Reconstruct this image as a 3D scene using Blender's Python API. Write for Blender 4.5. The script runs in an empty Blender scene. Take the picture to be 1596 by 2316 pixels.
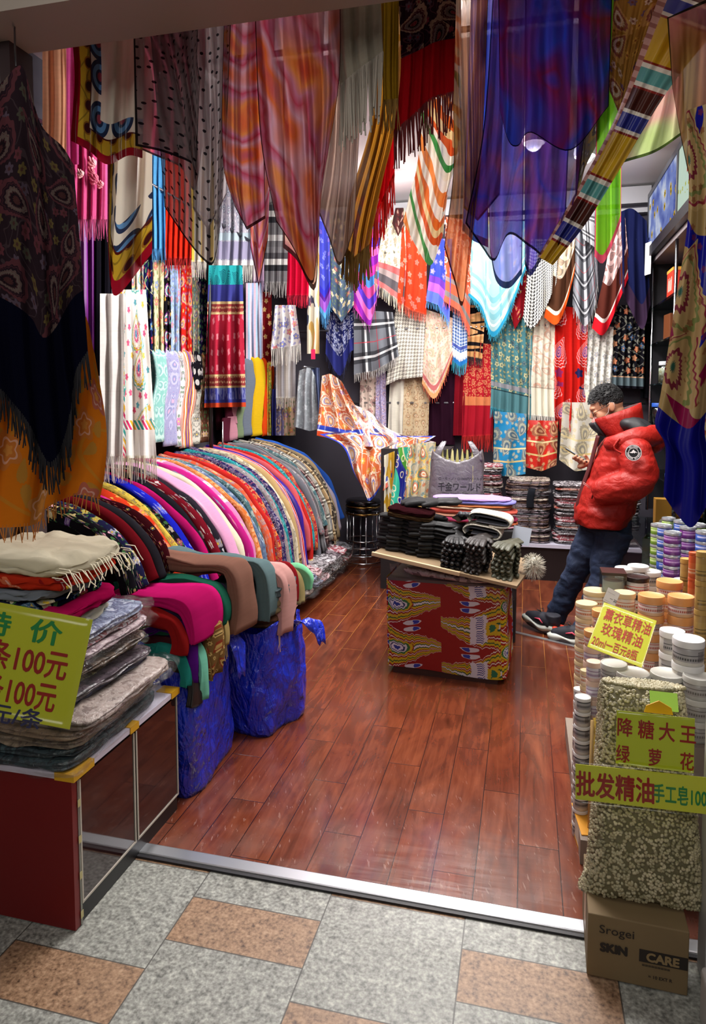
import bpy, bmesh, math, random
from mathutils import Vector, Matrix, noise as mnoise
PI = math.pi
scene = bpy.context.scene
COL = scene.collection

# ------------------------------------------------------------------ camera
FPX, XC, YC, EYE = 1550.0, 798.0, 1005.0, 1.55
YAW = math.atan(390/FPX); PITCH = math.atan(106/FPX)
FW = Vector((-math.sin(YAW)*math.cos(PITCH), math.cos(YAW)*math.cos(PITCH), -math.sin(PITCH)))
RT = Vector((math.cos(YAW), math.sin(YAW), 0)); UP = RT.cross(FW)
EYEP = Vector((0, 0, EYE))
cd = bpy.data.cameras.new('camera'); cam = bpy.data.objects.new('camera', cd); COL.objects.link(cam)
cam.matrix_world = Matrix.Translation(EYEP) @ Matrix((RT, UP, -FW)).transposed().to_4x4()
cd.sensor_fit = 'VERTICAL'; cd.sensor_height = 36; cd.lens = 36*FPX/2316
cd.shift_y = (YC-1158)/2316; cd.clip_start = .05
scene.camera = cam

# ------------------------------------------------------------------ world, exposure, light
scene.view_settings.view_transform = 'Standard'; scene.view_settings.look = 'None'
scene.view_settings.gamma = 1; scene.view_settings.exposure = 0.0; scene.view_settings.use_curve_mapping = False
w = bpy.data.worlds.new('world'); scene.world = w; w.use_nodes = True
bg = w.node_tree.nodes['Background']; bg.inputs[0].default_value = (.85, .87, 1, 1); bg.inputs[1].default_value = .07
cy = scene.cycles
cy.transparent_max_bounces = 24; cy.max_bounces = 7; cy.diffuse_bounces = 4; cy.glossy_bounces = 3; cy.transmission_bounces = 5
cy.caustics_reflective = False; cy.caustics_refractive = False; cy.sample_clamp_indirect = 4
cy.use_denoising = True

def area(name, loc, target, size, power, col=(1, .97, .93), sy=None, spread=PI):
    l = bpy.data.lights.new(name, 'AREA'); l.energy = power; l.color = col; l.size = size
    if sy: l.shape = 'RECTANGLE'; l.size_y = sy
    l.spread = spread
    o = bpy.data.objects.new(name, l); COL.objects.link(o); o.location = loc
    o.rotation_euler = (Vector(target)-Vector(loc)).to_track_quat('-Z', 'Y').to_euler()
    return o
# rows of ceiling LED panels inside the shop, the dimmer passage in front of it, and two added fills
area('shop_light_aisle', (-.5, 4.4, 3.28), (-.5, 4.4, 0), .5, 100, (1, .97, .94), 2.6)
area('shop_light_left', (-1.5, 3.6, 3.25), (-2.4, 3.7, 1.2), .25, 84, (1, .98, .97), 3.2)
area('shop_light_back', (-.5, 5.3, 3.25), (-.5, 6.3, 1.2), 2.6, 60, (1, .98, .97), .25)
area('shop_light_right', (.75, 3.6, 2.6), (.85, 3.5, .5), .3, 30, (1, .95, .88), 1.4)
area('shop_fill_front', (.0, 3.7, 3.28), (.0, 2.3, 1.9), 2.6, 34, (1, .97, .94), .2)  # added fill, makes the sheer silks glow from the shop side
area('passage_light', (-.3, .9, 3.1), (-.3, 1.3, 0), .9, 12, (1, .97, .92), .9)
area('passage_fill_far', (-.2, -1.6, 3.2), (-.2, 2.0, 1.4), 2.4, 60, (1, .96, .9), 1.2)  # added broad fill, lifts the dark faces turned towards the passage

# ------------------------------------------------------------------ pixel -> point on a real plane
def ray(x, y): return FW + RT*((x-XC)/FPX) - UP*((y-YC)/FPX)
def PY(x, y, Y): d = ray(x, y); return EYEP + d*(Y/d.y)
def PX(x, y, X): d = ray(x, y); return EYEP + d*(X/d.x)
def PZ(x, y, Z=0): d = ray(x, y); return EYEP + d*((Z-EYE)/d.z)
def PD(x, y, d): return EYEP + ray(x, y)*d                # point at distance d along the viewing axis
def pxm(P): return FPX/((Vector(P)-EYEP).dot(FW))      # pixels per metre at a point

# ------------------------------------------------------------------ tagging, linking
def tag(o, label=None, cat=None, group=None, kind=None):
    if label: o['label'] = label
    if cat: o['category'] = cat
    if group: o['group'] = group
    if kind: o['kind'] = kind
    return o
def empty(name, loc=(0, 0, 0), rz=0, label=None, cat=None, group=None):
    o = bpy.data.objects.new(name, None); COL.objects.link(o); o.location = loc; o.rotation_euler = (0, 0, rz)
    o.empty_display_size = .05
    return tag(o, label, cat, group)

class MB:
    """collects geometry for ONE mesh object"""
    def __init__(s): s.v = []; s.f = []; s.uv = []; s.m = []; s.e = []
    def add(s, verts, faces, uvs=None, mi=0, es=None):
        b = len(s.v); s.v += [tuple(v) for v in verts]
        s.f += [tuple(i+b for i in f) for f in faces]; s.m += [mi]*len(faces)
        s.uv += list(uvs) if uvs else [None]*len(verts)
        s.e += list(es) if es else [(.5, .5)]*len(verts)
        return s
    def box(s, lo, hi, mi=0, M=None):
        x0, y0, z0 = lo; x1, y1, z1 = hi
        vs = [Vector(p) for p in ((x0,y0,z0),(x1,y0,z0),(x1,y1,z0),(x0,y1,z0),(x0,y0,z1),(x1,y0,z1),(x1,y1,z1),(x0,y1,z1))]
        if M: vs = [M @ v for v in vs]
        return s.add(vs, [(0,3,2,1),(4,5,6,7),(0,1,5,4),(1,2,6,5),(2,3,7,6),(3,0,4,7)], None, mi)
    def lathe(s, prof, c=(0, 0, 0), n=24, mi=0, M=None):
        """prof: (r, z) list from bottom to top"""
        c = Vector(c); vs = []; fs = []; k = len(prof)
        for i in range(n):
            a = 2*PI*i/n
            for r, z in prof:
                p = Vector((r*math.cos(a), r*math.sin(a), z)); vs.append((M @ p if M else p)+c)
        for i in range(n):
            j = (i+1) % n
            for q in range(k-1): fs.append((i*k+q, j*k+q, j*k+q+1, i*k+q+1))
        return s.add(vs, fs, None, mi)
    def tube(s, pts, r, n=8, mi=0, cap=True, closed=False):
        pts = [Vector(p) for p in pts]; m = len(pts); rs = r if isinstance(r, (list, tuple)) else [r]*m
        vs = []; fs = []; ref = None
        for i, p in enumerate(pts):
            if closed: t = (pts[(i+1) % m]-pts[i-1])
            else: t = pts[min(i+1, m-1)]-pts[max(i-1, 0)]
            t = t.normalized() if t.length > 1e-9 else Vector((0, 0, 1))
            if ref is None:
                ref = t.orthogonal().normalized()
            ref = (ref-t*ref.dot(t)); ref = ref.normalized() if ref.length > 1e-6 else t.orthogonal().normalized()
            b = t.cross(ref)
            for k in range(n):
                a = 2*PI*k/n; vs.append(p+(ref*math.cos(a)+b*math.sin(a))*rs[i])
        for i in range(m if closed else m-1):
            j = (i+1) % m
            for k in range(n):
                k2 = (k+1) % n; fs.append((i*n+k, i*n+k2, j*n+k2, j*n+k))
        if cap and not closed: fs.append(tuple(range(n-1, -1, -1))); fs.append(tuple((m-1)*n+k for k in range(n)))
        return s.add(vs, fs, None, mi)
    def ellipsoid(s, c, r, M=None, nu=16, nv=10, mi=0):
        c = Vector(c); vs = []; fs = []
        for j in range(nv+1):
            th = PI*j/nv
            for i in range(nu):
                a = 2*PI*i/nu
                p = Vector((r[0]*math.sin(th)*math.cos(a), r[1]*math.sin(th)*math.sin(a), -r[2]*math.cos(th)))
                vs.append((M @ p if M else p)+c)
        for j in range(nv):
            for i in range(nu):
                k = (i+1) % nu; fs.append((j*nu+i, j*nu+k, (j+1)*nu+k, (j+1)*nu+i))
        return s.add(vs, fs, None, mi)
    def build(s, name, mat, parent=None, smooth=True, auto=None):
        me = bpy.data.meshes.new(name); me.from_pydata(s.v, [], s.f)
        for m_ in (mat if isinstance(mat, (list, tuple)) else [mat]): me.materials.append(m_)
        if any(s.m): me.polygons.foreach_set('material_index', s.m)
        if any(u is not None for u in s.uv):
            l1 = me.uv_layers.new(name='UVMap'); l2 = me.uv_layers.new(name='edge')
            for lp in me.loops:
                u = s.uv[lp.vertex_index]; l1.data[lp.index].uv = u if u else (0, 0); l2.data[lp.index].uv = s.e[lp.vertex_index]
        if smooth:
            me.polygons.foreach_set('use_smooth', [True]*len(me.polygons))
        me.update(); me.validate()
        if smooth and auto is not None:
            try: me.set_sharp_from_angle(angle=math.radians(auto))
            except Exception: pass
        o = bpy.data.objects.new(name, me); COL.objects.link(o)
        if parent: o.parent = parent
        return o

def bevel(o, w=.004, seg=2):
    b = o.modifiers.new('bevel', 'BEVEL'); b.width = w; b.segments = seg; b.limit_method = 'ANGLE'; return o
def local(o, loc):
    """put an object's origin at loc while the mesh stays where it is"""
    o.data.transform(Matrix.Translation(-Vector(loc))); o.location = loc; return o
def dup(o, loc=None, rot=None, label=None, group=None, parent=None, mats=None):
    c = o.copy(); COL.objects.link(c)
    if parent: c.parent = parent
    if loc is not None: c.location = loc
    if rot is not None: c.rotation_euler = rot
    if label: c['label'] = label
    if group: c['group'] = group
    for ch in list(o.children): dup(ch, parent=c)
    return c

# ------------------------------------------------------------------ node expressions
def lin(h):
    h = h.lstrip('#'); out = []
    for i in (0, 2, 4):
        c = int(h[i:i+2], 16)/255; out.append(c/12.92 if c <= .04045 else ((c+.055)/1.055)**2.4)
    return (*out, 1)
class X:
    T = None
    def __init__(s, o): s.o = o
    def __add__(a, b): return mth('ADD', a, b)
    __radd__ = __add__
    def __sub__(a, b): return mth('SUBTRACT', a, b)
    def __rsub__(a, b): return mth('SUBTRACT', b, a)
    def __mul__(a, b): return mth('MULTIPLY', a, b)
    __rmul__ = __mul__
    def __truediv__(a, b): return mth('DIVIDE', a, b)
    def __lt__(a, b): return mth('LESS_THAN', a, b)
    def __gt__(a, b): return mth('GREATER_THAN', a, b)
def plug(sock, v):
    if isinstance(v, X): X.T.links.new(v.o, sock)
    else: sock.default_value = v
def mth(op, a, b=None):
    n = X.T.nodes.new('ShaderNodeMath'); n.operation = op; plug(n.inputs[0], a)
    if b is not None: plug(n.inputs[1], b)
    return X(n.outputs[0])
def sin(a): return mth('SINE', a)
def cos(a): return mth('COSINE', a)
def absx(a): return mth('ABSOLUTE', a)
def fract(a): return mth('FRACT', a)
def minx(a, b): return mth('MINIMUM', a, b)
def maxx(a, b): return mth('MAXIMUM', a, b)
def sqrt(a): return mth('SQRT', a)
def clamp(a): n = mth('ADD', a, 0.0); n.o.node.use_clamp = True; return n
def atan2(a, b): return mth('ARCTAN2', a, b)
def band(v, a, b): return (v > a)*(v < b)
def comb(x, y, z=0.0):
    n = X.T.nodes.new('ShaderNodeCombineXYZ')
    for i, q in enumerate((x, y, z)): plug(n.inputs[i], q)
    return X(n.outputs[0])
def sep(v):
    n = X.T.nodes.new('ShaderNodeSeparateXYZ'); plug(n.inputs[0], v); return [X(q) for q in n.outputs]
def uv(name='UVMap'):
    n = X.T.nodes.new('ShaderNodeUVMap'); n.uv_map = name; a = sep(X(n.outputs[0])); return a[0], a[1]
def objco(): n = X.T.nodes.new('ShaderNodeTexCoord'); return X(n.outputs['Object'])
def geopos(): n = X.T.nodes.new('ShaderNodeNewGeometry'); return X(n.outputs['Position'])
def oran(): n = X.T.nodes.new('ShaderNodeObjectInfo'); return X(n.outputs['Random'])
def noise(v, scale, detail=2.0, dist=0.0, col=False):
    n = X.T.nodes.new('ShaderNodeTexNoise'); plug(n.inputs['Vector'], v); n.inputs['Scale'].default_value = scale
    n.inputs['Detail'].default_value = detail; n.inputs['Distortion'].default_value = dist
    return X(n.outputs['Color' if col else 'Fac'])
def voro(v, rnd=1.0, dims='2D', feature='F1'):
    n = X.T.nodes.new('ShaderNodeTexVoronoi'); n.voronoi_dimensions = dims; n.feature = feature
    plug(n.inputs['Vector'], v); n.inputs['Scale'].default_value = 1; n.inputs['Randomness'].default_value = rnd
    return X(n.outputs['Distance']), X(n.outputs['Color']), X(n.outputs['Position'])
def mix(f, a, b):
    n = X.T.nodes.new('ShaderNodeMix'); n.data_type = 'RGBA'; plug(n.inputs[0], f)
    plug(n.inputs[6], lin(a) if isinstance(a, str) else a); plug(n.inputs[7], lin(b) if isinstance(b, str) else b)
    return X(n.outputs[2])
def ramp(f, stops, mode='CONSTANT'):
    n = X.T.nodes.new('ShaderNodeValToRGB'); cr = n.color_ramp; cr.interpolation = mode
    plug(n.inputs[0], f)
    while len(cr.elements) < len(stops): cr.elements.new(.5)
    for e, (p, c) in zip(cr.elements, stops): e.position = min(max(p, 0), 1); e.color = lin(c) if isinstance(c, str) else c
    return X(n.outputs[0])
def newmat(name):
    m = bpy.data.materials.new(name); m.use_nodes = True; t = m.node_tree; t.nodes.clear(); X.T = t
    o = t.nodes.new('ShaderNodeOutputMaterial'); return m, o
def node(kind, **kw):
    n = X.T.nodes.new(kind)
    for k, v in kw.items(): plug(n.inputs[k.replace('_', ' ')], v)
    return n
def bumpn(h, strength=.3, dist=.002):
    n = X.T.nodes.new('ShaderNodeBump'); plug(n.inputs['Height'], h); n.inputs['Strength'].default_value = strength
    n.inputs['Distance'].default_value = dist; return X(n.outputs[0])
def principled(out, col, rough=.6, metal=0.0, coat=0.0, sheen=0.0, normal=None, spec=.5, alpha=None, trans=0.0, emit=None, es=0.0, coat_rough=.05):
    n = X.T.nodes.new('ShaderNodeBsdfPrincipled')
    plug(n.inputs['Base Color'], lin(col) if isinstance(col, str) else col)
    plug(n.inputs['Roughness'], rough); n.inputs['Metallic'].default_value = metal
    n.inputs['Coat Weight'].default_value = coat; n.inputs['Coat Roughness'].default_value = coat_rough
    n.inputs['Sheen Weight'].default_value = sheen; n.inputs['Specular IOR Level'].default_value = spec
    n.inputs['Transmission Weight'].default_value = trans
    if alpha is not None: plug(n.inputs['Alpha'], alpha)
    if normal is not None: plug(n.inputs['Normal'], normal); plug(n.inputs['Coat Normal'], normal)
    if emit: n.inputs['Emission Color'].default_value = lin(emit); n.inputs['Emission Strength'].default_value = es
    X.T.links.new(n.outputs[0], out.inputs[0]); return n
MATS = {}
def plain(name, col, rough=.6, **kw):
    if name in MATS: return MATS[name]
    m, o = newmat(name); principled(o, col, rough, **kw); MATS[name] = m; return m

# ------------------------------------------------------------------ cloth materials
def cloth_out(o, col, trl=.12, gloss=0.0, normal=None):
    """matt woven cloth; some light passes through; silk gets a soft gloss"""
    d = node('ShaderNodeBsdfDiffuse', Color=col, Roughness=.8)
    t = node('ShaderNodeBsdfTranslucent', Color=col)
    mx = node('ShaderNodeMixShader'); mx.inputs[0].default_value = trl
    X.T.links.new(d.outputs[0], mx.inputs[1]); X.T.links.new(t.outputs[0], mx.inputs[2]); last = mx
    if normal is not None: plug(d.inputs['Normal'], normal)
    if gloss:
        g = node('ShaderNodeBsdfGlossy', Roughness=.38)
        g.inputs['Color'].default_value = (.9, .9, .9, 1)
        m2 = node('ShaderNodeMixShader'); m2.inputs[0].default_value = gloss
        X.T.links.new(last.outputs[0], m2.inputs[1]); X.T.links.new(g.outputs[0], m2.inputs[2]); last = m2
    X.T.links.new(last.outputs[0], o.inputs[0])
def hems(col, bands):
    """bands: (from, to, colour) measured up from the lower hem in metres"""
    if not bands: return col
    u, v = uv()
    for a, b, c in bands: col = mix(band(v, a, b), col, c)
    return col
_n = [0]
def nm(k): _n[0] += 1; return f'{k}_{_n[0]}'
MUTE = [0.0]      # how far a print is toned down towards its ground
def mute(c, base): return mix(MUTE[0], c, base) if MUTE[0] else c
def weave(u, v, col, amt=.18):
    n = noise(comb(u*9.0, v*70.0), 1.0, 2.0); return mix(n*amt, col, '000000')
def m_plain(col, hem=None, trl=.12, gloss=0.0, lines=None):
    m, o = newmat(nm('plain_cloth')); u, v = uv(); c = weave(u, v, lin(col) if isinstance(col, str) else col)
    if lines: c = mix(band(fract(u*lines[0]), .0, lines[1]), c, lines[2])
    cloth_out(o, hems(c, hem), trl, gloss); return m
def m_stripes(cols, w=.04, along='v', hem=None, trl=.12, gloss=0.0, wob=0.0):
    m, o = newmat(nm('striped_cloth')); u, v = uv(); q = v if along == 'v' else u
    if along == 'd': q = u*.7+v*.7
    if wob: q = q + noise(comb(u, v), 6.0, 2.0)*wob
    f = fract(q/(w*len(cols))); k = len(cols)
    c = ramp(f, [(i/k, cc) for i, cc in enumerate(cols)])
    cloth_out(o, hems(weave(u, v, c), hem), trl, gloss); return m
def m_plaid(base, dark, light, red=None, s=.22, hem=None, trl=.1):
    m, o = newmat(nm('plaid_cloth')); u, v = uv(); c = lin(base)
    for q in (fract(u/s), fract(v/s)):
        c = mix(((q > .3)*(q < .42))*.75, c, dark); c = mix((band(q, .42, .5))*.7, c, light); c = mix(band(q, .5, .62)*.75, c, dark)
        if red: c = mix(band(q, .9, .93)*.8, c, red)
    cloth_out(o, hems(c, hem), trl); return m
def m_hound(a='efece4', b='2a2a2c', s=.018, hem=None):
    m, o = newmat(nm('houndstooth_cloth')); u, v = uv(); x = fract(u/s); y = fract(v/s)
    q1 = (x < .5); q2 = (y < .5); d = (fract((x+y)*2.0) < .5)
    k = q1*q2 + (1.0-q1)*(q2)*d + q1*(1.0-q2)*(1.0-d)
    cloth_out(o, hems(mix(clamp(k), a, b), hem), .1); return m
def cell(u, v, s, rnd=.6, ox=0.0):
    p = comb(u*s+ox, v*s+ox*.7); d, c, pos = voro(p, rnd); a = sep(p); b = sep(pos); cc = sep(c)
    return a[0]-b[0], a[1]-b[1], cc
def paisley_d(u, v, s, ox=0.0, spin=1.0):
    lx, ly, cc = cell(u, v, s, .55, ox); a = (cc[0]-.5)*(2*PI*spin); ca, sa = cos(a), sin(a)
    x = lx*ca-ly*sa; y = lx*sa+ly*ca
    x = x-(y+.1)*(y+.1)*.55; wd = maxx(.24-.36*y, .05)
    d = sqrt((x/wd)*(x/wd)+(y/.46)*(y/.46)); th = atan2(y, x)
    return d+sin(th*18.0)*.035, cc
def flower_d(u, v, s, ox=0.0, petals=5.0, rnd=.75):
    lx, ly, cc = cell(u, v, s, rnd, ox); r = sqrt(lx*lx+ly*ly); th = atan2(ly, lx)+cc[0]*6.0
    return r/(.25+.05*sin(th*petals)), cc
def m_paisley(base, rings, s=7.0, fill=None, hem=None, trl=.1, gloss=0.0, vine=None, zone=None, ox=None, edge=None):
    """drop motifs in rings of colour on a ground, small blossoms between"""
    m, o = newmat(nm('paisley_cloth')); u, v = uv(); ox = ox if ox is not None else random.uniform(0, 9)
    wu = u+(noise(comb(u, v), 5.0)-.5)*.05; wv = v+(noise(comb(v, u), 5.0)-.5)*.05
    c = weave(u, v, lin(base), .12)
    if vine:
        q = noise(comb(wu, wv), s*1.3, 1.0, .6); c = mix(band(fract(q*7.0), .0, .14), c, vine)
    if fill:
        d2, cc2 = flower_d(wu, wv, s*2.6, ox+3, 6.0)
        cr = ramp(cc2[1], [(i/len(fill), f) for i, f in enumerate(fill)]); c = mix((d2 < 1.0)*.9, c, cr); c = mix((d2 < .35)*.9, c, rings[0])
    d, cc = paisley_d(wu, wv, s, ox); k = len(rings)
    rc = ramp(clamp(d/1.12), [(i/k, r) for i, r in enumerate(rings)]); msk = (d < 1.12)
    if zone: msk = msk*band(v, zone[0], zone[1])
    c = mix(msk, c, rc); c = mix(band(fract(d*5.0), .0, .16)*msk*.7, c, rings[-1])
    c = mute(c, base)
    if edge:
        e, f = uv('edge'); q = minx(minx(e, 1.0-e), minx(f, 1.0-f)); c = mix((q < edge[0]), c, edge[1])
    cloth_out(o, hems(c, hem), trl, gloss); return m
def m_floral(base, cols, s=12.0, leaf='4a7a4a', centre='e8c84a', vine=None, hem=None, trl=.1, petals=5.0, dens=1.0, gloss=0.0, rnd=.8, zone=None):
    m, o = newmat(nm('floral_cloth')); u, v = uv(); ox = random.uniform(0, 9)
    c = weave(u, v, lin(base), .12)
    if vine:
        q = absx(sin(u*s*1.6+sin(v*s*1.9)*2.2)); c = mix((q < .1), c, vine)
    if leaf:
        dl, cl = paisley_d(u, v, s*1.9, ox+5); c = mix((dl < .72)*.95, c, leaf)
    d, cc = flower_d(u, v, s, ox, petals, rnd); k = len(cols)
    fc = ramp(cc[2], [(i/k, q) for i, q in enumerate(cols)]); fc = mix(band(d, .55, .68)*.3, fc, 'ffffff'); fc = mix((d < .3), fc, centre)
    msk = (d < dens)
    if zone: msk = msk*band(v, zone[0], zone[1])
    c = mix(msk, c, fc); c = mute(c, base); cloth_out(o, hems(c, hem), trl, gloss); return m
def m_ikat(base, cols, s=1.6, trl=.2, gloss=.1, along=0, alpha=None, edge=None):
    """long feathered tongues of dye"""
    m, o = newmat(nm('ikat_silk')); u, v = uv()
    if along: u, v = v, u
    j = (noise(comb(u*60.0, v*3.0), 1.0, 3.0)-.5)*.10
    q = noise(comb((u)*s*5.0, (v+j)*s*1.3), 1.0, 1.0, .9); k = len(cols)
    c = ramp(clamp((q-.2)*1.66), [(i/k, x) for i, x in enumerate(cols)])
    sheer_or(o, c, trl, gloss, alpha, edge); return m
def sheer_or(o, c, trl, gloss, alpha, edge):
    if edge:
        e, f = uv('edge'); q = minx(minx(e, 1.0-e), minx(f, 1.0-f)); em = (q < edge[0]); c = mix(em, c, edge[1])
    if alpha is None: cloth_out(o, c, trl, gloss); return
    d = node('ShaderNodeBsdfDiffuse', Color=c); t = node('ShaderNodeBsdfTranslucent', Color=c)
    mx = node('ShaderNodeMixShader'); mx.inputs[0].default_value = .55
    X.T.links.new(d.outputs[0], mx.inputs[1]); X.T.links.new(t.outputs[0], mx.inputs[2])
    tr = node('ShaderNodeBsdfTransparent', Color=mix(.45, c, 'ffffff'))
    m2 = node('ShaderNodeMixShader'); a = alpha
    if edge: a = maxx(em*.95, alpha)
    plug(m2.inputs[0], a); X.T.links.new(tr.outputs[0], m2.inputs[1]); X.T.links.new(mx.outputs[0], m2.inputs[2])
    X.T.links.new(m2.outputs[0], o.inputs[0])
def m_sheer(cols, alpha=.6, s=4.0, edge=(.008, '1a1414'), bands=None, dots=None, stretch=.4, rot=0.0):
    m, o = newmat(nm('sheer_chiffon')); u, v = uv()
    if rot: ca, sa = math.cos(rot), math.sin(rot); u, v = u*ca+v*sa, v*ca-u*sa
    q = noise(comb(u*s, v*s*stretch), 1.0, 1.5, .5); k = len(cols)
    if bands: q = q*.5+.25+sin((u*.6+v)*bands+noise(comb(u, v), 4.0)*5.0)*.16
    c = ramp(clamp((q-.25)*2.0), [(i/(k-1), x) for i, x in enumerate(cols)], 'LINEAR')
    a = alpha
    if dots:
        lx, ly, cc = cell(u, v, dots[0], .6); dm = (sqrt(lx*lx+ly*ly*1.8) < dots[2]); c = mix(dm, c, dots[1]); a = maxx(dm*.95, alpha)
    sheer_or(o, c, 0, 0, a, edge); return m

# ------------------------------------------------------------------ cloth geometry
def poly(pts):
    """arc-length parameterised polyline of 2-D or 3-D points"""
    pts = [Vector(p) for p in pts]; L = [0]
    for a, b in zip(pts, pts[1:]): L.append(L[-1]+(b-a).length)
    tot = L[-1] or 1
    def f(t):
        s = min(max(t, 0), 1)*tot
        for i in range(len(pts)-1):
            if s <= L[i+1] or i == len(pts)-2:
                d = L[i+1]-L[i]; return pts[i].lerp(pts[i+1], (s-L[i])/d if d else 0)
        return pts[0].copy()
    return f
def smoothpoly(pts, n=24):
    """Catmull-Rom through the points"""
    P = [Vector(p) for p in pts]
    if len(P) < 3: return P
    out = []; m = len(P)-1; per = max(2, n//m)
    for i in range(m):
        a = P[i-1] if i else P[0]*2-P[1]; b = P[i]; c = P[i+1]; d = P[i+2] if i+2 <= m else P[m]*2-P[m-1]
        for k in range(per):
            t = k/per; out.append(.5*((2*b)+(c-a)*t+(2*a-5*b+4*c-d)*t*t+(3*b-a-3*c+d)*t*t*t))
    out.append(P[-1]); return out
def cloth(name, mat, T, B, L=None, R=None, Y=None, Xp=None, label=None, cat='scarf', group=None, folds=4, amp=.025, top=.35,
          nu=None, nv=None, gather=1.25, tilt=0.0, fringe=None, seed=None, ph=None, parent=None, slope=0.0, smooth=True, crease=.3):
    """A hanging cloth: a patch between four edges given in picture coordinates on the plane y = Y (or x = Xp), then thrown into folds.
    T, B: top and lower edge, left to right; L, R: side edges, top to bottom."""
    rng = random.Random(seed if seed is not None else len(bpy.data.objects)*7+len(name))
    if smooth: T = smoothpoly(T, 30) if len(T) > 2 else T; B = smoothpoly(B, 40) if len(B) > 3 else B
    L = L or [T[0], B[0]]; R = R or [T[-1], B[-1]]
    if smooth:
        if len(L) > 2: L = smoothpoly(L, 30)
        if len(R) > 2: R = smoothpoly(R, 30)
    t, b, l, r = poly(T), poly(B), poly(L), poly(R)
    nu = nu or max(14, folds*10); nv = nv or 26
    c00, c10, c01, c11 = t(0), t(1), b(0), b(1)
    P2 = lambda u, v: (1-v)*t(u)+v*b(u)+(1-u)*l(v)+u*r(v)-((1-u)*(1-v)*c00+u*(1-v)*c10+(1-u)*v*c01+u*v*c11)
    un = (lambda q, dd: PY(q.x, q.y, Y+dd)) if Y is not None else (lambda q, dd: PX(q.x, q.y, Xp+dd))
    W = ((un(t(0), 0)-un(t(1), 0)).length+(un(b(0), 0)-un(b(1), 0)).length+2*(un(P2(0, .5), 0)-un(P2(1, .5), 0)).length)/4*gather
    H = ((un(t(.5), 0)-un(b(.5), 0)).length+(un(c00, 0)-un(c01, 0)).length)/2
    ph = rng.random() if ph is None else ph; ph2 = rng.random(); k2 = 1.7+rng.random()*.6
    sg = -1 if Y is not None else 1
    def depth(u, v):
        uu = u+.03*math.sin(5*v+ph*9)
        s1 = math.sin(2*PI*(folds*uu+ph)); s1 = math.copysign(abs(s1)**(1-crease), s1)
        d = amp*(.72*s1+.28*math.sin(2*PI*(k2*folds*uu+ph2)))*(top+(1-top)*min(1, v*1.6))
        d += amp*.4*mnoise.noise(Vector((u*3+ph*20, v*4, ph2*9)))
        return sg*d+tilt*(u-.5)+slope*v
    vs, us, es = [], [], []
    for j in range(nv+1):
        for i in range(nu+1):
            u, v = i/nu, j/nv; vs.append(un(P2(u, v), depth(u, v))); us.append((u*W, (1-v)*H)); es.append((u, v))
    fs = [(j*(nu+1)+i, (j+1)*(nu+1)+i, (j+1)*(nu+1)+i+1, j*(nu+1)+i+1) for j in range(nv) for i in range(nu)]
    mb = MB(); mb.add(vs, fs, us, 0, es); o = mb.build(name, mat, parent)
    if label: tag(o, label, cat, group)
    if fringe:
        # (length m, strands, material[, 'v' to follow the lower left/right edges])
        ln, n, fm = fringe[:3]; fb = MB()
        for i in range(n):
            u = (i+.5)/n+rng.uniform(-.2, .2)/n; p = un(P2(u, 1), depth(u, 1)); q = un(P2(u, .985), depth(u, .985))
            l_ = ln*rng.uniform(.8, 1.1); sw = rng.uniform(-.012, .012); sy = rng.uniform(-.01, .01)
            a = Vector((sw, sy, 0)) if Y is not None else Vector((sy, sw, 0)); rr = fringe[3] if len(fringe) > 3 else .0022
            fb.tube([q, p, p+a*.5+Vector((0, 0, -l_*.5)), p+a+Vector((0, 0, -l_))], [rr*.8, rr, rr, rr*.7], 3, 0, False)
        fb.build('fringe', fm, o)
    return o
def strip(name, mat, path, w, th, side=(0, 1, 0), parent=None, n=None, wob=.0, seed=0, prof='round', uvs=1.0, taper=None, build=True, layers=3):
    """a folded cloth swept along a path: rounded section w wide along 'side', th thick"""
    rng = random.Random(seed); P = smoothpoly(path, n or 28); side = Vector(side).normalized(); vs, us, fs = [], [], []
    if prof == 'round': sec = [(-.5, -.25), (-.47, .1), (-.38, .34), (-.2, .47), (0, .5), (.2, .47), (.38, .34), (.47, .1), (.5, -.25), (.3, -.45), (0, -.5), (-.3, -.45)]
    else:      # several layers folded on one another: notched edges
        edge = []
        for k in range(layers):
            z0, z1 = -.5+k/layers, -.5+(k+1)/layers; d = rng.uniform(-.02, .012)
            edge += [(.465, z0+.02), (.495+d, z0+.3/layers), (.495+d, z1-.3/layers)]
        edge.append((.46, .5)); top = [(x/10, .5+.03*(1-abs(x)/5)) for x in (3, 1, -1, -3)]
        sec = [(-a, c) for a, c in edge]+[(-a, c) for a, c in top]+list(reversed(edge))+[(.2, -.5), (-.2, -.5)]
    m = len(sec); acc = 0
    for i, p in enumerate(P):
        t = (P[min(i+1, len(P)-1)]-P[max(i-1, 0)]).normalized(); nrm = side.cross(t).normalized()
        if i: acc += (P[i]-P[i-1]).length
        f = i/(len(P)-1); ww = w*(taper(f) if taper else 1)
        for k, (a, c) in enumerate(sec):
            nz = wob*mnoise.noise(Vector((acc*6+seed*7.3, a*3, seed*1.7+c)))
            vs.append(p+side*(a*ww)+nrm*(c*th+nz)); us.append((abs(a)*ww*uvs+(.3 if c < -.3 else 0), acc*uvs))
    for i in range(len(P)-1):
        for k in range(m):
            k2 = (k+1) % m; fs.append((i*m+k, i*m+k2, (i+1)*m+k2, (i+1)*m+k))
    fs.append(tuple(range(m-1, -1, -1))); fs.append(tuple((len(P)-1)*m+k for k in range(m)))
    tot = acc; us = [(a, tot*uvs-b) for a, b in us]
    mb = MB(); mb.add(vs, fs, us, 0, [(.5, .5)]*len(vs))
    return mb.build(name, mat, parent) if build else mb
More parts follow.
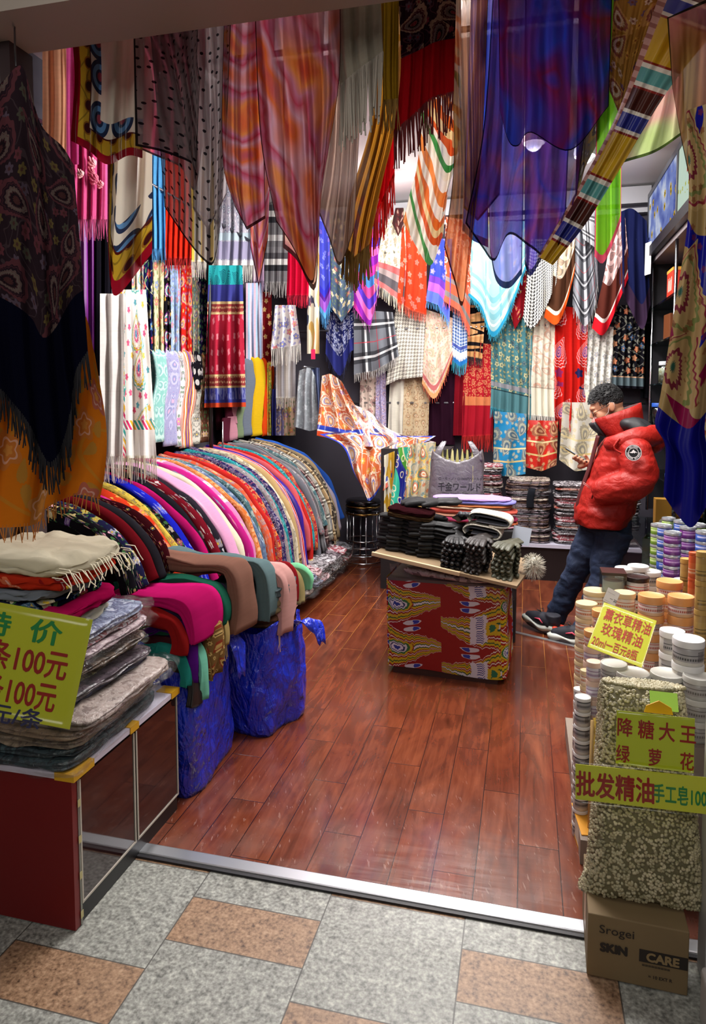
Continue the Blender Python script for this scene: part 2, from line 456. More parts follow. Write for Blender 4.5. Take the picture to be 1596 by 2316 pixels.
def slab(name, mat, size, loc=(0, 0, 0), rot=(0, 0, 0), parent=None, wob=.006, seed=0, sag=.0, nx=14, ny=12, pw=4.0, layers=0, label=None, cat=None, group=None):
    """a soft folded pack: rounded block with uneven faces, a folded edge line per layer; origin at its base centre"""
    a, b, h = size; mb = MB(); vs, us, fs = [], [], []
    N = 2*(nx+ny); ring = []
    for i in range(nx): ring.append((-1+2*i/nx, -1))
    for i in range(ny): ring.append((1, -1+2*i/ny))
    for i in range(nx): ring.append((1-2*i/nx, 1))
    for i in range(ny): ring.append((-1, 1-2*i/ny))
    nz = max(4, layers*4) if layers else 4
    lev = []
    for j in range(nz+1):
        z = j/nz; e = abs(2*z-1); ins = 1-(1-(1-e**4)**.25)*min(h, .05)*.5/min(a, b) if e < 1 else None
        k = 1.0
        if layers: k = 1-.035*(abs(math.cos(PI*z*layers))**6)
        lev.append((z, k))
    def off(x, y, z): return wob*mnoise.noise(Vector((x*3+seed*3.1, y*3+seed, z*3-seed*1.3)))
    for z, k in lev:
        for (x, y) in ring:
            q = max(abs(x), abs(y)); rr = (abs(x)**pw+abs(y)**pw)**(1/pw); f = q/rr*1.0
            edge = 1-.5*(min(h, .05)/min(a, b))*(abs(2*z-1)**3)
            X_, Y_ = x*f*k*edge*a/2, y*f*k*edge*b/2
            zz = z*h-sag*(x*x)*z+off(x, y, z)*(1 if 0 < z else 0)
            vs.append((X_+off(y, z, x), Y_+off(z, x, y), zz)); us.append((X_+a/2+z*h, Y_+b/2+z*h*.3))
    for j in range(nz):
        for i in range(N):
            i2 = (i+1) % N; fs.append((j*N+i, j*N+i2, (j+1)*N+i2, (j+1)*N+i))
    # top and bottom as concentric rings
    for top in (1, 0):
        base = nz*N if top else 0; prev = list(range(base, base+N)); edge = 1-.5*(min(h, .05)/min(a, b))
        for s_ in (.85, .6, .3):
            cur = []
            for (x, y) in ring:
                q = max(abs(x), abs(y)); rr = (abs(x)**pw+abs(y)**pw)**(1/pw); f = q/rr
                X_, Y_ = x*f*s_*a/2*edge, y*f*s_*b/2*edge
                zz = (h+min(h*.15, .008)*(1-s_*s_)-sag*(x*s_)**2+off(x*s_, y*s_, 1)*1.5) if top else 0
                cur.append(len(vs)); vs.append((X_, Y_, zz)); us.append((X_+a/2+(h if top else 0), Y_+b/2))
            for i in range(N):
                i2 = (i+1) % N
                fs.append((prev[i], prev[i2], cur[i2], cur[i]) if top else (prev[i2], prev[i], cur[i], cur[i2]))
            prev = cur
        fs.append(tuple(prev) if top else tuple(reversed(prev)))
    mb.add(vs, fs, us, 0, [(.5, .5)]*len(vs)); o = mb.build(name, mat, parent)
    o.location = loc; o.rotation_euler = rot
    if label: tag(o, label, cat, group)
    return o
def text(s, size, M, mat, parent=None, name='lettering', bold=0.0, sx=1.0, align='LEFT', depth=.0006, spacing=1.0, shear=0.0):
    """lettering as a mesh; M maps the text plane (x right, y up, z out) into the parent's space; bold: stroke spread in metres"""
    c = bpy.data.curves.new(name, 'FONT'); c.body = s; c.size = size; c.align_x = align; c.space_character = spacing; c.shear = shear
    c.resolution_u = 3
    o = bpy.data.objects.new(name, c); COL.objects.link(o)
    dg = bpy.context.evaluated_depsgraph_get(); me = bpy.data.meshes.new_from_object(o.evaluated_get(dg))
    COL.objects.unlink(o); bpy.data.objects.remove(o); bpy.data.curves.remove(c)
    vs = [v.co.copy() for v in me.vertices]; fs = [tuple(p.vertices) for p in me.polygons]; bpy.data.meshes.remove(me)
    mb = MB(); sh = [(0, 0)]+([(bold*x, bold*y) for x, y in ((1, 0), (-1, 0), (0, 1), (0, -1), (.7, .7), (-.7, .7), (.7, -.7), (-.7, -.7))] if bold else [])
    for k, (dx, dy) in enumerate(sh):
        mb.add([M @ Vector(((v.x+dx)*sx, v.y+dy, depth+k*.00002)) for v in vs], fs)
    return mb.build(name, mat, parent, False)
def frame(o, xdir, ydir):
    """matrix: text x along xdir, y along ydir, at o"""
    x = Vector(xdir).normalized(); y = Vector(ydir); y = (y-x*y.dot(x)).normalized(); z = x.cross(y)
    return Matrix.Translation(Vector(o)) @ Matrix((x, y, z)).transposed().to_4x4()
random.seed(11)
# ================================================================== the setting
def struct(name, mb, mat, smooth=False): o = mb.build(name, mat, None, smooth); o['kind'] = 'structure'; return o
# glossy red-brown laminate boards running into the shop
m, o = newmat('floor_boards'); px, py, pz = sep(geopos())
bw, bl = .135, .82
row = mth('FLOOR', px/bw); fx = fract(px/bw)
shift = fract(row*.377+.13)*bl*1.0; ly = (py+shift)/bl; fy = fract(ly); bid = row*17.3+mth('FLOOR', ly)*5.7
rnd = fract(sin(bid*12.9898)*43758.5)
grain = noise(comb(px*26.0+rnd*50.0, py*2.2+rnd*31.0), 1.0, 5.0, 1.6)
blot = noise(comb(px*7.0+rnd*9.0, py*2.4), 1.0, 3.0, 2.0)
c = ramp(clamp(grain*.5+blot*.6-.08), [(.2, '3a1a0d'), (.42, '602c1a'), (.62, '7e4026'), (.88, '985636')], 'LINEAR')
c = mix(rnd*.3, c, '6a2c18')
gx = minx(fx, 1.0-fx)*bw; gy = minx(fy, 1.0-fy)*bl; gap = maxx((gx < .0016), (gy < .0016))
far = clamp((py-3.2)*.8); gold = mix(noise(comb(px*3.0, py*3.0), 1.0)*far, '2a0e08', 'd89a4a')
wear = clamp((noise(comb(px*6.0, py*6.0), 1.0, 8.0)-.42)*1.6)*clamp((2.75-py)*1.3)
c = mix(wear*.4, c, 'a08074')
scr = (noise(comb(px*90.0+py*30.0, py*18.0), 1.0, 4.0) > .66)*clamp((2.9-py)*.9); c = mix(scr*.3, c, 'd0b0a0')
c = mix(gap, c, gold)
hgt = 1.0-gap+wear*(noise(comb(px*14.0, py*40.0), 1.0, 3.0))*.8
ripple = noise(comb(px*5.0, py*30.0), 1.0, 2.0)*clamp((2.5-py)*2.0)
principled(o, c, clamp(.17+wear*.25+grain*.1), coat=.35, normal=bumpn(hgt+ripple*1.2, .35, .003), coat_rough=.08)
M_BOARDS = m
# granite paving outside: grey slabs with brown ones between
m, o = newmat('granite'); px, py, pz = sep(geopos())
tx = (px+.98)/.415; c0 = mth('FLOOR', tx); fx = fract(tx)
offs = fract(c0*.5)*.56
ty = (py-1.68+offs)/.5625; fy = fract(ty)*.5625
brown = (fy < .175)
edge = maxx((minx(fx, 1.0-fx)*.415 < .002), maxx((absx(fy-.175) < .002), (minx(fy, .5625-fy) < .002)))
sp = noise(comb(px*95.0, py*95.0), 1.0, 4.0); sp2 = noise(comb(px*34.0, py*34.0), 1.0, 5.0); lg = noise(comb(px*3.0, py*3.0), 1.0, 3.0)
g = ramp(clamp(sp*.7+sp2*.5-.1), [(.3, '4e4e4a'), (.44, '7e7e78'), (.56, '9b9b94'), (.7, 'bdbdb4')], 'LINEAR')
b = ramp(clamp(sp*.7+sp2*.5-.1), [(.3, '4a3527'), (.42, '7d5f47'), (.56, '9d7c60'), (.72, 'b59578')], 'LINEAR')
c = mix(brown, g, b); c = mix(clamp(lg-.45)*.5, c, '6a6a68'); c = mix(edge*.85, c, '3a3834')
lip = clamp((py-1.82)*6.0)*noise(comb(px*6.0, py*6.0), 1.0, 2.0)
principled(o, c, clamp(.42-lip*.4+sp2*.12), normal=bumpn(sp2+sp*.4-edge, .2, .002))
M_GRANITE = m
struct('floor_shop', MB().box((-2.6, 2.035, -.1), (1.75, 6.5, 0)), M_BOARDS)
struct('floor_passage', MB().box((-3.4, -3.2, -.1), (3.2, 1.995, -.004)), M_GRANITE)
M_ALU = plain('aluminium', 'c9cbd0', .32, metal=.9)
M_DARK = plain('dark_paint', '17141a', .5)
q = struct('trim_threshold', MB().box((-2.2, 1.985, -.02), (1.4, 2.04, .008)), M_ALU); bevel(q, .006, 2)
struct('trim_threshold_edge', MB().box((-2.2, 1.972, -.05), (1.4, 1.985, .003)), M_DARK)
m, o = newmat('wall_paint'); principled(o, mix(noise(geopos(), 3.0, 3.0)*.25, 'c9c6c6', '9a9698'), .8); M_WALL = m
m, o = newmat('ceiling_paint'); principled(o, mix(noise(geopos(), 2.0, 3.0)*.2, 'd6d4d4', 'b0adb0'), .8); M_CEIL = m
M_SHADE = plain('wall_backing', '3a3640', .85)
struct('wall_left', MB().box((-2.75, 2.1, 0), (-2.55, 6.6, 3.42)), M_SHADE)
struct('wall_back', MB().box((-2.75, 6.45, 0), (1.85, 6.6, 3.42)), M_SHADE)
struct('wall_right', MB().box((1.65, 2.1, 0), (1.85, 6.6, 3.42)), M_SHADE)
struct('ceiling', MB().box((-2.75, 2.1, 3.36), (1.85, 6.6, 3.5)), M_CEIL)
for i, (z0, z1) in enumerate(((3.20, 3.34), (3.12, 3.16))):
    struct(f'trim_{i+1}', MB().box((-2.55, 6.36, z0), (1.0, 6.45, z1)), plain('ceiling_trim', 'a9a8ac', .5))
m, o = newmat('header_paint'); principled(o, mix(noise(geopos(), 1.5, 2.0)*.4, 'b8aa9e', '978b80'), .55); M_HEAD = m
struct('wall_header', MB().box((-3.4, 1.84, 2.72), (3.2, 2.08, 3.5)), M_HEAD)
struct('wall_front_left', MB().box((-3.4, 1.96, 0), (-1.705, 2.1, 2.72)), plain('front_wall_paint', 'b0acae', .8))
struct('trim_door_post', MB().box((-1.705, 1.99, 0), (-1.665, 2.1, 2.72)), plain('post_paint', '3a2a2c', .6))
struct('wall_front_right', MB().box((1.3, 1.96, 0), (3.2, 2.1, 2.72)), plain('front_wall_paint', 'b0acae', .8))
# the far side of the passage, behind the viewer
struct('wall_passage', MB().box((-3.4, -3.4, 0), (3.2, -3.2, 3.5)), plain('passage_paint', '8a8684', .8))
struct('ceiling_passage', MB().box((-3.4, -3.2, 3.4), (3.2, 1.84, 3.5)), plain('passage_paint', '8a8684', .8))
# ================================================================== left side: cabinet, packets, bags, long rack
M_RED = plain('red_laminate', '6e080a', .45)
M_BLACKGLASS = plain('dark_glass_door', '2a1416', .06, coat=.6)
M_WHITEEDGE = plain('white_edging', 'b9b2a6', .5)
M_YTAPE = plain('yellow_tape', 'd8a31c', .45)
M_WTOP = plain('white_top', 'd5cfe0', .35)
cb = empty('cabinet', (-1.46, 1.95, 0), 0, 'low cabinet with a red end panel and dark glossy doors at the shop entrance', 'cabinet')
def at(mb, name, mat, root, smooth=False, bv=0):
    o = mb.build(name, mat, root, smooth); o.matrix_parent_inverse = Matrix.Translation(root.location).inverted() if root.rotation_euler.z == 0 else root.matrix_world.inverted()
    if bv: bevel(o, bv, 2)
    return o
at(MB().box((-1.69, 1.665, .03), (-1.262, 2.25, .45)), 'body', plain('cabinet_body', '241315', .5), cb)
at(MB().box((-1.69, 1.64, .0), (-1.245, 1.664, .452)), 'end_panel', M_RED, cb)
for y0, y1 in ((1.672, 1.962), (1.972, 2.25)):
    d = at(MB().box((-1.262, y0, .06), (-1.245, y1, .438)), 'door', M_BLACKGLASS, cb)
    e = MB(); t = .006
    e.box((-1.2455, y0, .06), (-1.242, y0+t, .438)); e.box((-1.2455, y1-t, .06), (-1.242, y1, .438)); e.box((-1.2455, y0+t, .06), (-1.242, y1-t, .06+t))
    e.build('edging', M_WHITEEDGE, d, False)
at(MB().box((-1.26, 1.664, .0), (-1.243, 1.672, .44)), 'metal_strip', plain('strip_grey', '8d8c84', .4, metal=.6), cb)
for z in (.02, .14, .25, .36): at(MB().box((-1.2425, 1.662, z), (-1.2415, 1.674, z+.022)), 'tape_patch', plain('old_tape', 'b9ae7c', .5), cb)
at(MB().box((-1.262, 1.68, .0), (-1.25, 2.25, .06)), 'plinth', plain('plinth_black', '0d0d10', .4), cb)
at(MB().box((-1.69, 1.64, .452), (-1.238, 2.255, .47)), 'top', M_WTOP, cb)
for y0, y1 in ((1.638, 1.735), (1.93, 1.98), (2.2, 2.257)): at(MB().box((-1.30, y0, .449), (-1.235, y1, .472)), 'tape_corner', M_YTAPE, cb)

# packets: a folded scarf inside a clear sleeve
def m_packed(cols, s=26.0):
    m, o = newmat(nm('packed_cloth')); p = objco(); x, y, z = sep(p)
    q = noise(p, s, 2.0, .6); c = ramp(clamp((q-.25)*2.0), [(i/len(cols), k) for i, k in enumerate(cols)])
    c = mix((noise(comb(x*9.0, y*9.0, z*160.0), 1.0, 2.0))*.5, c, '101012')
    cr = noise(p, 30.0, 4.0, 1.8); n2 = noise(comb(x*14.0, y*14.0, z*130.0), 1.0, 3.0)
    principled(o, c, .75, coat=.7, normal=bumpn(cr*.8+n2*.8, .8, .009), coat_rough=.07); return m
m, o = newmat('clear_film')
p = objco(); cr = noise(p, 22.0, 5.0, 2.2); cr2 = noise(p, 60.0, 3.0, 1.0)
g = node('ShaderNodeBsdfGlossy', Roughness=.07, Normal=bumpn(cr+cr2*.4, 1.0, .02)); tr = node('ShaderNodeBsdfTransparent')
fr = node('ShaderNodeLayerWeight'); fr.inputs[0].default_value = .28; plug(fr.inputs['Normal'], bumpn(cr, .8, .012))
mx = node('ShaderNodeMixShader'); plug(mx.inputs[0], clamp(X(fr.outputs['Facing'])*.16+.015)); X.T.links.new(tr.outputs[0], mx.inputs[1]); X.T.links.new(g.outputs[0], mx.inputs[2])
X.T.links.new(mx.outputs[0], o.inputs[0]); M_FILM = m
def packet(cols, size, loc, rz=0, ry=0, rx=0, label=None, group=None, film=True, seed=0, name='packaged_scarf', mat=None):
    o = slab(name, mat or m_packed(cols), size, loc, (rx, ry, rz), None, .009, seed, 0, 16, 14, 9.0, 2, label, 'packaged scarf', group)
    if film:
        f = slab('plastic_sleeve', M_FILM, (size[0]+.05, size[1]+.05, size[2]+.008), (0, 0, -.003), (0, 0, 0), o, .018, seed+40, 0, 22, 18, 12.0)
    return o
pk = [('1d2c34 2c4048 16222a', 'teal grey'), ('27383f 14242c 3a4f55', 'dark slate'), ('6d5b4e 8d7a66 a08a74', 'tan'), ('b3977a a98c70 8d7560', 'golden beige'),
      ('a39088 b5a49c 8a7670', 'dusty pink'), ('1c2140 2a2f55 11142c', 'navy'), ('3a2a35 51404a 241a22', 'plum'), ('8a8146 5d5734 a49a5c', 'olive floral'),
      ('4a3a30 6a5646 31261f', 'brown'), ('7a2a38 9a3a4a 5a1c28', 'crimson'), ('b9a2a6 8a7078 d0bcc0', 'pale mauve'), ('7a1c24 b0a0a8 8a3a44', 'red and grey'), ('8f9bb8 5a6488 b9c2d6', 'silver blue dotted')]
z = .474; rng = random.Random(5)
for i, (cs, nmz) in enumerate(pk):
    h = (.034, .024, .022, .03, .03, .02, .02, .028, .022, .022, .024, .022, .03)[i]
    sx = .43+rng.uniform(-.02, .02); dx = (-.0, -.015, .01, .03, .045, -.045, -.02, -.07, -.03, -.08, -.04, -.06, -.05)[i]
    o = packet(cs.split(), (sx, .54-.006*i, h), (-1.462+dx*(.3 if i < 3 else 1)-.004, 1.888+.004*i, z), rng.uniform(-.07, .07)+(.06 if i > 8 else 0), label=f'{nmz} scarf in a clear sleeve, '+('lowest' if i == 0 else 'topmost' if i == 12 else f'{["","second","third","fourth","fifth","sixth","seventh","eighth","ninth","tenth","eleventh","twelfth"][i]} from the bottom')+' on the red-ended cabinet',
               group='sleeved scarves on the cabinet', seed=i, film=i in (0, 3, 4, 7, 10, 12))
    z += h+.002
ZP = z
# soft folded shawls heaped on the packets
def folded(nmx, mat, size, loc, rz=0, rx=0, ry=0, label=None, group=None, seed=0, layers=3, wob=.014, cat='shawl', sag=0.0, fr=None):
    o = slab(nmx, mat, size, loc, (rx, ry, rz), None, wob, seed, sag, 16, 14, 3.4, layers, label, cat, group)
    if fr:
        fb = MB(); r2 = random.Random(seed)
        for i in range(fr[1]):
            y = -size[1]/2+size[1]*(i+.5)/fr[1]; x = size[0]/2-.01; z0 = size[2]*r2.uniform(.1, .6)
            fb.tube([(x-.02, y, z0), (x+.015, y, z0), (x+.02+fr[0]*.4, y+r2.uniform(-.01, .01), z0-fr[0]*.6), (x+.02+fr[0]*.45, y+r2.uniform(-.02, .02), z0-fr[0])], .0022, 3, 0, False)
        fb.build('fringe', fr[2], o)
    return o
CREAM = m_plain('d9d0b8'); MAG = m_plain('b3124f'); G_F = 'folded shawls heaped on the cabinet'
F_CREAM = plain('cream_thread', 'cfc6ae', .9); F_WHITE = plain('white_thread', 'e4e0d6', .9)
zz = ZP+.002
hs = [('ivory_x', m_plain('c9c3b2'), .036, 'ivory folded shawl at the bottom of the soft heap on the cabinet', None),
      ('m', m_plain('a3104a'), .034, 'magenta folded shawl lying second lowest in the heap on the cabinet', None),
      ('n', m_floral('141a33', ['b0405a', 'c9c2a8', '4a6a8a'], 14.0), .03, 'navy flowered folded shawl in the heap between magenta and grey', None),
      ('g', m_plain('7c828c'), .032, 'grey folded shawl in the heap under the orange red one', None),
      ('r', m_floral('b52f1c', ['d06a4a', '8a1c1c'], 9.0, None), .04, 'orange red folded shawl with dark ends in the heap on the cabinet', None),
      ('c', CREAM, .05, 'cream folded shawl with frayed end on top of the heap', (.05, 26, F_CREAM))]
for i, (k, mt, h, lb, fr) in enumerate(hs):
    folded('folded_shawl', mt, (.40-.01*abs(i-4), .40, h), (-1.515-(.02, .0, .06, .05, .02, .0)[i], 1.88+.006*i, zz), (-.04, .05, -.06, .02, .05, .0)[i], 0, (.02, 0, .03, 0, .04, .06)[i], lb, G_F, i+3, 2, .016, fr=fr); zz += h+.003

# first drapes next to the heap: shawls hung over a low rail facing the passage
def drape(mat, y, w, th, label, group, seed, pts, fringe=None, name='draped_scarf', cat='scarf', skew=0.0):
    r2 = random.Random(seed)
    P = [Vector((px+r2.uniform(-.008, .008), y+skew*(i/(len(pts)-1)), pz+r2.uniform(-.006, .006))) for i, (px, pz) in enumerate(pts)]
    o = strip(name, mat, P, w, th, (0, 1, 0), None, 30, .012, seed, 'round', 1.6)
    tag(o, label, cat, group)
    if fringe:
        fb = MB(); e = P[-1]; n = max(6, int(w/.006))
        for i in range(n):
            yy = e.y+w*((i+.5)/n-.5)*.9; l_ = fringe[0]*r2.uniform(.8, 1.1)
            fb.tube([(e.x, yy, e.z+.01), (e.x+r2.uniform(-.004, .008), yy, e.z-l_*.5), (e.x+r2.uniform(-.008, .012), yy+r2.uniform(-.006, .006), e.z-l_)], .0018, 3, 0, False)
        fb.build('fringe', fringe[1], o)
    return o
# ---- the long rack
rk = empty('display_counter', (-2.0, 4.2, 0), 0, 'long low display counter carrying the row of draped scarves', 'counter')
sec = [(-2.5, .1), (-1.72, .1), (-1.70, .42), (-1.745, .62), (-1.82, .70), (-1.93, .80), (-2.1, .89), (-2.5, 1.0)]
mb = MB(); n = len(sec)
for y in (2.62, 5.95): mb.v += [(x, y, z) for x, z in sec]
mb.f += [tuple(range(n)), tuple(range(2*n-1, n-1, -1))]+[(i, i+n, (i+1) % n+n, (i+1) % n) for i in range(n)]
mb.uv = [None]*len(mb.v); mb.e = [(.5, .5)]*len(mb.v); mb.m = [0]*len(mb.f)
at(mb, 'sloped_top', plain('counter_board', '2c211f', .6), rk)
at(MB().box((-2.5, 2.62, 0), (-1.70, 5.95, .1)), 'plinth', plain('plinth_brown', '1c1010', .5), rk)
at(MB().box((-1.78, 2.62, .1), (-1.64, 5.95, .13)), 'shelf', plain('shelf_dark', '2a1a18', .4), rk)
path0 = [(-2.42, 1.15), (-2.2, 1.115), (-2.02, 1.045), (-1.87, .95), (-1.755, .82), (-1.675, .67), (-1.635, .53)]
rings_a = ['e8d8c0', '3a6a8a', 'c03a3a', 'd8a84a']; rings_b = ['d8d0d8', '6a4a7a', '2a3a6a', 'b0a0b0']
MUTE[0] = .38
MR = dict(
 grey_fl=(m_floral('5a5560', ['d8d0d8', 'a89098'], 7.4, None), 'grey flowered'), redor=(m_floral('c4391f', ['e08a5a', 'd8c04a'], 6.2, None), 'orange red flowered'),
 yel=(m_floral('c9b04a', ['2a1c1c', '8a2a2a'], 8.7, '3a2a1a'), 'yellow black flowered'), blk=(m_floral('17141a', ['c8b8a8', 'a04a5a', 'b8a85a'], 8.1), 'black flowered'),
 royal=(m_floral('1c22a8', ['9aa0d8', '6a72c8'], 4.3, None), 'royal blue'), mag=(m_plain('b01862'), 'plain magenta'), maroon=(m_floral('6a1420', ['d8d0d0', '8a8088'], 6.8, None), 'maroon and grey flowered'),
 blk2=(m_plain('1e1c22'), 'plain black'), burg=(m_floral('8a1c2c', ['1a1418', 'c8b8b8'], 8.7, '20141a'), 'burgundy flowered'), wht_blk=(m_floral('26222a', ['d8d4d8', '9a949c'], 5.6, None), 'black and white flowered'),
 pink=(m_plain('d79bc0', gloss=.04), 'plain pale pink'), cream=(m_plain('d8cdb6'), 'cream fringed'), mag2=(m_floral('b4247a', ['4aa0c8', 'd88ab8'], 3.1, None), 'magenta with blue blossoms'),
 pinkfl=(m_floral('c87aa8', ['e8d8e0', 'a89aa0'], 5.0, 'a08a98'), 'pink with white blossoms'), orng=(m_paisley('c87038', ['e0b890', 'a84a20', 'd8a070'], 5.6, ['e8c8a0']), 'orange paisley'),
 bluegr=(m_paisley('5c6f8c', ['1c2444', 'b8c0cc', '8a94a8'], 7.4, ['26305a', '8a98b0']), 'slate blue paisley'), tealgr=(m_paisley('47666c', ['8aa4a4', '2a3a44', 'b0b8b0'], 7.4, ['20303a']), 'grey green paisley'),
 coral=(m_floral('c8583a', ['d8a088', '6a7a84'], 6.2, '7a8a90'), 'coral leafy'), red=(m_plain('b92a26', hem=[(.0, .12, '2a2848'), (.12, .16, 'd8b878')]), 'red with navy hem'),
 redpa=(m_paisley('a82430', rings_a, 10, ['d8b878', '3a4a8a']), 'red paisley'), navpa=(m_paisley('26244e', rings_b, 10, ['8a2a4a', 'c8b8c8'], hem=[(0, .03, 'b4442a')]), 'navy paisley'),
 tealpa=(m_paisley('2c8a90', ['1c2c3a', '8ac0bc', '14545c'], 6.8, ['20404a']), 'teal paisley'), greyr=(m_paisley('8a8486', ['5a2a3a', 'c8c0c0', '4a4a58'], 6.8, ['a03a44']), 'grey and wine paisley'),
 beige=(m_plain('b39668', hem=[(.05, .08, '5a4a3a'), (.12, .14, '5a4a3a')]), 'plain camel'), twig=(m_floral('c8bca4', ['2a2224'], 5.6, '1c1618', 'c8bca4', vine='1a1616'), 'ivory with black branches'),
 stripe=(m_stripes(['c03a3a', 'd8d0d8', '6a8ac0', 'd87a8a', '8a2a3a'], .02, 'u'), 'red blue striped'), coralp=(m_plain('c85a62'), 'plain coral pink'), violet=(m_plain('3a1e8c', gloss=.05), 'plain violet'),
 gry=(m_plain('6a6a72'), 'plain grey'), gryst=(m_stripes(['5c5a5e', '8a888a', '4a484c'], .014, 'u'), 'grey pinstriped'), winepl=(m_plaid('5a3236', '2c1a1e', 'b8a8a0', 'c89a9a'), 'wine plaid'),
 greypl=(m_plaid('8e8a80', '3a3836', 'd8d4c8'), 'grey plaid'), beigepl=(m_plaid('a88a62', '4a3828', 'd8c8a8'), 'beige plaid'), tan=(m_plain('8d7a5e'), 'plain tan'),
 speck=(m_floral('3a3430', ['b8a890'], 16.1, None), 'speckled brown'), mauv=(m_plain('a59aa8'), 'pale mauve fringed'), blu=(m_plain('2f5cb4'), 'bright blue'), purp=(m_plain('4a3a86'), 'plain purple'))
MUTE[0] = 0.0
order = ['grey_fl', 'mag', 'redor', 'grey_fl', 'mag2', 'redor', 'yel', 'blk', 'royal', 'mag', 'blk2', 'maroon', 'wht_blk', 'pink', 'cream', 'mag2', 'pinkfl', 'orng', 'bluegr', 'tealgr', 'coral', 'red', 'redpa', 'navpa', 'greyr',
         'tealpa', 'navpa', 'twig', 'beige', 'stripe', 'violet', 'coralp', 'red', 'tealpa', 'redpa', 'gry', 'greyr', 'gryst', 'tealgr', 'winepl', 'greypl', 'gryst', 'beigepl', 'speck', 'tan', 'mauv', 'blu']
TH_G = plain('grey_thread', '77757a', .9); TH_C = plain('beige_thread', 'b9a888', .9)
cnt = {}; y = 2.66; nO = len(order)
ordn = ['first', 'second', 'third', 'fourth']
tot = {k: order.count(k) for k in order}
for i, k in enumerate(order):
    w = .068 if k not in ('pink',) else .12
    if k in ('royal', 'cream', 'beige'): w = .085
    if i > 40: w = .06
    rr = random.Random(i*7); f = i/nO
    low = -.02+rr.uniform(-.10, .10)-(.10 if 18 < i < 36 else 0)+(.10 if i < 8 else 0)
    lw = -.055*max(0, 1-i/34)
    pts = [(px+rr.uniform(-.012, .012), pz+lw*(.4+.6*j_/6)+rr.uniform(-.012, .012)) for j_, (px, pz) in enumerate(path0)]+[(-1.615+rr.uniform(-.015, .02), .40+low)]
    cnt[k] = cnt.get(k, 0)+1
    lbn = MR[k][1]; w_ = lbn if tot[k] == 1 else lbn
    where = '' if tot[k] == 1 else f', {ordn[cnt[k]-1]} such from the entrance'
    fr = (.05, F_CREAM) if k == 'cream' else (.045, TH_G) if k in ('gry', 'gryst', 'greypl', 'winepl') and i > 36 else (.04, TH_C) if k in ('tan', 'beigepl', 'mauv') else None
    w *= rr.uniform(.78, 1.22)*(1.08 if i < 16 else .98)
    drape(MR[k][0], y+w/2, w*1.04, .035+rr.uniform(0, .03), f'{w_} scarf draped over the long counter'+where, 'scarves draped along the counter', i+9, pts, fr, skew=rr.uniform(-.02, .03))
    y += w
YEND = y
# dark red and black shawls hung over the near end of the counter, beside the heap
for i, (mt, lb, y0) in enumerate([(m_floral('3a1016', ['8a2a3a', '1a1014'], 14, None), 'dark maroon flowered shawl hung by the cabinet heap, next to the dark grey one', 2.60), (m_plain('2c2a30'), 'dark grey shawl hung between maroon shawls by the cabinet heap', 2.53),
                                (m_plain('6a141c'), 'plain wine red shawl hung behind the cabinet heap', 2.46), (m_floral('26264a', ['b8a84a', 'c87a9a', 'a8a8c0'], 12), 'navy and yellow flowered shawl hung behind the cabinet heap', 2.39), (m_floral('1c1a20', ['c9b87a', 'd8a0b0', '6a4a8a'], 10), 'black flowered shawl hung nearest the cabinet heap', 2.32)]):
    drape(mt, y0, .066, .06, lb, 'shawls hung beside the cabinet heap', 90+i, [(-2.3, 1.10), (-2.0, 1.12), (-1.78, 1.09), (-1.62, 1.02), (-1.52, .92), (-1.47, .80)])
# ---- blue plastic sacks stuffed with shawls
m, o = newmat('blue_plastic'); p = objco(); x, y, z = sep(p)
cr = noise(comb(x*5.0, y*5.0, z*1.4), 1.0, 5.0, 2.0); cr2 = noise(comb(x*22.0+z*6.0, y*22.0, z*5.0), 1.0, 4.0, 1.0); cr3 = noise(p, 14.0, 3.0, 1.5)
c = mix(cr3, '101aa8', '2342e0')
principled(o, c, .26, normal=bumpn(cr*1.0+cr2*.6+cr3*.3, 1.0, .05), coat=.5, spec=.6, coat_rough=.15); M_SACK = m
def sack(loc, size, seed, label, rz=0, flare=.06):
    a, b, h = size; mb = MB(); N = 64; K = 34; vs = []; fs = []
    for j in range(K+1):
        t = j/K; z = h*t; bul = .92+.10*math.sin(PI*min(1, t*1.05))**.7-.04*t
        for i in range(N):
            an = 2*PI*i/N; cx, sy = math.cos(an), math.sin(an); q = (abs(cx)**4.5+abs(sy)**4.5)**(-1/4.5)
            n = mnoise.noise(Vector((cx*1.6+seed, sy*1.6, t*2.2)))*.03+mnoise.noise(Vector((cx*6+seed, sy*6, t*7+cx*3)))*.011+abs(mnoise.noise(Vector((cx*9+sy*4, sy*9+seed, t*3))))*.014*(.3+t)
            rim = flare*max(0, t-.9)*10*(.5+.5*mnoise.noise(Vector((cx*3, sy*3, seed*2))))
            r = q*bul+rim
            vs.append((cx*r*a/2+cx*n, sy*r*b/2+sy*n, z+(mnoise.noise(Vector((cx*2.2, sy*2.2, seed*5)))*.07+.02*math.sin(7*an+seed))*max(0, t-.72)/.28))
    for j in range(K):
        for i in range(N):
            i2 = (i+1) % N; fs.append((j*N+i, j*N+i2, (j+1)*N+i2, (j+1)*N+i))
    c0 = len(vs); vs.append((0, 0, .004)); fs += [((i+1) % N, i, c0) for i in range(N)]
    mb.add(vs, fs); o = mb.build('plastic_sack', M_SACK); o.location = loc; o.rotation_euler.z = rz
    s = o.modifiers.new('thick', 'SOLIDIFY'); s.thickness = .002
    return tag(o, label, 'bag')
s1 = sack((-1.40, 2.52, 0), (.38, .48, .60), 1.3, 'tall blue plastic sack stuffed with shawls next to the cabinet doors', .05)
s2 = sack((-1.27, 3.05, 0), (.44, .42, .50), 4.1, 'shorter blue plastic sack standing alone on the boards before the long counter', -.25)
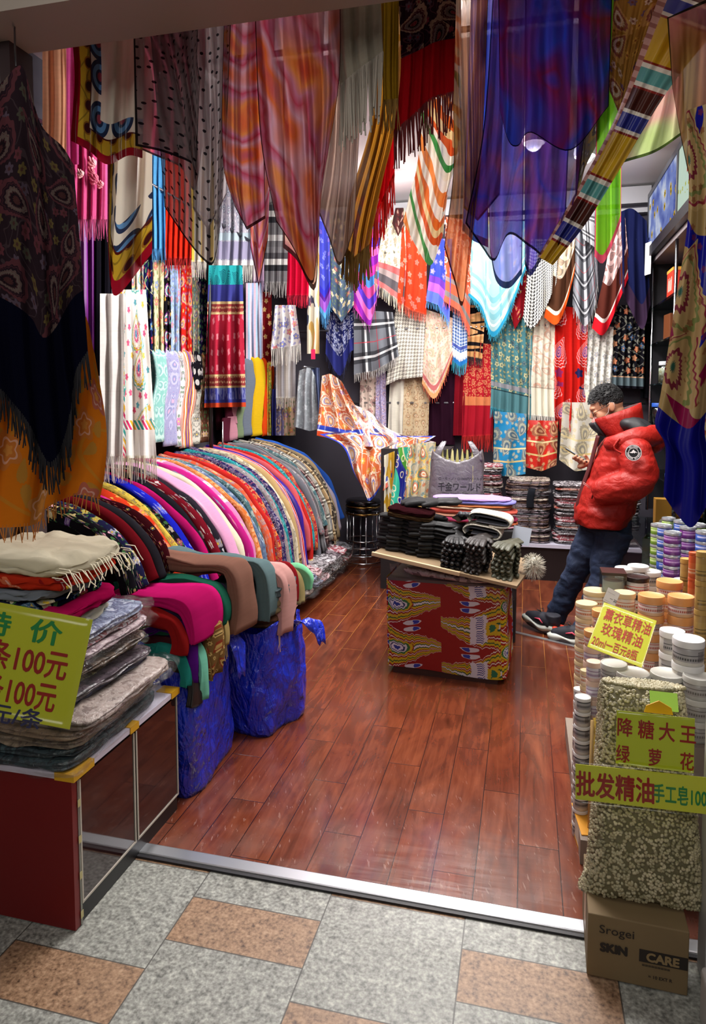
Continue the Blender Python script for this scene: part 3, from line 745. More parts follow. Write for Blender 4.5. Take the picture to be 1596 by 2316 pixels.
# knotted corner flap of each sack
def flap(par, pts, w): 
    mb = MB(); P = smoothpoly(pts, 10); vs = []; fs = []
    for i, p in enumerate(P):
        f = i/(len(P)-1); ww = w*(1-f*.6)
        for k in range(5):
            a = (k/4-.5)*ww; vs.append((p.x+a*.5, p.y+a, p.z+.012*math.sin(k*2.2+i)))
    for i in range(len(P)-1):
        for k in range(4): fs.append((i*5+k, i*5+k+1, (i+1)*5+k+1, (i+1)*5+k))
    mb.add(vs, fs); o = mb.build('torn_handle', M_SACK, par); o.modifiers.new('thick', 'SOLIDIFY').thickness = .002
flap(s1, [(.19, .08, .57), (.235, .1, .52), (.25, .1, .46), (.262, .08, .38)], .09)
flap(s2, [(.20, .05, .46), (.27, .08, .49), (.31, .1, .44), (.33, .1, .38)], .10)
G1 = 'shawls stuffed in the tall blue sack'; G2 = 'shawls stuffed in the shorter blue sack'
def over(mat, P, w, th, lb, g, seed, side=(0, 1, 0), fr=None):
    P = [Vector(p)+Vector((.05 if g == G2 else .0, 0, -.02)) for p in P]; o = strip('folded_shawl', mat, P, w, th, side, None, 34, .03, seed, 'flat', 1.0, layers=random.Random(seed).choice((3, 4, 4))); tag(o, lb, 'shawl', g)
    if fr:
        fb = MB(); r2 = random.Random(seed); e = P[-1]; sd = Vector(side).normalized(); n = int(w/.007)
        for i in range(n):
            b0 = e+sd*(w*((i+.5)/n-.5)*.95); l_ = fr[0]*r2.uniform(.8, 1.1)
            fb.tube([b0+Vector((0, 0, .015)), b0+Vector((r2.uniform(-.006, .006), r2.uniform(-.006, .006), -l_*.5)), b0+Vector((r2.uniform(-.01, .01), r2.uniform(-.01, .01), -l_))], .0026, 3, 0, False)
        fb.build('fringe', fr[1], o)
    return o
D1 = (.35, .94, 0)
def bundle(mat, x0, x1, y, w, zt, drop, th, lb, g, seed, fr=None, tilt=0.0, side=(.06, 1, 0)):
    """a shawl folded lengthwise, lying flat across the sack mouth with its end turned down over the rim"""
    P = [(x0, y, zt-.03+tilt), (x0+.10, y, zt-.004+tilt*.6), ((x0+x1)/2, y+.004, zt), (x1-.06, y, zt-.004), (x1-.018, y, zt-.022), (x1, y, zt-.065), (x1+.006, y-.004, zt-.065-drop*.5), (x1+.004, y-.008, zt-.065-drop)]
    return over(mat, P, w, th, lb, g, seed, side, fr)
def fillr(cols, x, y, z0, size, where, g, seed, rz=0.0):
    z = z0
    for i, (c_, nmx) in enumerate(cols):
        o = slab('folded_shawl', m_plain(c_), (size[0], size[1], size[2]), (x+.006*(i % 3), y, z), (0, .02, rz+.05*((i*3) % 3-1)), None, .014, seed+i, 0, 14, 12, 4.0, 2, f'{nmx} folded shawl packed {where}', 'shawl', g); z += size[2]+.003
fillr([('5a2a30', 'wine brown'), ('23523f', 'dark green'), ('3a2c4a', 'dark violet')], -1.42, 2.52, .585, (.36, .44, .052), 'inside the mouth of the tall blue sack', G1, 700)
fillr([('6a4a3a', 'chestnut'), ('8a7a5c', 'khaki brown'), ('5a666a', 'slate')], -1.25, 3.02, .50, (.36, .34, .062), 'inside the mouth of the shorter blue sack', G2, 710)
bundle(m_plain('c01a68'), -1.60, -1.205, 2.40, .22, .792, .08, .05, 'bright magenta folded shawl on top of the tall blue sack', G1, 1)
bundle(m_plain('8a6254'), -1.72, -1.165, 2.665, .17, .855, .20, .055, 'brown folded shawl hanging over the tall blue sack', G1, 2, None, .02)
bundle(m_plain('23604c'), -1.66, -1.20, 2.545, .085, .80, .08, .045, 'dark green folded shawl between the magenta and the brown ones', G1, 21)
bundle(m_paisley('7a5a34', ['3a2818', 'b8985a', '8a3a28'], 14, ['c8a86a']), -1.50, -1.192, 2.44, .10, .715, .18, .045, 'brown gold paisley shawl below the magenta one', G1, 3)
bundle(m_plain('b39a62'), -1.50, -1.195, 2.55, .085, .735, .10, .04, 'mustard fringed shawl between magenta and brown ones', G1, 4, (.09, TH_C))
bundle(m_plain('5a1c82'), -1.46, -1.225, 2.325, .055, .69, .13, .04, 'purple shawl end sticking out of the tall blue sack', G1, 5)
bundle(m_plain('7fcdb2'), -1.42, -1.205, 2.365, .045, .625, .15, .03, 'mint green shawl end hanging out of the tall blue sack', G1, 6)
bundle(m_plain('1c1a1e', gloss=.08), -1.42, -1.215, 2.325, .06, .565, .10, .045, 'black satin shawl end by the mint green one', G1, 7)
bundle(m_plain('8e1c1c'), -1.50, -1.245, 2.275, .055, .745, .06, .05, 'dark red shawl end wedged beside the packets', G1, 8)
bundle(m_plain('2a8a80'), -1.45, -1.235, 2.29, .04, .615, .06, .035, 'teal green shawl end behind the black satin one', G1, 9)
bundle(m_plain('62777a'), -1.74, -1.17, 2.86, .15, .82, .17, .055, 'grey teal folded shawl over the shorter blue sack', G2, 11, None, .02)
bundle(m_plain('cf9c96'), -1.60, -1.135, 2.97, .12, .765, .22, .05, 'blush pink fringed shawl hanging over the shorter blue sack', G2, 12, (.09, plain('blush_thread', 'c4a09c', .9)))
bundle(m_plain('7e1a20'), -1.62, -1.14, 3.075, .085, .75, .10, .05, 'dark red fringed shawl next to the blush pink one', G2, 13, (.10, plain('wine_thread', '6a1418', .9)))
bundle(m_plain('9a8a5c'), -1.50, -1.135, 3.155, .075, .715, .09, .045, 'khaki shawl beside the dark red one', G2, 14)
bundle(m_plain('c0554a'), -1.50, -1.155, 3.215, .05, .70, .05, .04, 'salmon shawl in the shorter blue sack behind khaki', G2, 15)
t = over(m_plain('7fc79a'), [(-1.30, 3.27, .66), (-1.18, 3.28, .69), (-1.11, 3.28, .66), (-1.10, 3.27, .60)], .05, .03, 'mint folded scarf at the far rim of the shorter blue sack', G2, 16, (.1, 1, 0))
for i, (cs, lb) in enumerate([('c8b8c0 8a5a6a d8d0d8', 'pink grey'), ('5a4a3a c8a88a 8a2a2a', 'beige red'), ('7a7aa0 d8d8e0 4a4a6a', 'lavender'), ('c8c0a0 6a6a5a e8e0d0', 'ivory')]):
    packet(cs.split(), (.30, .22, .016), (-1.27+.01*i, 3.06, .50+.021*i), -.25, .05, label=f'{lb} packet laid in the mouth of the shorter blue sack', group='packets in the shorter blue sack', film=False, seed=60+i)
tg = MB(); tg.box((-.018, -.0006, -.10), (.018, .0006, 0)); o = tg.build('price_tag', plain('tag_card', 'd8c48e', .6), None, False); o.location = (-1.115, 3.125, .64); o.rotation_euler = (.15, .25, .9)
tag(o, 'cream cardboard price tag hanging by the khaki shawl', 'tag')
# ================================================================== scarves on the left wall
MUTE[0] = .22
M_CHROME = plain('chrome', 'd0d2d6', .18, metal=1.0)
M_RAIL = plain('rail_steel', '8d9096', .3, metal=.9)
def rail(a, b, label, r=.011, posts=()):
    o = MB().tube([a, b], r, 10).build('hanging_rail', M_RAIL); tag(o, label, 'rail')
    for p, q in posts: MB().tube([p, q], r*.8, 8).build('bracket', M_RAIL, o)
    return o
rail((-2.38, 2.2, 2.93), (-2.38, 6.4, 2.93), 'steel rail high along the left wall carrying the upper row of scarves', posts=[((-2.55, y, 2.93), (-2.38, y, 2.93)) for y in (2.5, 4.2, 6.0)])
rail((-2.505, 2.2, 2.34), (-2.505, 6.4, 2.34), 'steel rail half way up the left wall behind the embroidered scarves', posts=[((-2.55, y, 2.34), (-2.505, y, 2.34)) for y in (2.6, 4.1, 5.9)])
rail((-2.47, 2.9, 1.86), (-2.47, 6.3, 1.86), 'low steel rail on the left wall carrying the folded scarves', posts=[((-2.55, y, 1.86), (-2.47, y, 1.86)) for y in (3.1, 4.5, 6.0)])
rail((-1.92, 2.1, 3.20), (-1.92, 3.6, 3.20), 'steel rail at the entrance over the peach scarf', posts=[((-1.92, y, 3.36), (-1.92, y, 3.20)) for y in (2.2, 3.4)])
rail((-2.09, 2.1, 3.16), (-2.09, 3.8, 3.16), 'short steel rail at the entrance over the bright pink shawl', posts=[((-2.09, y, 3.36), (-2.09, y, 3.16)) for y in (2.4, 3.6)])
GL = {1: ('scarves on the upper left rail', -2.38), 2: ('embroidered scarves on the left wall', -2.45), 3: ('folded scarves on the low left rail', -2.48)}
FR = {k: plain(k+'_thread', c, .9) for k, c in dict(red='b81c18', hot='c81438', rose='c85a8a', blue='4a90c8', lav='b49ab8', greyw='a8a4a0', teal='2a8aa0', purp='9a3a8a', black='16141a', coral='c0503a', navy='1c2044', orange='b8702a', mustard='7a5a22', dred='5a0c10').items()}
def HL(label, mat, x0, x1, y0, y1, row, folds=3, amp=.022, fr=None, dx=0, skew=0, tl=0, cat='scarf', x0b=None, x1b=None, y1r=None, seed=None, **k):
    a = x0 if x0b is None else x0b; b = x1 if x1b is None else x1b
    if x0 > 570 and row != 3:
        return cloth('hanging_scarf', mat, [(x0, y0), (x1, y0)], [(a, y1), (b, y1+(y1r or 0))], Y=(6.12 if row == 1 else 6.24)-dx, label=label, cat=cat, group=GL[row][0], folds=folds, amp=amp, fringe=fr, seed=seed or int(x0*7+y0), **k)
    return cloth('hanging_scarf', mat, [(x0, y0), (x1, y0+skew)], [(a, y1), (b, y1+(y1r or 0))], Xp=GL[row][1]+dx, label=label, cat=cat, group=GL[row][0], folds=folds, amp=amp, fringe=fr, seed=seed or int(x0*7+y0), **k)
RT_ = ['f0e0c0', '2a5a8a', 'c8305a', 'e8b84a', '3a9a9a']; RB_ = ['e8c84a', 'd83a6a', '3aa0b0', 'f0e8d8', '8a4a9a']
# upper row, from the entrance inwards
HL('peach pink plain scarf at the entrance, beside the dark door post', m_plain('f4bc94', trl=.45), 96, 150, -20, 352, 1, 2, .012, dx=.5)
HL('deep pink scarf hanging next to the peach one at the entrance', m_plain('cc5090', trl=.3), 136, 178, -20, 372, 1, 2, .012, dx=.42)
c = HL('bright pink fringed shawl decorated with cloth roses', m_plain('dc5c94', trl=.2), 158, 243, 10, 496, 1, 4, .03, (.10, 44, FR['rose']), dx=.34, cat='shawl')
def rose(p, r, mat, parent):
    mb = MB(); r2 = random.Random(int(p.x*999))
    for k in range(16):
        a = k*2.4; rr = r*(.15+.85*k/16); q = Vector((0, rr*.62*math.cos(a), rr*.62*math.sin(a)))
        mb.ellipsoid(p+q+Vector((.012-.018*k/16, 0, 0)), (r*.16, r*.34, r*.34), Matrix.Rotation(a, 3, 'X') @ Matrix.Rotation(.5, 3, 'Y'), 8, 6)
    return mb.build('rose', mat, parent)
for (x, y, r, cc) in ((208, 368, .035, 'e8a0a8'), (181, 392, .026, 'e8b0b0'), (212, 402, .04, 'b84a68'), (226, 416, .026, 'e0909a'), (205, 388, .028, 'c05a70')):
    rose(PX(x, y, -2.0), r, plain('rose_'+cc, cc, .8), c)
HL('purple satin scarf hanging under the pink fringed shawl', m_plain('8a2a9a', gloss=.08), 182, 218, 60, 840, 2, 2, .02, dx=.26)
HL('plain black scarf between the purple satin and the white shawl', m_plain('17151c'), 214, 252, 60, 850, 2, 2, .02, dx=.28)
HL('sky blue fringed scarf on the upper left rail', m_plain('5aa4d8'), 343, 376, 330, 562, 1, 3, .02, (.09, 24, FR['blue']))
HL('bright red fringed scarf beside the sky blue one', m_plain('d8301c'), 374, 433, 330, 584, 1, 5, .025, (.08, 40, FR['red']))
HL('yellow and white scarf with long white fringe', m_stripes(['e0c050', 'd8d4c8', 'c8c4bc'], .07, 'u'), 432, 492, 330, 592, 1, 4, .025, (.13, 34, F_WHITE))
HL('pale grey lilac paisley shawl with white fringe', m_paisley('b8b4c0', ['e0dce0', '6a6480', 'c8d8d8', '8a86a0'], 8.8, ['8a86a0', 'e0e0e0'], [(.0, .04, 'd0ccd0'), (.05, .19, '9a96b0'), (.2, .26, 'b4c4cc')]), 488, 577, 330, 600, 1, 5, .03, (.15, 50, F_WHITE), cat='shawl')
HL('pale lavender pink fringed scarf beside the lilac paisley shawl', m_plain('d8b8d4'), 572, 602, 380, 636, 1, 3, .02, (.09, 22, FR['lav']))
HL('grey scarf with white cross stripes', m_stripes(['7c7a7c', '7c7a7c', '3a3a3e', 'dad8d4', '5a585c', '8a888a', '7c7a7c', 'c8c6c4'], .055), 598, 656, 400, 640, 1, 4, .03, (.13, 34, FR['greyw']))
HL('hot pink red knit scarf beside the grey striped one', m_plain('d8163c'), 648, 702, 440, 668, 1, 4, .035, (.11, 34, FR['hot']))
HL('black scarf with cream and orange geometric print in the corner', m_ikat('1a1418', ['1a1620', 'c8a04a', 'e0d8c0', '2a2a4a', '5a8a5a', 'c05030'], 1.4), 694, 722, 520, 800, 2, 2, .02, dx=.1)
# embroidered row
EMB = [('white scarf embroidered with coloured drops, half hidden behind the white shawl', m_paisley('ded8cc', RT_, 8, RB_), 298, 324, 590, 790), ('navy scarf embroidered with cream vines and red flowers', m_floral('1c1f48', ['c83a3a', 'd8d0a8', '4a80b0'], 8.8, '5a8a5a', vine='d8cca0'), 318, 346, 588, 800),
       ('cream scarf embroidered with red and blue flowers', m_floral('e0d3ac', ['c8283a', '3a70b8', 'd8405a'], 8.8, '6a8a4a', vine='b8a060'), 342, 374, 588, 806), ('black scarf embroidered with bright drops', m_paisley('1a181e', RB_, 7, RT_), 367, 388, 600, 806),
       ('light blue scarf with small embroidered flowers', m_floral('a9c0e4', ['e8e8f0', 'c86a8a', '5a70b0'], 11.2, '8a9a80'), 383, 408, 600, 808), ('red scarf embroidered with blue and gold drops', m_paisley('d02a20', ['e8d8b0', '3a70b0', 'd8b040', 'f0c8a8', 'c84a6a'], 7.5, ['e8c060', '3a60a0']), 402, 434, 600, 812),
       ('sage grey scarf embroidered with leaves', m_paisley('7a8478', ['d8d0b0', '3a6a8a', 'a86a9a', 'c8c080'], 8.8, RB_), 428, 452, 610, 815), ('dark navy embroidered scarf beside the teal red one', m_floral('1a1834', ['8a88a0', '6a4a7a', 'c0a060'], 10.0), 446, 472, 610, 830)]
for lb, mt, x0, x1, y0, y1 in EMB: HL(lb, mt, x0, x1, y0, y1, 2, 2, .02)
HL('plain half of the long white shawl, on the side of the purple scarf', m_plain('e6e2de', hem=[(.0, .004, 'd0ccc8'), (.32, .326, 'd6d2ce'), (.62, .626, 'd6d2ce')]), 226, 282, 664, 1032, 2, 2, .03, (.13, 26, F_WHITE), dx=.42, x0b=226, x1b=278, cat='shawl', seed=3)
m, o = newmat('white_embroidered'); u, v = uv(); e0, e1 = uv('edge'); c = weave(u, v, lin('e8e4de'), .1)
d, cc = paisley_d(u, v, 4.2, .4, .35); rc = ramp(clamp(d/1.12), [(i/5, q) for i, q in enumerate(['3a80b0', 'd86a90', 'f0e8e0', 'd8b840', '6ab0a8'])])
msk = (d < 1.12)*(band(fract(d*4.0), .1, .8))*band(v, .2, 2.0); c = mix(msk, c, rc)
d2, c2 = flower_d(u, v, 11.0, 2.0, 5.0); c = mix((d2 < .75)*band(v, .2, 2.0)*(1.0-msk)*.9, c, ramp(c2[1], [(0, 'd83a70'), (.3, 'e0b840'), (.55, '3a9aa8'), (.8, 'c8407a')]))
bd = maxx(band(v, .15, .20), (u < .035)); zz_ = absx(fract((u+v)*22.0)-.5); c = mix(bd*(zz_ < .3), c, ramp(fract((u+v)*5.0), [(0, 'd0346a'), (.35, 'e0b030'), (.6, '3aa098')]))
cloth_out(o, c, .1); M_WEMB = m
HL('embroidered half of the long white shawl with coloured paisley and fringe', M_WEMB, 272, 330, 655, 1036, 2, 2, .03, (.13, 40, F_CREAM), dx=.40, x0b=278, x1b=354, cat='shawl')
hs_ = [(0, .035, 'b84428'), (.035, .15, '3c3f86'), (.15, .165, 'b8a070'), (.165, .24, '8a3a3a'), (.24, .255, 'c8b080'), (.72, .735, 'c8b080'), (.735, .80, '8a3a3a'), (.80, .82, 'c8b080'), (.82, .95, '3c3f86')]
m, o = newmat('teal_red_shawl'); u, v = uv(); c = weave(u, v, lin('b02a40'), .2)
d, cc = flower_d(u, v, 8.0, 1.0, 4.0, .3); c = mix((d < .8)*.6, c, 'd8909a')
d, cc = paisley_d(u, v, 6.0, 2.0); t_ = mix((d < 1.1)*band(fract(d*4.0), .0, .4), '2a9a9e', '163a52'); c = mix((v > .9), c, t_)
q = noise(comb(u*30.0, v*10.0), 1.0, 2.0); c = hems(c, hs_); z_ = band(v, .165, .24)+band(v, .735, .80); d, cc = flower_d(u, v, 26.0, 0.0, 6.0, .2); c = mix(z_*(d < .9), c, 'd8c090')
c = mix(band(v, .06, .15)*(q > .5)*.6, c, '8a90b8'); cloth_out(o, c, .1); M_TEALRED = m
HL('teal and red bordered shawl with dark blue hem hanging above the counter', M_TEALRED, 472, 548, 600, 922, 2, 3, .07, None, dx=.12, x0b=462, x1b=556, cat='shawl', y1r=-2)
HL('pale blue and pink long scarf beside the teal red shawl', m_stripes(['d8b8c8', 'b0d0e8', 'e0d0dc', 'a8c0e0'], .06, 'u'), 556, 594, 640, 830, 2, 3, .02)
HL('dark red scarf with small gold flowers', m_floral('7a1a1e', ['d8b070'], 11.2, None), 590, 614, 660, 835, 2, 2, .02)
HL('white fringed scarf with blue and red flowers hung on the corner hook', m_floral('e4e0dc', ['c83a50', '3a4ab0', 'd86a80', '5a60b8'], 8.8, '8a8ac0'), 622, 668, 690, 790, 2, 3, .045, (.16, 34, F_WHITE), dx=.2, x0b=612, x1b=680, y1r=-10)
HL('grey white long scarf below the white flowered one', m_stripes(['c8c4c4', 'a8a4a8', 'd8d4d0'], .05, 'u'), 624, 668, 700, 900, 2, 3, .02, (.1, 24, F_WHITE), dx=.05)
# folded over the low rail: thick soft lengths
def fold3(label, mat, x0, x1, y0, y1, gl=0):
    if x0 > 600:
        return cloth('hanging_scarf', mat, [(x0, y0), (x1, y0)], [(x0, y1), (x1, y1)], Y=6.3-(x0 < 620)*.1, label=label, cat='scarf', group=GL[3][0], folds=2, amp=.03, seed=int(x0))
    p = PX((x0+x1)/2, y0, -2.47); q = PX((x0+x1)/2, y1, -2.44); wy = (PX(x1, (y0+y1)/2, -2.44)-PX(x0, (y0+y1)/2, -2.44)).y
    zt = p.z
    o = strip('folded_scarf', mat, [(-2.50, p.y, zt-.25), (-2.50, p.y, zt-.03), (-2.475, p.y, zt), (-2.44, p.y, zt-.03), (-2.425, p.y, zt-.2), (-2.42, q.y, q.z+.2), (-2.42, q.y, q.z)], abs(wy)*1.03, .035, (0, 1, 0), None, 40, .012, int(x0), 'round')
    return tag(o, label, 'scarf', GL[3][0])
for a in [('pale teal paisley scarf folded over the low rail', m_paisley('8cc8c0', ['b8e0d8', '6aa8a8', 'd0e8e0'], 10.0, ['b0d8d0'], gloss=.06), 336, 364, 796, 1000), ('lilac blue paisley scarf folded over the low rail', m_paisley('a8a8cc', ['d8b0c8', '8088b8', 'c8c8e0'], 8.8, ['8890c0'], gloss=.05), 361, 392, 796, 1008),
          ('white and magenta flowered scarf folded beside the lilac blue one', m_floral('dcd8dc', ['c83aa0', '8a8890', '4a4a50'], 10.0), 389, 402, 798, 1010), ('yellow orange and white streaked satin scarf folded over the low rail', m_stripes(['e8a030', 'f0e8e0', 'e07028', 'd05a90', 'f0f0ec', 'e8b860', '7a3a9a'], .016, 'u', gloss=.1, wob=.03), 399, 430, 798, 1012),
          ('black scarf with white spots folded over the low rail', m_floral('1c1a20', ['e0dcd8'], 11.2, None, 'e0dcd8', petals=1.0), 427, 446, 798, 880), ('white scarf with black twigs folded over the low rail', m_floral('d4d0c4', ['4a4a4a'], 11.2, '6a6a62', vine='5a5a58'), 424, 446, 870, 1004), ('brown flowered scarf at the far end of the first folded group', m_floral('5a3a2c', ['c8a890', 'a86a4a'], 11.2), 443, 466, 800, 1000),
          ('plum scarf folded by the black post', m_plain('5a2434'), 497, 514, 905, 1000), ('mauve pink satin scarf folded between plum and green', m_plain('c88a9a', gloss=.08), 510, 532, 905, 995), ('sage green scarf folded beside the grey one', m_plain('7a8a6a'), 528, 545, 860, 990), ('slate grey scarf folded beside the yellow one', m_plain('6e7684'), 541, 566, 815, 985),
          ('bright yellow scarf folded beside the orange one', m_plain('dcb422'), 563, 590, 813, 985), ('bright orange red scarf folded beside the yellow one', m_plain('dc4a18'), 586, 608, 813, 985), ('yellow green flowered scarf folded at the corner', m_floral('c8b84a', ['c83a2a', '3a7a3a', 'e8e0c8'], 11.2), 604, 614, 820, 985), ('navy blue scarf folded next to the corner', m_plain('26265a'), 611, 624, 880, 985),
          ('lavender paisley scarf in the corner above the counter end', m_paisley('8a80a8', ['d8c8c0', '4a4a8a', 'c8a070'], 8.8, ['c8c0d8']), 622, 642, 700, 985), ('orange purple flowered scarf in the corner', m_floral('c8a890', ['c86a3a', '8a5aa0', 'd8b84a'], 10.0), 640, 668, 870, 985)]:
    fold3(*a)
pp = PX(476, 900, -2.36)
o = MB().tube([(pp.x, pp.y, 1.0), (pp.x, pp.y, 2.9)], .016, 10).build('rack_post', plain('post_black', '141216', .4)); tag(o, 'black upright post between the folded scarves on the left wall', 'post')
o = MB().tube([(pp.x+.05, pp.y+.1, 1.0), (pp.x+.05, pp.y+.1, 1.36)], .008, 8).build('rack_post', M_CHROME); tag(o, 'thin chrome upright post above the counter', 'post')
# a scarf set wrapped in clear film, propped in the corner
q_ = PY(700, 833, 6.15); rail((q_.x, 6.45, q_.z+.005), (q_.x, 5.98, q_.z+.005), 'short peg in the corner holding the film wrapped grey scarf')
def propped(label, mat, pts, Y, film):
    o = cloth('wrapped_scarf', mat, pts[0], pts[1], Y=Y, label=label, cat='packaged scarf', folds=3, amp=.05, top=.6, seed=int(pts[0][0][0]))
    if film: cloth('plastic_sleeve', M_FILM, pts[0], pts[1], Y=Y-.03, folds=5, amp=.03, top=.8, parent=o, seed=3)
    return o
propped('grey embroidered scarf in clear film propped in the corner', m_floral('a8aeb4', ['c8d0d4', '8a9298'], 10.0, 'b8c0c4', 'c8ccd0'), ([(676, 838), (700, 832), (712, 850)], [(664, 965), (700, 975), (722, 970)]), 6.05, True)
propped('slate blue scarf hanging behind the film wrapped grey one', m_plain('5a6488'), ([(692, 830), (722, 832)], [(700, 960), (724, 960)]), 6.25, False)
tg = MB(); tg.box((-.02, -.001, -.09), (.02, .001, 0)); o = tg.build('price_tag', plain('tag_magenta', 'c81a50', .5), None, False); o.location = PY(708, 790, 6.02)
MB().tube([(0, 0, 0), (.002, .01, .05), (.002, .04, .16)], .001, 4).build('string', FR['hot'], o); tag(o, 'small magenta price tag hanging from the black geometric scarf', 'tag')

# ================================================================== scarves on the back wall
MUTE[0] = .36
rail((-2.4, 6.2, 2.86), (1.0, 6.2, 2.86), 'chrome rail high across the back wall carrying the upper row', posts=[((x, 6.45, 2.86), (x, 6.2, 2.86)) for x in (-2.2, -.9, .2, .95)])
rail((-2.4, 6.28, 2.18), (1.0, 6.28, 2.18), 'steel rail across the middle of the back wall', posts=[((x, 6.45, 2.18), (x, 6.28, 2.18)) for x in (-2.2, -.9, .2, .95)])
rail((-1.9, 6.36, 1.5), (1.0, 6.36, 1.5), 'low steel rail across the back wall behind the lowest row', posts=[((x, 6.45, 1.5), (x, 6.36, 1.5)) for x in (-1.8, -.6, .5)])
GB = {1: ('scarves on the upper back rail', 6.16), 2: ('shawls on the middle back rail', 6.26), 3: ('scarves in the lowest row on the back wall', 6.34)}
def HB(label, mat, T, B, row, folds=3, amp=.03, fr=None, L=None, R=None, dy=0, cat='scarf', seed=None, **k):
    return cloth('hanging_scarf', mat, T, B, L, R, Y=GB[row][1]+dy, label=label, cat=cat, group=GB[row][0], folds=folds, amp=amp, fringe=fr, seed=seed or int(T[0][0]*3+T[0][1]), **k)
PU = m_floral('4a50c0', ['8a90e0', '7a50b0'], 12.2, None, '6a70d0', hem=[(.0, .05, '5aa0d0'), (.05, .14, '9a5ac0'), (.14, .18, '5a2a90'), (.18, .24, '3a3ac0')])
HB('violet blue scarf with striped hem hung at the far corner', PU, [(715, 470), (745, 480)], [(714, 690), (735, 722), (750, 680)], 1, 2, .03, (.10, 22, FR['blue']))
HB('grey blue scarf with rose print beside the violet blue one', m_floral('4a5a70', ['c8b898', 'a84a3a', 'd8c8a8'], 12.2, '6a7a50'), [(744, 480), (796, 480)], [(744, 690), (772, 728), (800, 690)], 1, 3, .03)
HB('magenta and purple striped scarf ending in a point', m_stripes(['c83a9a', '8a2aa0', 'd86ab0', '5a3ab8', 'c84a90', '4a80c8'], .06, 'd'), [(800, 440), (858, 430)], [(796, 690), (832, 735), (842, 715), (858, 640)], 1, 4, .04, (.06, 20, FR['purp']))
M_CP = m_floral('e0d8bc', ['4a3430', '6a4a40'], 10.5, '3a2a28', '8a7058', hem=[(0, .05, 'b86a68'), (.05, .12, '5a5458'), (.12, .17, '9a8a88'), (.17, .22, 'b46060')])
HB('cream shawl with dark flourishes and rose grey striped hem', M_CP, [(868, 500), (915, 470)], [(845, 640), (868, 655), (912, 690)], 1, 3, .04, (.10, 30, F_CREAM), cat='shawl', R=[(915, 470), (918, 600), (912, 690)])
HB('orange red shawl with large pale flowers', m_floral('c43c22', ['d8806a', '8a4a40', 'c8685a'], 10.5, None, 'd88a70', hem=None), [(908, 500), (965, 500)], [(898, 682), (930, 702), (964, 712)], 1, 3, .04, (.08, 34, FR['coral']), cat='shawl')
HB('blue and purple striped scarf beside the orange red shawl', m_floral('3a48c0', ['7a6ad0', '9a8ae0'], 10.5, None, hem=[(0, .1, '5a6ad0'), (.1, .18, 'a05ab8'), (.18, .24, '6a3aa0')]), [(982, 540), (1022, 540)], [(963, 680), (990, 690), (1016, 730)], 1, 3, .03, (.06, 22, FR['blue']))
HB('coral shawl with grey stripes and pale paisley', m_paisley('cc5238', ['e0b0a0', 'c84a30', 'e8c8b8'], 12.2, None, hem=[(0, .06, 'c0604a'), (.06, .11, '77706e'), (.11, .2, 'c85a42'), (.2, .24, '8a7a78')]), [(1008, 490), (1065, 500)], [(1002, 680), (1040, 705), (1062, 758)], 1, 3, .04, (.05, 26, FR['coral']), cat='shawl')
m, o = newmat('turquoise_shawl'); u, v = uv(); c = weave(u, v, lin('9cbcc0'), .15); e0, e1 = uv('edge')
d, cc = flower_d(u, v, 7.0, 1.0, 4.0, .3); c = mix((d < 1.0)*.7, c, 'b8d4cc'); c = mix((d < .5)*.8, c, 'c8c890'); c = mix(band(fract(u*7.0), 0, .12)*.6, c, '4aa0b0')
st = fract(v*9.0); c = mix(band(v, .0, .28)*(st < .35), c, '78aab2'); c = mix(band(v, .0, .28)*band(st, .6, .75), c, 'd8e0d8'); c = mix((v < .035), c, '2a8ab0'); cloth_out(o, c, .12)
HB('turquoise shawl with blue fluffy hem ending in a point', m, [(1070, 500), (1188, 500)], [(1058, 668), (1088, 700), (1112, 762), (1140, 730), (1168, 660), (1190, 600)], 1, 4, .045, (.045, 90, FR['teal']), cat='shawl', nu=46)
HB('small dark red square scarf below the turquoise shawl', m_floral('7a141c', ['4a0c14', 'a83a3a'], 14.0, None), [(1162, 600), (1190, 610)], [(1152, 705), (1164, 745), (1190, 700)], 1, 2, .02, dy=.06)
HB('black and white houndstooth scarf ending in a slanted point', m_hound(s=.026), [(1200, 540), (1262, 540)], [(1182, 722), (1200, 744), (1225, 715), (1258, 640)], 1, 3, .035)
M_BP = m_paisley('e4d6bc', ['4a2a1c', '8a5a3a', '3a2018'], 10.5, None, hem=[(0, .07, 'd0501c'), (.07, .10, 'e0d0b8'), (.10, .34, '4a2e20')], zone=(.34, 2))
HB('cream scarf with brown paisley border and orange hem', M_BP, [(1270, 480), (1302, 470)], [(1230, 718), (1258, 734), (1280, 690), (1300, 610)], 1, 3, .035, L=[(1270, 480), (1254, 600), (1230, 718)])
HB('light grey plaid shawl with red lines', m_plaid('8e9198', '2c2c32', 'd4d4d8', 'b03a44', .2), [(1304, 470), (1345, 480)], [(1294, 690), (1322, 738), (1345, 690), (1352, 630)], 1, 4, .04, (.07, 24, FR['greyw']), cat='shawl')
HB('red bordered scarf with pale pink ground and brown paisley', m_paisley('e4c4c0', ['4a2420', '8a4a40', '3a1818'], 10.5, None, hem=[(0, .09, 'd0202c'), (.09, .12, 'e0d0c8'), (.12, .36, '5a2c24')], zone=(.36, 2)), [(1384, 490), (1412, 480)], [(1338, 742), (1366, 756), (1400, 680), (1424, 620)], 1, 3, .035, L=[(1384, 490), (1370, 600), (1338, 742)])
HB('navy shawl with paisley border on a hanger next to the shelves', m_paisley('1c2148', ['c8c4cc', '8a3a4a', 'd8d8e0'], 14.0, None, hem=[(0, .16, '3a2a40')], zone=(0, .16)), [(1404, 478), (1430, 472), (1462, 500)], [(1400, 640), (1420, 690), (1452, 745), (1470, 690)], 1, 3, .045, cat='shawl')
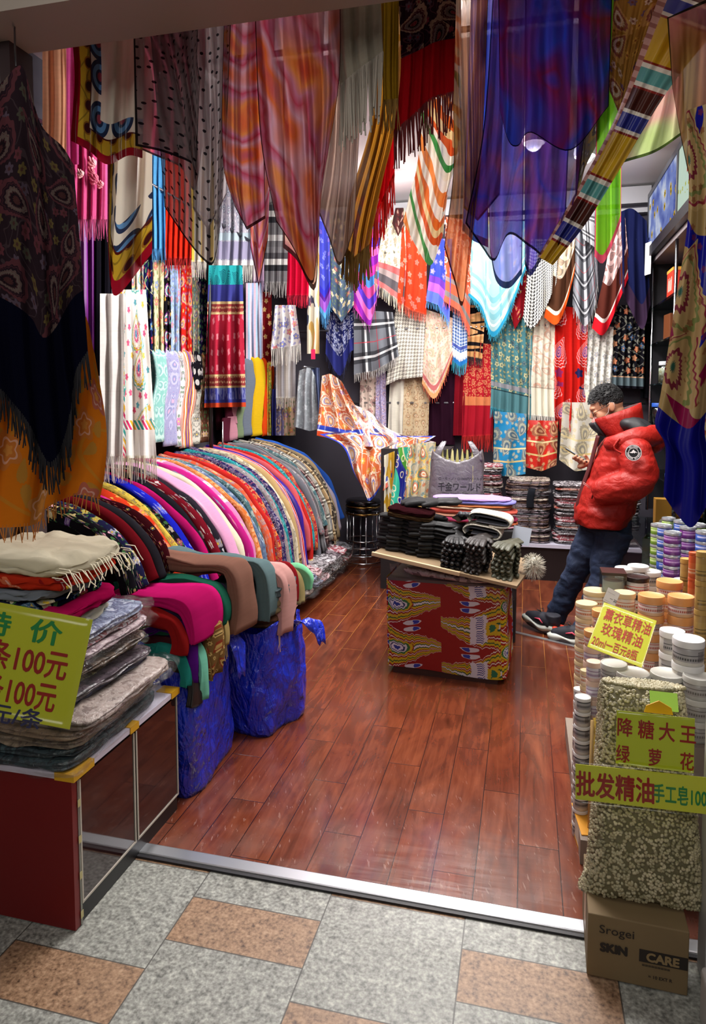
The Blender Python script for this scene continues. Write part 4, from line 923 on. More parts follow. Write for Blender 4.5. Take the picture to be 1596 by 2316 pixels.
HB('grey plaid scarf on a hanger, striped at the shoulder', m_plaid('b8b8bc', '1e1e22', 'e0e0e0', None, .14), [(1312, 470), (1344, 478)], [(1318, 540), (1344, 560)], 1, 2, .03, (.06, 16, FR['black']), dy=-.07)
HB('small dark brown paisley scarf by the bright lamp', m_paisley('3a2424', ['b89a8a', '5a2a2a'], 15.8, None), [(894, 470), (912, 470)], [(886, 505), (900, 535), (912, 510)], 1, 2, .02, dy=-.06)
# middle row
HB('navy bandana shawl with white paisley', m_paisley('262a5c', ['d0d4e0', '2a2e66', 'c8ccdc', '8a90b8'], 12.2, ['c0c4d8'], hem=[(0, .16, '2c3070')]), [(742, 640), (800, 660)], [(736, 800), (768, 850), (790, 800), (802, 790)], 2, 3, .035, (.07, 24, FR['navy']), cat='shawl')
HB('grey plaid fringed stole with black and white stripes hung askew', m_plaid('70737a', '26262a', 'dcdcdc', 'b03a4a', .30), [(800, 700), (888, 706)], [(800, 848), (850, 838), (902, 806)], 2, 3, .04, (.07, 50, FR['greyw']), dy=-.05, cat='stole')
HB('beige and white houndstooth shawl', m_hound('dcd8cc', '8a847c', .035), [(894, 700), (962, 712)], [(872, 872), (900, 858), (956, 852)], 2, 3, .04, cat='shawl')
HB('pink beige paisley fringed scarf ending in a point', m_paisley('dccab8', ['c86a5a', 'e0b0a0', '7a8a6a', 'c8a080'], 10.5, ['c87a7a'], [(0, .04, 'c89a6a'), (.06, .1, 'b86a6a')]), [(964, 700), (1026, 720)], [(954, 868), (980, 902), (1000, 870), (1026, 795)], 2, 3, .035, (.05, 26, FR['coral']))
HB('blue knit scarf with white bands and blue fringe', m_hound('d0d8e4', '3a60a0', .03, hem=[(0, .04, '2a70b0'), (.06, .12, 'd8dce4'), (.14, .17, '4a5aa0')]), [(1024, 690), (1056, 700)], [(1022, 815), (1040, 830), (1056, 820)], 2, 2, .03, (.09, 22, FR['teal']))
HB('black and tan blotched scarf with striped hem', m_ikat('1c181a', ['1c181c', '1c181c', 'b88a5a', 'd8a070', '1a1618', 'c89868'], 1.5, .1, 0, 1), [(1058, 690), (1098, 690)], [(1056, 806), (1090, 812)], 2, 3, .03, (.08, 26, FR['black']))
HB('long red scarf with fine gold paisley', m_paisley('a8202c', ['d8a06a', 'a02028', 'd8b080', 'b84a3a'], 14.0, ['d09860'], [(0, .28, 'a01c2a'), (.28, .36, 'c87a50')]), [(1050, 770), (1118, 780)], [(1044, 988), (1114, 984)], 2, 4, .03, (.14, 44, FR['red']), dy=.03)
HB('long wine red scarf half hidden behind the gold paisley one', m_plain('7a1420'), [(1030, 800), (1056, 800)], [(1024, 985), (1050, 985)], 2, 2, .03, dy=.06)
HB('teal shawl embroidered with yellow leaves', m_floral('4a787e', ['c8b878', '2a3a48', 'd8c88a'], 11.4, 'c0a860', '3a3a3a', vine='5a8a8c', hem=[(0, .17, '527e84'), (.17, .18, '2a4048'), (.2, .24, '8a8a90')]), [(1112, 700), (1204, 712)], [(1108, 922), (1200, 945)], 2, 5, .04, (.09, 60, FR['teal']), cat='shawl')
HB('ivory shawl with pale brown paisley figures', m_paisley('ddd6c4', ['b8a898', 'd8d0c0', 'a88a80', 'c8866a'], 8.8, ['c0b0a4'], [(0, .24, 'e0dac8'), (.24, .25, 'b0a090')]), [(1200, 700), (1258, 706)], [(1194, 938), (1256, 944)], 2, 4, .03, (.10, 40, F_WHITE), cat='shawl')
m, o = newmat('red_drop_shawl'); u, v = uv(); c = weave(u, v, lin('c8221c'), .15); d, cc = paisley_d(u, v, 3.6, .15, .12); q = fract(d*5.0)
c = mix((d < 1.1)*band(q, .0, .35), c, 'e0a0a0'); c = mix((d < .45)*band(q, .4, .9), c, '5a3a8a'); d2, c2 = flower_d(u, v, 6.0, 1.0); c = mix((d2 < .9)*band(v, .28, .48), c, ramp(c2[0], [(0, '3a2a7a'), (.4, '8a2a5a'), (.7, '2a2a5a')])); cloth_out(o, c, .1)
HB('bright red shawl with one large pink paisley drop', m, [(1256, 690), (1330, 700)], [(1250, 945), (1322, 955)], 2, 4, .035, (.11, 44, FR['red']), cat='shawl')
HB('white shawl with grey flowers and thin vines', m_floral('dfddd6', ['5a5a78', '8a8078', '4a4a60'], 12.2, '8a8a7a', 'b8a070', vine='a8a090', hem=[(0, .15, 'e0dcc8')]), [(1326, 730), (1388, 740)], [(1318, 926), (1380, 934)], 2, 4, .03, (.09, 36, F_WHITE), cat='shawl')
HB('black shawl embroidered with orange and blue flowers', m_floral('17161c', ['d07a4a', 'd89060', '3a5a80', 'c86a40'], 10.5, '9a9a8a', 'e0a070', vine='8a8a80', hem=[(0, .02, '17161c'), (.02, .09, '5a6a70'), (.09, .1, 'c8a080')]), [(1390, 690), (1458, 690)], [(1380, 876), (1456, 880)], 2, 5, .035, cat='shawl')
HB('plain black scarf at the end of the back wall beside the shelves', m_plain('141318'), [(1440, 690), (1470, 690)], [(1448, 900), (1472, 900)], 2, 2, .02, dy=.05)
# lowest row
HB('cream scarf with dark red roses in the lowest row', m_floral('d8c4b8', ['7a1420', '9a2030', '5a0c18'], 8.8, '5a5a50', '3a0a10'), [(815, 830), (852, 836)], [(812, 976), (850, 984)], 3, 2, .025)
HB('lavender paisley scarf next to the dark red roses', m_paisley('a89cc0', ['d8d0d8', '5a5490', 'c8a8a0'], 14.0, ['d0c8d8']), [(850, 836), (872, 840)], [(848, 984), (874, 990)], 3, 2, .02)
HB('plain ivory scarf in the lowest row', m_plain('dcd6c8'), [(882, 850), (916, 856)], [(876, 990), (912, 992)], 3, 2, .03)
HB('beige scarf with brown paisley columns in the lowest row', m_paisley('c8b494', ['a04a3a', 'd8c8a8', '6a4a3a', 'b89068'], 12.2, ['7a5a48', 'b89a78']), [(914, 846), (972, 850)], [(910, 992), (968, 996)], 3, 2, .03)
HB('dark aubergine scarf in the lowest row', m_plain('2a1220'), [(972, 840), (1030, 846)], [(968, 1004), (1028, 1006)], 3, 3, .03)
def goldp(base, lb, T, B):
    HB(lb, m_paisley(base, ['e0d0a0', '5a5040', 'd8c890', '8a7a58'], 6, ['d0c088'], [(.12, .135, 'd8c080'), (.235, .25, 'e0d0a0')], gloss=.06), T, B, 3, 2, .035, dy=-.12)
goldp('1a86b8', 'bright blue satin scarf with gold paisley hanging over the stacks', [(1118, 930), (1190, 936)], [(1114, 1074), (1150, 1078), (1188, 1072)])
goldp('c8281c', 'bright red satin scarf with gold paisley hanging over the stacks', [(1194, 950), (1262, 952)], [(1186, 1056), (1224, 1066), (1258, 1052)])
goldp('dcd8cc', 'white satin scarf with gold paisley hanging behind the man with the phone', [(1272, 910), (1352, 910)], [(1264, 1040), (1300, 1066), (1350, 1060)])
MUTE[0] = 0.0
# ================================================================== scarves hung along the shop front, above the entrance
rail((-1.9, 2.42, 3.02), (1.64, 2.42, 3.02), 'steel rail inside the shop front carrying the hanging silks', r=.013, posts=[((x, 2.42, 3.36), (x, 2.42, 3.02)) for x in (-1.5, -.2, 1.0)])
rail((-1.9, 2.95, 3.06), (1.64, 2.95, 3.06), 'second steel rail behind the first one at the shop front', r=.013, posts=[((x, 2.95, 3.36), (x, 2.95, 3.06)) for x in (-1.5, -.2, 1.0)])
GF = 'silks and shawls hung along the shop front'
def HF(label, mat, T, B, Y, folds=3, amp=.04, fr=None, L=None, R=None, cat='scarf', top=.5, **k):
    return cloth(k.pop('nmx', 'hanging_scarf'), mat, T, B, L, R, Y=Y, label=label, cat=cat, group=k.pop('group', GF), folds=folds, amp=amp, top=top, fringe=fr, seed=k.pop('seed', int(abs(T[0][0])*3+B[0][1])), **k)
# dark shawl on the front wall and the orange one behind it
MUTE[0] = .42
M_DKP = m_paisley('2c2026', ['54322e', '1a1418', '7a6a62', '2a1c24', '6a3a40'], 6.2, ['7a4048', '5a5a4a', '7a6a3a', '6a5a6a'], [(0, .30, '0b0c1c')], vine='4a3c40')
HF('dark paisley shawl with navy border and black fringe hung on the grey front wall', M_DKP, [(-120, 300), (0, 190), (36, 152), (56, 160), (92, 280), (140, 330), (166, 372)], [(-120, 830), (-20, 870), (60, 960), (112, 1058), (152, 985), (172, 850), (199, 800)], 1.72, 5, .035, (.085, 110, FR['black'], .003), R=[(166, 372), (184, 590), (199, 800)], nu=60, nv=40, cat='shawl', group='shawls on the front wall')
HF('orange shawl with faded flowers below the dark paisley one', m_floral('c06a18', ['8a4a5a', '9a7a4a', 'a86a3a'], 4.5, '8a7a3a', 'b88a4a', vine='a8782c'), [(-120, 740), (60, 720), (180, 700), (214, 800)], [(-120, 1195), (40, 1192), (88, 1180), (104, 1150), (170, 1120), (226, 1128)], 1.80, 4, .03, (.05, 46, FR['orange']), R=[(214, 800), (240, 960), (238, 1060), (226, 1128)], nu=44, cat='shawl', group='shawls on the front wall')
MUTE[0] = .15
o = MB().tube([PY(36, 150, 1.72), PY(34, 110, 1.80), PY(33, 66, 1.9), PY(34, 60, 1.95)], .003, 6).build('wall_hook', plain('hook_dark', '3a3638', .4, metal=.6)); tag(o, 'thin dark hook on the grey front wall above the dark shawl', 'hook')
# yellow, white and maroon silk squares
def m_square(name, yb='b8962a'):
    m, o = newmat(name); u, v = uv(); e0, e1 = uv('edge')
    q = minx(e0*.42, minx((1.0-e1)*.75, .9))
    c = lin('d8d0c0'); lx, ly, cc = cell(u, v, 7.5, .25); r = sqrt(lx*lx+ly*ly)
    sc = (r < .46)*band(q, .10, .17); c = mix(sc, c, '24304e'); c = mix(sc*band(r, .2, .34), c, '5a8ab8'); c = mix(sc*(r < .12), c, '8a3a4a')
    yel = mix((absx(sin(u*60.0+sin(v*30.0)*2.0)) < .25)*.6, yb, '5a4a1a'); l2, m2, c2 = cell(u, v, 13.0, .2); d2 = sqrt(l2*l2+m2*m2); yel = mix((d2 < .24), yel, '3a0f14'); yel = mix(band(d2, .24, .32), yel, '8a5a1a')
    c = mix((q < .10), c, yel); c = mix(band(q, .097, .104), c, '4a1414'); c = mix((q < .036), c, '8c0c20')
    cloth_out(o, c, .22, .04); return m
SQ = m_square('silk_square')
HF('white silk square with yellow sunflower border and maroon edge, upper one', SQ, [(146, -30), (232, -30), (330, -30)], [(160, 318), (200, 340), (242, 372), (290, 352), (322, 358)], 2.36, 3, .05, None, L=[(146, -30), (168, 150), (160, 318)], nu=40, nv=34)
HF('white silk square with yellow sunflower border and maroon edge, lower one ending in a point', SQ, [(246, -40), (344, -40)], [(244, 560), (250, 640), (268, 666), (344, 572)], 2.62, 2, .05, None, nu=40, nv=34)
# sheer chiffons
HF('dark rose pink sheer scarf behind the dotted chiffon', m_sheer(['d04868', 'a83a56', 'd86a82', '8a3a4a'], .78, 5.0, (.012, '3a1820')), [(196, -30), (470, -30)], [(300, 330), (350, 352), (410, 380), (440, 430), (458, 330)], 2.5, 6, .05, None, L=[(196, -30), (300, 130), (300, 330)], nu=50)
HF('grey chiffon scarf with small black dots ending in a long point', m_sheer(['8a8080', '9a9090', '746a6a'], .55, 4.0, (.010, '17161a'), dots=(25.0, '1c1a1e', .17)), [(330, -30), (525, -30)], [(372, 468), (420, 540), (462, 590), (484, 592), (500, 500)], 2.3, 5, .055, None, L=[(330, -30), (356, 260), (372, 468)], R=[(525, -30), (512, 300), (500, 500)], nu=56)
HF('shorter grey chiffon layer with a rounded hem over the dotted one', m_sheer(['7a7072', '8a8082', '665c5e'], .58, 4.0, (.016, '17161a'), dots=(25.0, '1c1a1e', .17)), [(300, -30), (452, -30)], [(306, 330), (372, 345), (436, 372), (442, 400), (452, 180)], 2.24, 4, .05, None, R=[(452, -30), (446, 120), (452, 180)], nu=44)
HF('pale grey sheer scarf between the chiffon and the orange silk', m_sheer(['c4bcbc', 'a8a0a2', 'd8d0d0'], .62, 5.0, (.012, '5a5052')), [(440, -30), (524, -30)], [(436, 470), (470, 520), (512, 440)], 2.56, 4, .04)
TD = ['c8481e', 'd8883c', 'c07a9a', 'b43a5a', 'c9a0b4', 'd46a2a', 'a03a6a']
HF('orange and pink streaked silk at the entrance, narrow length', m_sheer(TD, .86, 7.0, (.014, '3a1418'), bands=22.0, rot=.7), [(508, -30), (590, -30)], [(530, 466), (558, 520), (600, 494)], 2.3, 3, .045, L=[(508, -30), (502, 340), (530, 466)], nu=36)
HF('orange and pink streaked silk, wide length in the middle of the entrance', m_sheer(TD, .84, 6.0, (.010, '3a1418'), bands=18.0, rot=-.6), [(574, -30), (770, -30)], [(624, 500), (662, 560), (702, 640), (714, 600), (728, 420)], 2.2, 5, .06, L=[(574, -30), (588, 300), (624, 500)], R=[(770, -30), (766, 190), (728, 420)], nu=60, nv=36)
HF('orange lilac silk tail showing below the wide streaked one', m_sheer(TD[::-1], .82, 7.0, (.016, '3a1418'), bands=24.0), [(560, -40), (625, -40)], [(566, 560), (585, 650), (606, 540)], 2.62, 2, .04)
HF('grey brown silk tail with plum streaks below the wide streaked one', m_sheer(['8a5a4a', 'b08a78', '7a3a4a', 'c09a88'], .85, 7.0, (.02, '2a1414'), bands=20.0), [(640, -40), (735, -40)], [(640, 560), (672, 590), (712, 655), (722, 500)], 2.75, 3, .04)
# fringed shawl, taupe and mustard
HF('ivory shawl with slanted hem and very long fringe, in shade', m_plain('a39c8c', trl=.05), [(742, -30), (860, -30)], [(768, 196), (810, 160), (866, 118)], 2.26, 3, .03, (.20, 46, plain('shade_white_thread', 'a49c90', .9), .0042), L=[(742, -30), (756, 70), (768, 196)], cat='shawl')  # ivory cloth and white fringe coloured darker, their shade is painted in
HF('taupe sheer scarf below the long white fringe', m_sheer(['a88a7a', 'b49a8a', '8a6a58'], .86, 4.0, (.012, '5a4438')), [(742, -40), (832, -40)], [(716, 470), (744, 540), (768, 600), (800, 520)], 2.5, 4, .05, L=[(742, -40), (742, 150), (738, 320), (716, 470)], nu=44)
HF('mustard brown shawl narrowing to a long fringed tail', m_sheer(['8a5a1c', '9a6a20', '6a4418'], .95, 3.0, None), [(858, -30), (920, -30)], [(776, 560), (800, 590), (834, 560)], 2.62, 4, .05, (.12, 44, FR['mustard'], .003), L=[(858, -30), (846, 240), (788, 460), (776, 560)], R=[(920, -30), (902, 240), (862, 420), (834, 560)], cat='shawl', nu=44, nv=36)
HF('mustard yellow strip hanging beside the ivory shawl', m_plain('7a5c14', trl=.3), [(862, -30), (902, -30)], [(866, 230), (900, 226)], 2.32, 2, .03, (.1, 18, FR['mustard']))
HF('dark paisley shawl with a deep red border and dark red fringe', m_paisley('241018', ['6a1a24', '1a0c12', '5a4a4a', '3a141c', '8a6a5a'], 8, ['6a2430', '4a3a44', '7a5a4a'], [(0, .22, '8a0a12')], vine='4a2a30'), [(898, -40), (1032, -40)], [(890, 300), (935, 262), (975, 225), (1026, 210)], 2.36, 4, .035, (.13, 40, FR['dred'], .0032), L=[(898, -40), (906, 150), (890, 300)], cat='shawl', nu=48)
HF('bright red shawl with flowered top and red fringe behind the dark one', m_floral('c8141c', ['c8141c', 'b01018'], 5, None, hem=None), [(846, -40), (896, -40)], [(806, 540), (845, 500), (892, 395)], 3.0, 3, .03, (.15, 44, FR['red'], .0032), L=[(846, -40), (846, 200), (836, 390), (806, 540)], cat='shawl')
HF('flowered scarf with pink and black ground behind the mustard tail', m_floral('3a2024', ['d88a9a', 'e0c070', 'b04a6a', 'd8d0c8'], 11), [(832, -40), (890, -40)], [(838, 430), (880, 400)], 3.1, 2, .03)
IK = ['c85a20', 'e4dcc8', 'd87030', 'f0ece0', '3a8a4a', 'ece4d4', 'd8743a', 'e8c8a0', 'c8484a']
HF('white orange and green ikat silk', m_stripes(['e0702c', 'f0e8dc', 'e88a44', 'f4ece0', 'f0e4d0', '3f8f45', 'f4ece0', 'd85a2a', 'e8d09a'], .026, 'd', None, .25, .08, .12), [(948, -40), (1042, -40)], [(911, 500), (940, 556), (974, 600), (1002, 530)], 2.7, 3, .035, L=[(948, -40), (948, 320), (926, 440), (911, 500)], R=[(1042, -40), (1042, 300), (1014, 430), (1002, 530)], nu=44)
HF('orange and olive sheer silk beside the ikat one', m_sheer(['d0682c', 'e0a070', '8a5430', 'a88a4a', 'e0844c'], .86, 7.0, (.014, '3a1a14')), [(1010, -40), (1105, -40)], [(1004, 560), (1028, 640), (1046, 690), (1068, 540)], 2.45, 4, .05, L=[(1010, -40), (1026, 340), (1004, 560)], R=[(1105, -40), (1090, 330), (1068, 540)], nu=48)
HF('lilac pink sheer silk between the orange and the blue ones', m_sheer(['7a6ac0', 'b85a8a', '5a80d0', '9a4a8a', 'c05a6a'], .8, 6.0, (.014, '2a1430')), [(1082, -40), (1150, -40)], [(1048, 470), (1080, 500), (1130, 440)], 2.55, 3, .05)
BL = ['1c2a9a', '2450d0', '6a2a8a', '9a2048', '2a44c0', '4a2a7a']
HF('large blue and crimson sheer silk over the entrance', m_sheer(BL, .74, 5.5, (.008, '0c0c2a'), stretch=.8), [(1126, -40), (1385, -40)], [(1130, 250), (1150, 320), (1172, 330), (1200, 300), (1290, 340), (1376, 240)], 2.2, 5, .06, None, nu=60, nv=34)
HF('purple and plum sheer silk hanging below the large blue one', m_sheer(['6a3a9a', '8a2a5a', '3a3aa8', '9a4468', '5a3a9a', '4a62c8'], .56, 6.0, (.010, '180c24'), stretch=.6), [(1116, -40), (1335, -40)], [(1052, 505), (1090, 560), (1118, 590), (1150, 530), (1200, 560), (1246, 580), (1300, 470)], 2.4, 6, .06, None, L=[(1116, -40), (1094, 280), (1052, 505)], R=[(1335, -40), (1326, 250), (1300, 470)], nu=64, nv=36)
HF('translucent blue silk point in front of the turquoise shawl', m_sheer(['4a6ad0', '8a6ac8', '3a5ac0', 'a07ac0'], .6, 5.0, (.022, '14184a')), [(1092, -40), (1190, -40)], [(1108, 570), (1122, 636), (1150, 652), (1180, 620)], 2.62, 2, .04)
HF('deep blue silk point beside the translucent one', m_sheer(['26389a', '5a3a8a', '2a4ab0'], .82, 5.0, (.022, '0c0c3a')), [(1188, -40), (1300, -40)], [(1186, 598), (1200, 624), (1232, 575), (1278, 520)], 2.72, 3, .04)
HF('bright blue silk edge by the ikat silk', m_sheer(['2a50d8', '3a6ae0', '1c3ac0'], .88, 4.0, (.03, '0c1460')), [(1066, -40), (1100, -40)], [(1045, 520), (1070, 545), (1104, 560)], 2.66, 2, .03)
# striped band, gold print, lime silks on the right
STR = ['c8a024', '7a1c1c', 'dcd4c8', '2a3088', 'dcd4c8', '4a2018', 'dcd4c8', '6aa8a4', 'dcd4c8', '7a1c1c']
m, o = newmat('striped_border_silk'); u, v = uv(); e0, e1 = uv('edge')
c = ramp(fract(v/.36), [(0, 'c8a024'), (.17, '8a2018'), (.19, 'dcd4c8'), (.22, '2a3088'), (.35, 'dcd4c8'), (.38, '4a2018'), (.56, '8a2018'), (.58, 'dcd4c8'), (.62, '5a9a98'), (.74, 'dcd4c8'), (.78, '8a2018'), (.80, 'c8a024')])
c = mix((e0 < .13), c, 'c89a90'); c = mix((e0 < .13)*(absx(fract(v*30.0)-.5) < .2), c, '9a5a50'); cloth_out(o, c, .3, .05)
HF('silk border striped in mustard blue teal and brown, running down slantwise', m, [(1500, -40), (1660, 20)], [(1216, 580), (1250, 600)], 2.34, 2, .04, L=[(1500, -40), (1404, 235), (1316, 410), (1216, 580)], R=[(1660, 20), (1520, 190), (1400, 385), (1325, 505), (1250, 600)], nu=24, nv=60, seed=5)
HF('gold and wine printed silk behind the striped border', m_paisley('a87a3a', ['6a2424', 'd8c8b8', '8a4a4a', 'c89a5a'], 9, ['d8c0b0', '5a4a7a', 'c89a4a']), [(1390, -40), (1520, -40)], [(1376, 200), (1400, 260), (1430, 190)], 2.5, 4, .05)
HF('grey patterned silk showing between the blue silk and the striped border', m_paisley('8a7a6a', ['c8c0b8', '4a4a5a', 'a88a5a'], 10, ['6a6a7a']), [(1310, -40), (1400, -40)], [(1300, 470), (1322, 380), (1388, 250)], 2.6, 3, .04)
LM = ['9aba52', 'b8c88a', 'd89a9a', 'a8c460', 'c8d0a0']
HF('pale green and pink sheer silk spread at the ceiling by the lightbox', m_sheer(LM, .82, 4.0, (.02, '3a4a1c'), stretch=1.0), [(1470, -40), (1540, -40)], [(1376, 400), (1400, 372), (1480, 345), (1548, 300)], 2.52, 3, .04, L=[(1470, -40), (1470, 140), (1440, 280), (1376, 400)])
HF('lime green silk tail with a pink edge', m_sheer(['7ac024', '8ad030', '6ab01c'], .9, 4.0, (.03, 'd8506a')), [(1352, -40), (1408, -40)], [(1344, 580), (1362, 596), (1382, 560), (1404, 500)], 2.56, 2, .035)
HF('olive and rose sheer silk at the side of the entrance, before the lightbox', m_sheer(['9aa040', 'a0704a', 'c88078', '7a8c34', 'b0a850'], .78, 4.0, (.02, '2a2414')), [(1508, 40), (1680, -40)], [(1520, 200), (1545, 340), (1568, 412), (1610, 330), (1680, 300)], 2.25, 3, .05)
# the big velvet scarf on the right
m, o = newmat('velvet_paisley'); u, v = uv(); e0, e1 = uv('edge')
wu = u+(noise(comb(u, v), 4.0)-.5)*.06; c = ramp(noise(comb(u*1.7+.3, v*1.3), 2.2, 1.0), [(0, '14148a'), (.40, 'a88c5a'), (.52, '8a1446'), (.60, 'b09668'), (.70, '1a1c7a'), (.78, '9a3a3a')])
d, cc = paisley_d(wu, v, 4.4, 1.2, .3); q = fract(d*5.5); k = ramp(clamp(d/1.2), [(0, '2a5a4a'), (.10, 'b89a68'), (.28, '7a2a3a'), (.38, 'b89a68'), (.62, '7a8048'), (.70, 'b09060'), (.84, '8a2c3c'), (.9, 'b89a68')])
lo = clamp((v-.20)*8.0); c = mix((d < 1.2)*(lo > .5), c, k); d2, c2 = flower_d(wu, v, 24.0, 2.0, 5.0); c = mix((d2 < .7)*.6*(d > .6)*(lo > .5), c, '7a2a1c')
c = mix((v < .22)*(e0 < .6), c, '12127c'); c = mix((v < .22)*(e0 > .72), c, 'a8184a'); st = band(e0, .6, .72)*(v < .22); c = mix(st, c, 'c8b890'); l2, m2, c3 = cell(u, v, 36.0, .2); c = mix(st*(sqrt(l2*l2+m2*m2) < .3), c, 'a8442c')
cloth_out(o, c, .08, .03, None)
HF('long blue crimson and gold paisley velvet scarf hanging at the side of the entrance', m, [(1552, 250), (1700, 200)], [(1500, 1120), (1532, 1165), (1566, 1192), (1610, 1130), (1680, 1090)], 1.78, 3, .06, L=[(1552, 250), (1556, 480), (1526, 690), (1492, 900), (1480, 960), (1504, 1010), (1500, 1120)], nu=44, nv=56, seed=8)
rail((.95, 1.80, 2.66), (1.75, 1.80, 2.66), 'short rail under the header at the side of the entrance', posts=[((x, 1.80, 2.73), (x, 1.80, 2.66)) for x in (1.1, 1.6)])
tg = MB(); tg.box((-.045, -.001, -.26), (.045, .001, 0)); o = tg.build('price_tag', plain('tag_white', 'dcdce0', .6), None, False); o.location = PX(1466, 548, .947); o.rotation_euler.z = -1.2; tag(o, 'white paper tag hanging by the navy shawl at the shelf edge', 'tag')
# ------------------------------------------------------------------ lamps hung from the ceiling
M_LAMP = bpy.data.materials.new('lamp_glow'); M_LAMP.use_nodes = True; X.T = M_LAMP.node_tree
b_ = M_LAMP.node_tree.nodes['Principled BSDF']; b_.inputs['Emission Color'].default_value = (1, .97, .92, 1); b_.inputs['Emission Strength'].default_value = 14
def lamp(px, py, Y, label, r=.035, power=18, drop=None):
    p = PY(px, py, Y); t = empty('spot_lamp', p, 0, label, 'lamp', 'ceiling spot lamps')
    MB().ellipsoid((0, 0, 0), (r, r, r), None, 16, 10).build('bulb', M_LAMP, t)
    MB().lathe([(r*1.25, -.02), (r*1.35, 0), (r*1.2, .06), (r*.5, .10), (.0, .10)], (0, 0, .015), 20).build('shade', plain('lamp_white', 'd8d8da', .4), t)
    MB().tube([(0, 0, .1), (0, 0, 3.36-p.z)], .005, 6).build('stem', M_RAIL, t)
    l = bpy.data.lights.new('spot_lamp_light', 'POINT'); l.energy = power; l.color = (1, .96, .9); l.shadow_soft_size = .05
    lo_ = bpy.data.objects.new('spot_lamp_light', l); COL.objects.link(lo_); lo_.parent = t; lo_.location = (0, -.0, -.07); return t
lamp(872, 462, 5.5, 'small bright bulb hanging before the back wall near the red fringe', .03, 14)
lamp(1207, 322, 4.2, 'white lamp glowing behind the blue silk', .05, 16)
lamp(1022, 8, 3.3, 'bright lamp at the ceiling above the orange silk', .05, 12)
lamp(1322, 352, 4.6, 'lamp glowing behind the striped silk border', .05, 14)
# ================================================================== back counter with stacks of sleeved scarves
bc = empty('display_counter', (-.2, 6.15, 0), 0, 'low dark counter with a white edge along the back wall', 'counter')
at(MB().box((-1.16, 5.95, 0), (1.0, 6.44, .285)), 'body', plain('counter_black', '1b1214', .45), bc)
at(MB().box((-1.18, 5.925, .285), (1.02, 6.44, .315)), 'top', plain('counter_white', 'c2bfd0', .35), bc)
at(MB().box((-1.14, 5.97, 0), (.98, 6.0, .05)), 'plinth', plain('counter_wood', '4a2a1e', .5), bc)
PAL = ['d8c4c8 a03a4a e8e0e4', '3a2a30 7a6268 1e1618', 'd0c8cc 5a5258 e8e4e8', '5a3a2c 8a6a58 2a1c18', 'a02c3c d8b8bc 5a1c28', '2a2a34 6a6a74 16161c', '8a7a70 c8b8a8 5a4a40', '4a3a44 8a7a84 2a2028', 'c85a4a e0b0a0 7a2a2a', '6a6468 a8a2a6 3a363a', 'd0ccd0 8a868c f0eef0', '3a4a6a 8a94aa 20283c']  # scarf colours, with extra white standing for highlights on the sleeves
PM = [m_packed(p.split()) for p in PAL]
PN = ['pink crimson', 'dark brown', 'light grey', 'chestnut', 'crimson', 'charcoal', 'taupe', 'plum grey', 'coral', 'mid grey', 'white', 'slate blue']
used_i = [0, 1, 2, 3, 4, 5, 6, 7, 8, 9, 10]
proto = [slab('packaged_scarf', PM[i], (.36, .30, .0145), (0, 0, -5), (0, 0, 0), None, .006, 200+i, 0, 10, 8, 5.0, 2) for i in range(11)]
used = set()
def stack(where, grp, x, y, z0, n, seq, wx=1.0, jit=.015, rz=0.0, dz=.0158):
    r2 = random.Random(int(x*100+n))
    for k in range(n):
        i = seq[k % len(seq)]; lb = f'{PN[i]} sleeved scarf'
        pos = 'topmost' if k == n-1 else 'lowest' if k == 0 else f'{n-k}{"th" if 10 < (n-k) % 100 < 14 else {1: "st", 2: "nd", 3: "rd"}.get((n-k) % 10, "th")} down'
        lab = f'{PN[i]} sleeved scarf, {pos}, stack {where}'
        loc = (x+r2.uniform(-jit, jit), y+r2.uniform(-jit, jit), z0+k*dz); rot = (r2.uniform(-.012, .012), r2.uniform(-.02, .02), rz+r2.uniform(-.05, .05))
        if i not in used: o = proto[i]; used.add(i); o.location = loc; o.rotation_euler = rot; tag(o, lab, 'packaged scarf', grp)
        else:
            o = dup(proto[i], loc, rot, lab, grp); o['category'] = 'packaged scarf'
        o.scale = (wx*r2.uniform(.95, 1.03), 1, 1)
GS = 'sleeved scarves stacked on the back counter'
stack('behind the shopping bag', GS, -.36, 6.10, .317, 41, [0, 4, 2, 8, 4, 0, 5, 10, 2, 6], .95)
stack('below the blue satin scarf', GS, .03, 6.10, .317, 34, [7, 3, 1, 6, 1, 5, 7, 9, 3, 7], 1.0)
stack('behind the jeans of the person', GS, .42, 6.10, .317, 32, [9, 2, 0, 4, 0, 10, 2, 5, 9, 8], .95)
stack('between person and jars', GS, .78, 6.12, .317, 26, [5, 2, 9, 1, 7], .85)
o = strip('cloth_strap', m_plain('24262c'), [(.05, 5.93, .62), (.05, 5.925, .70), (.06, 5.93, .76), (.07, 5.98, .79)], .06, .012, (1, 0, 0)); tag(o, 'dark cloth strap hanging over the brown stack on the back counter', 'strap')
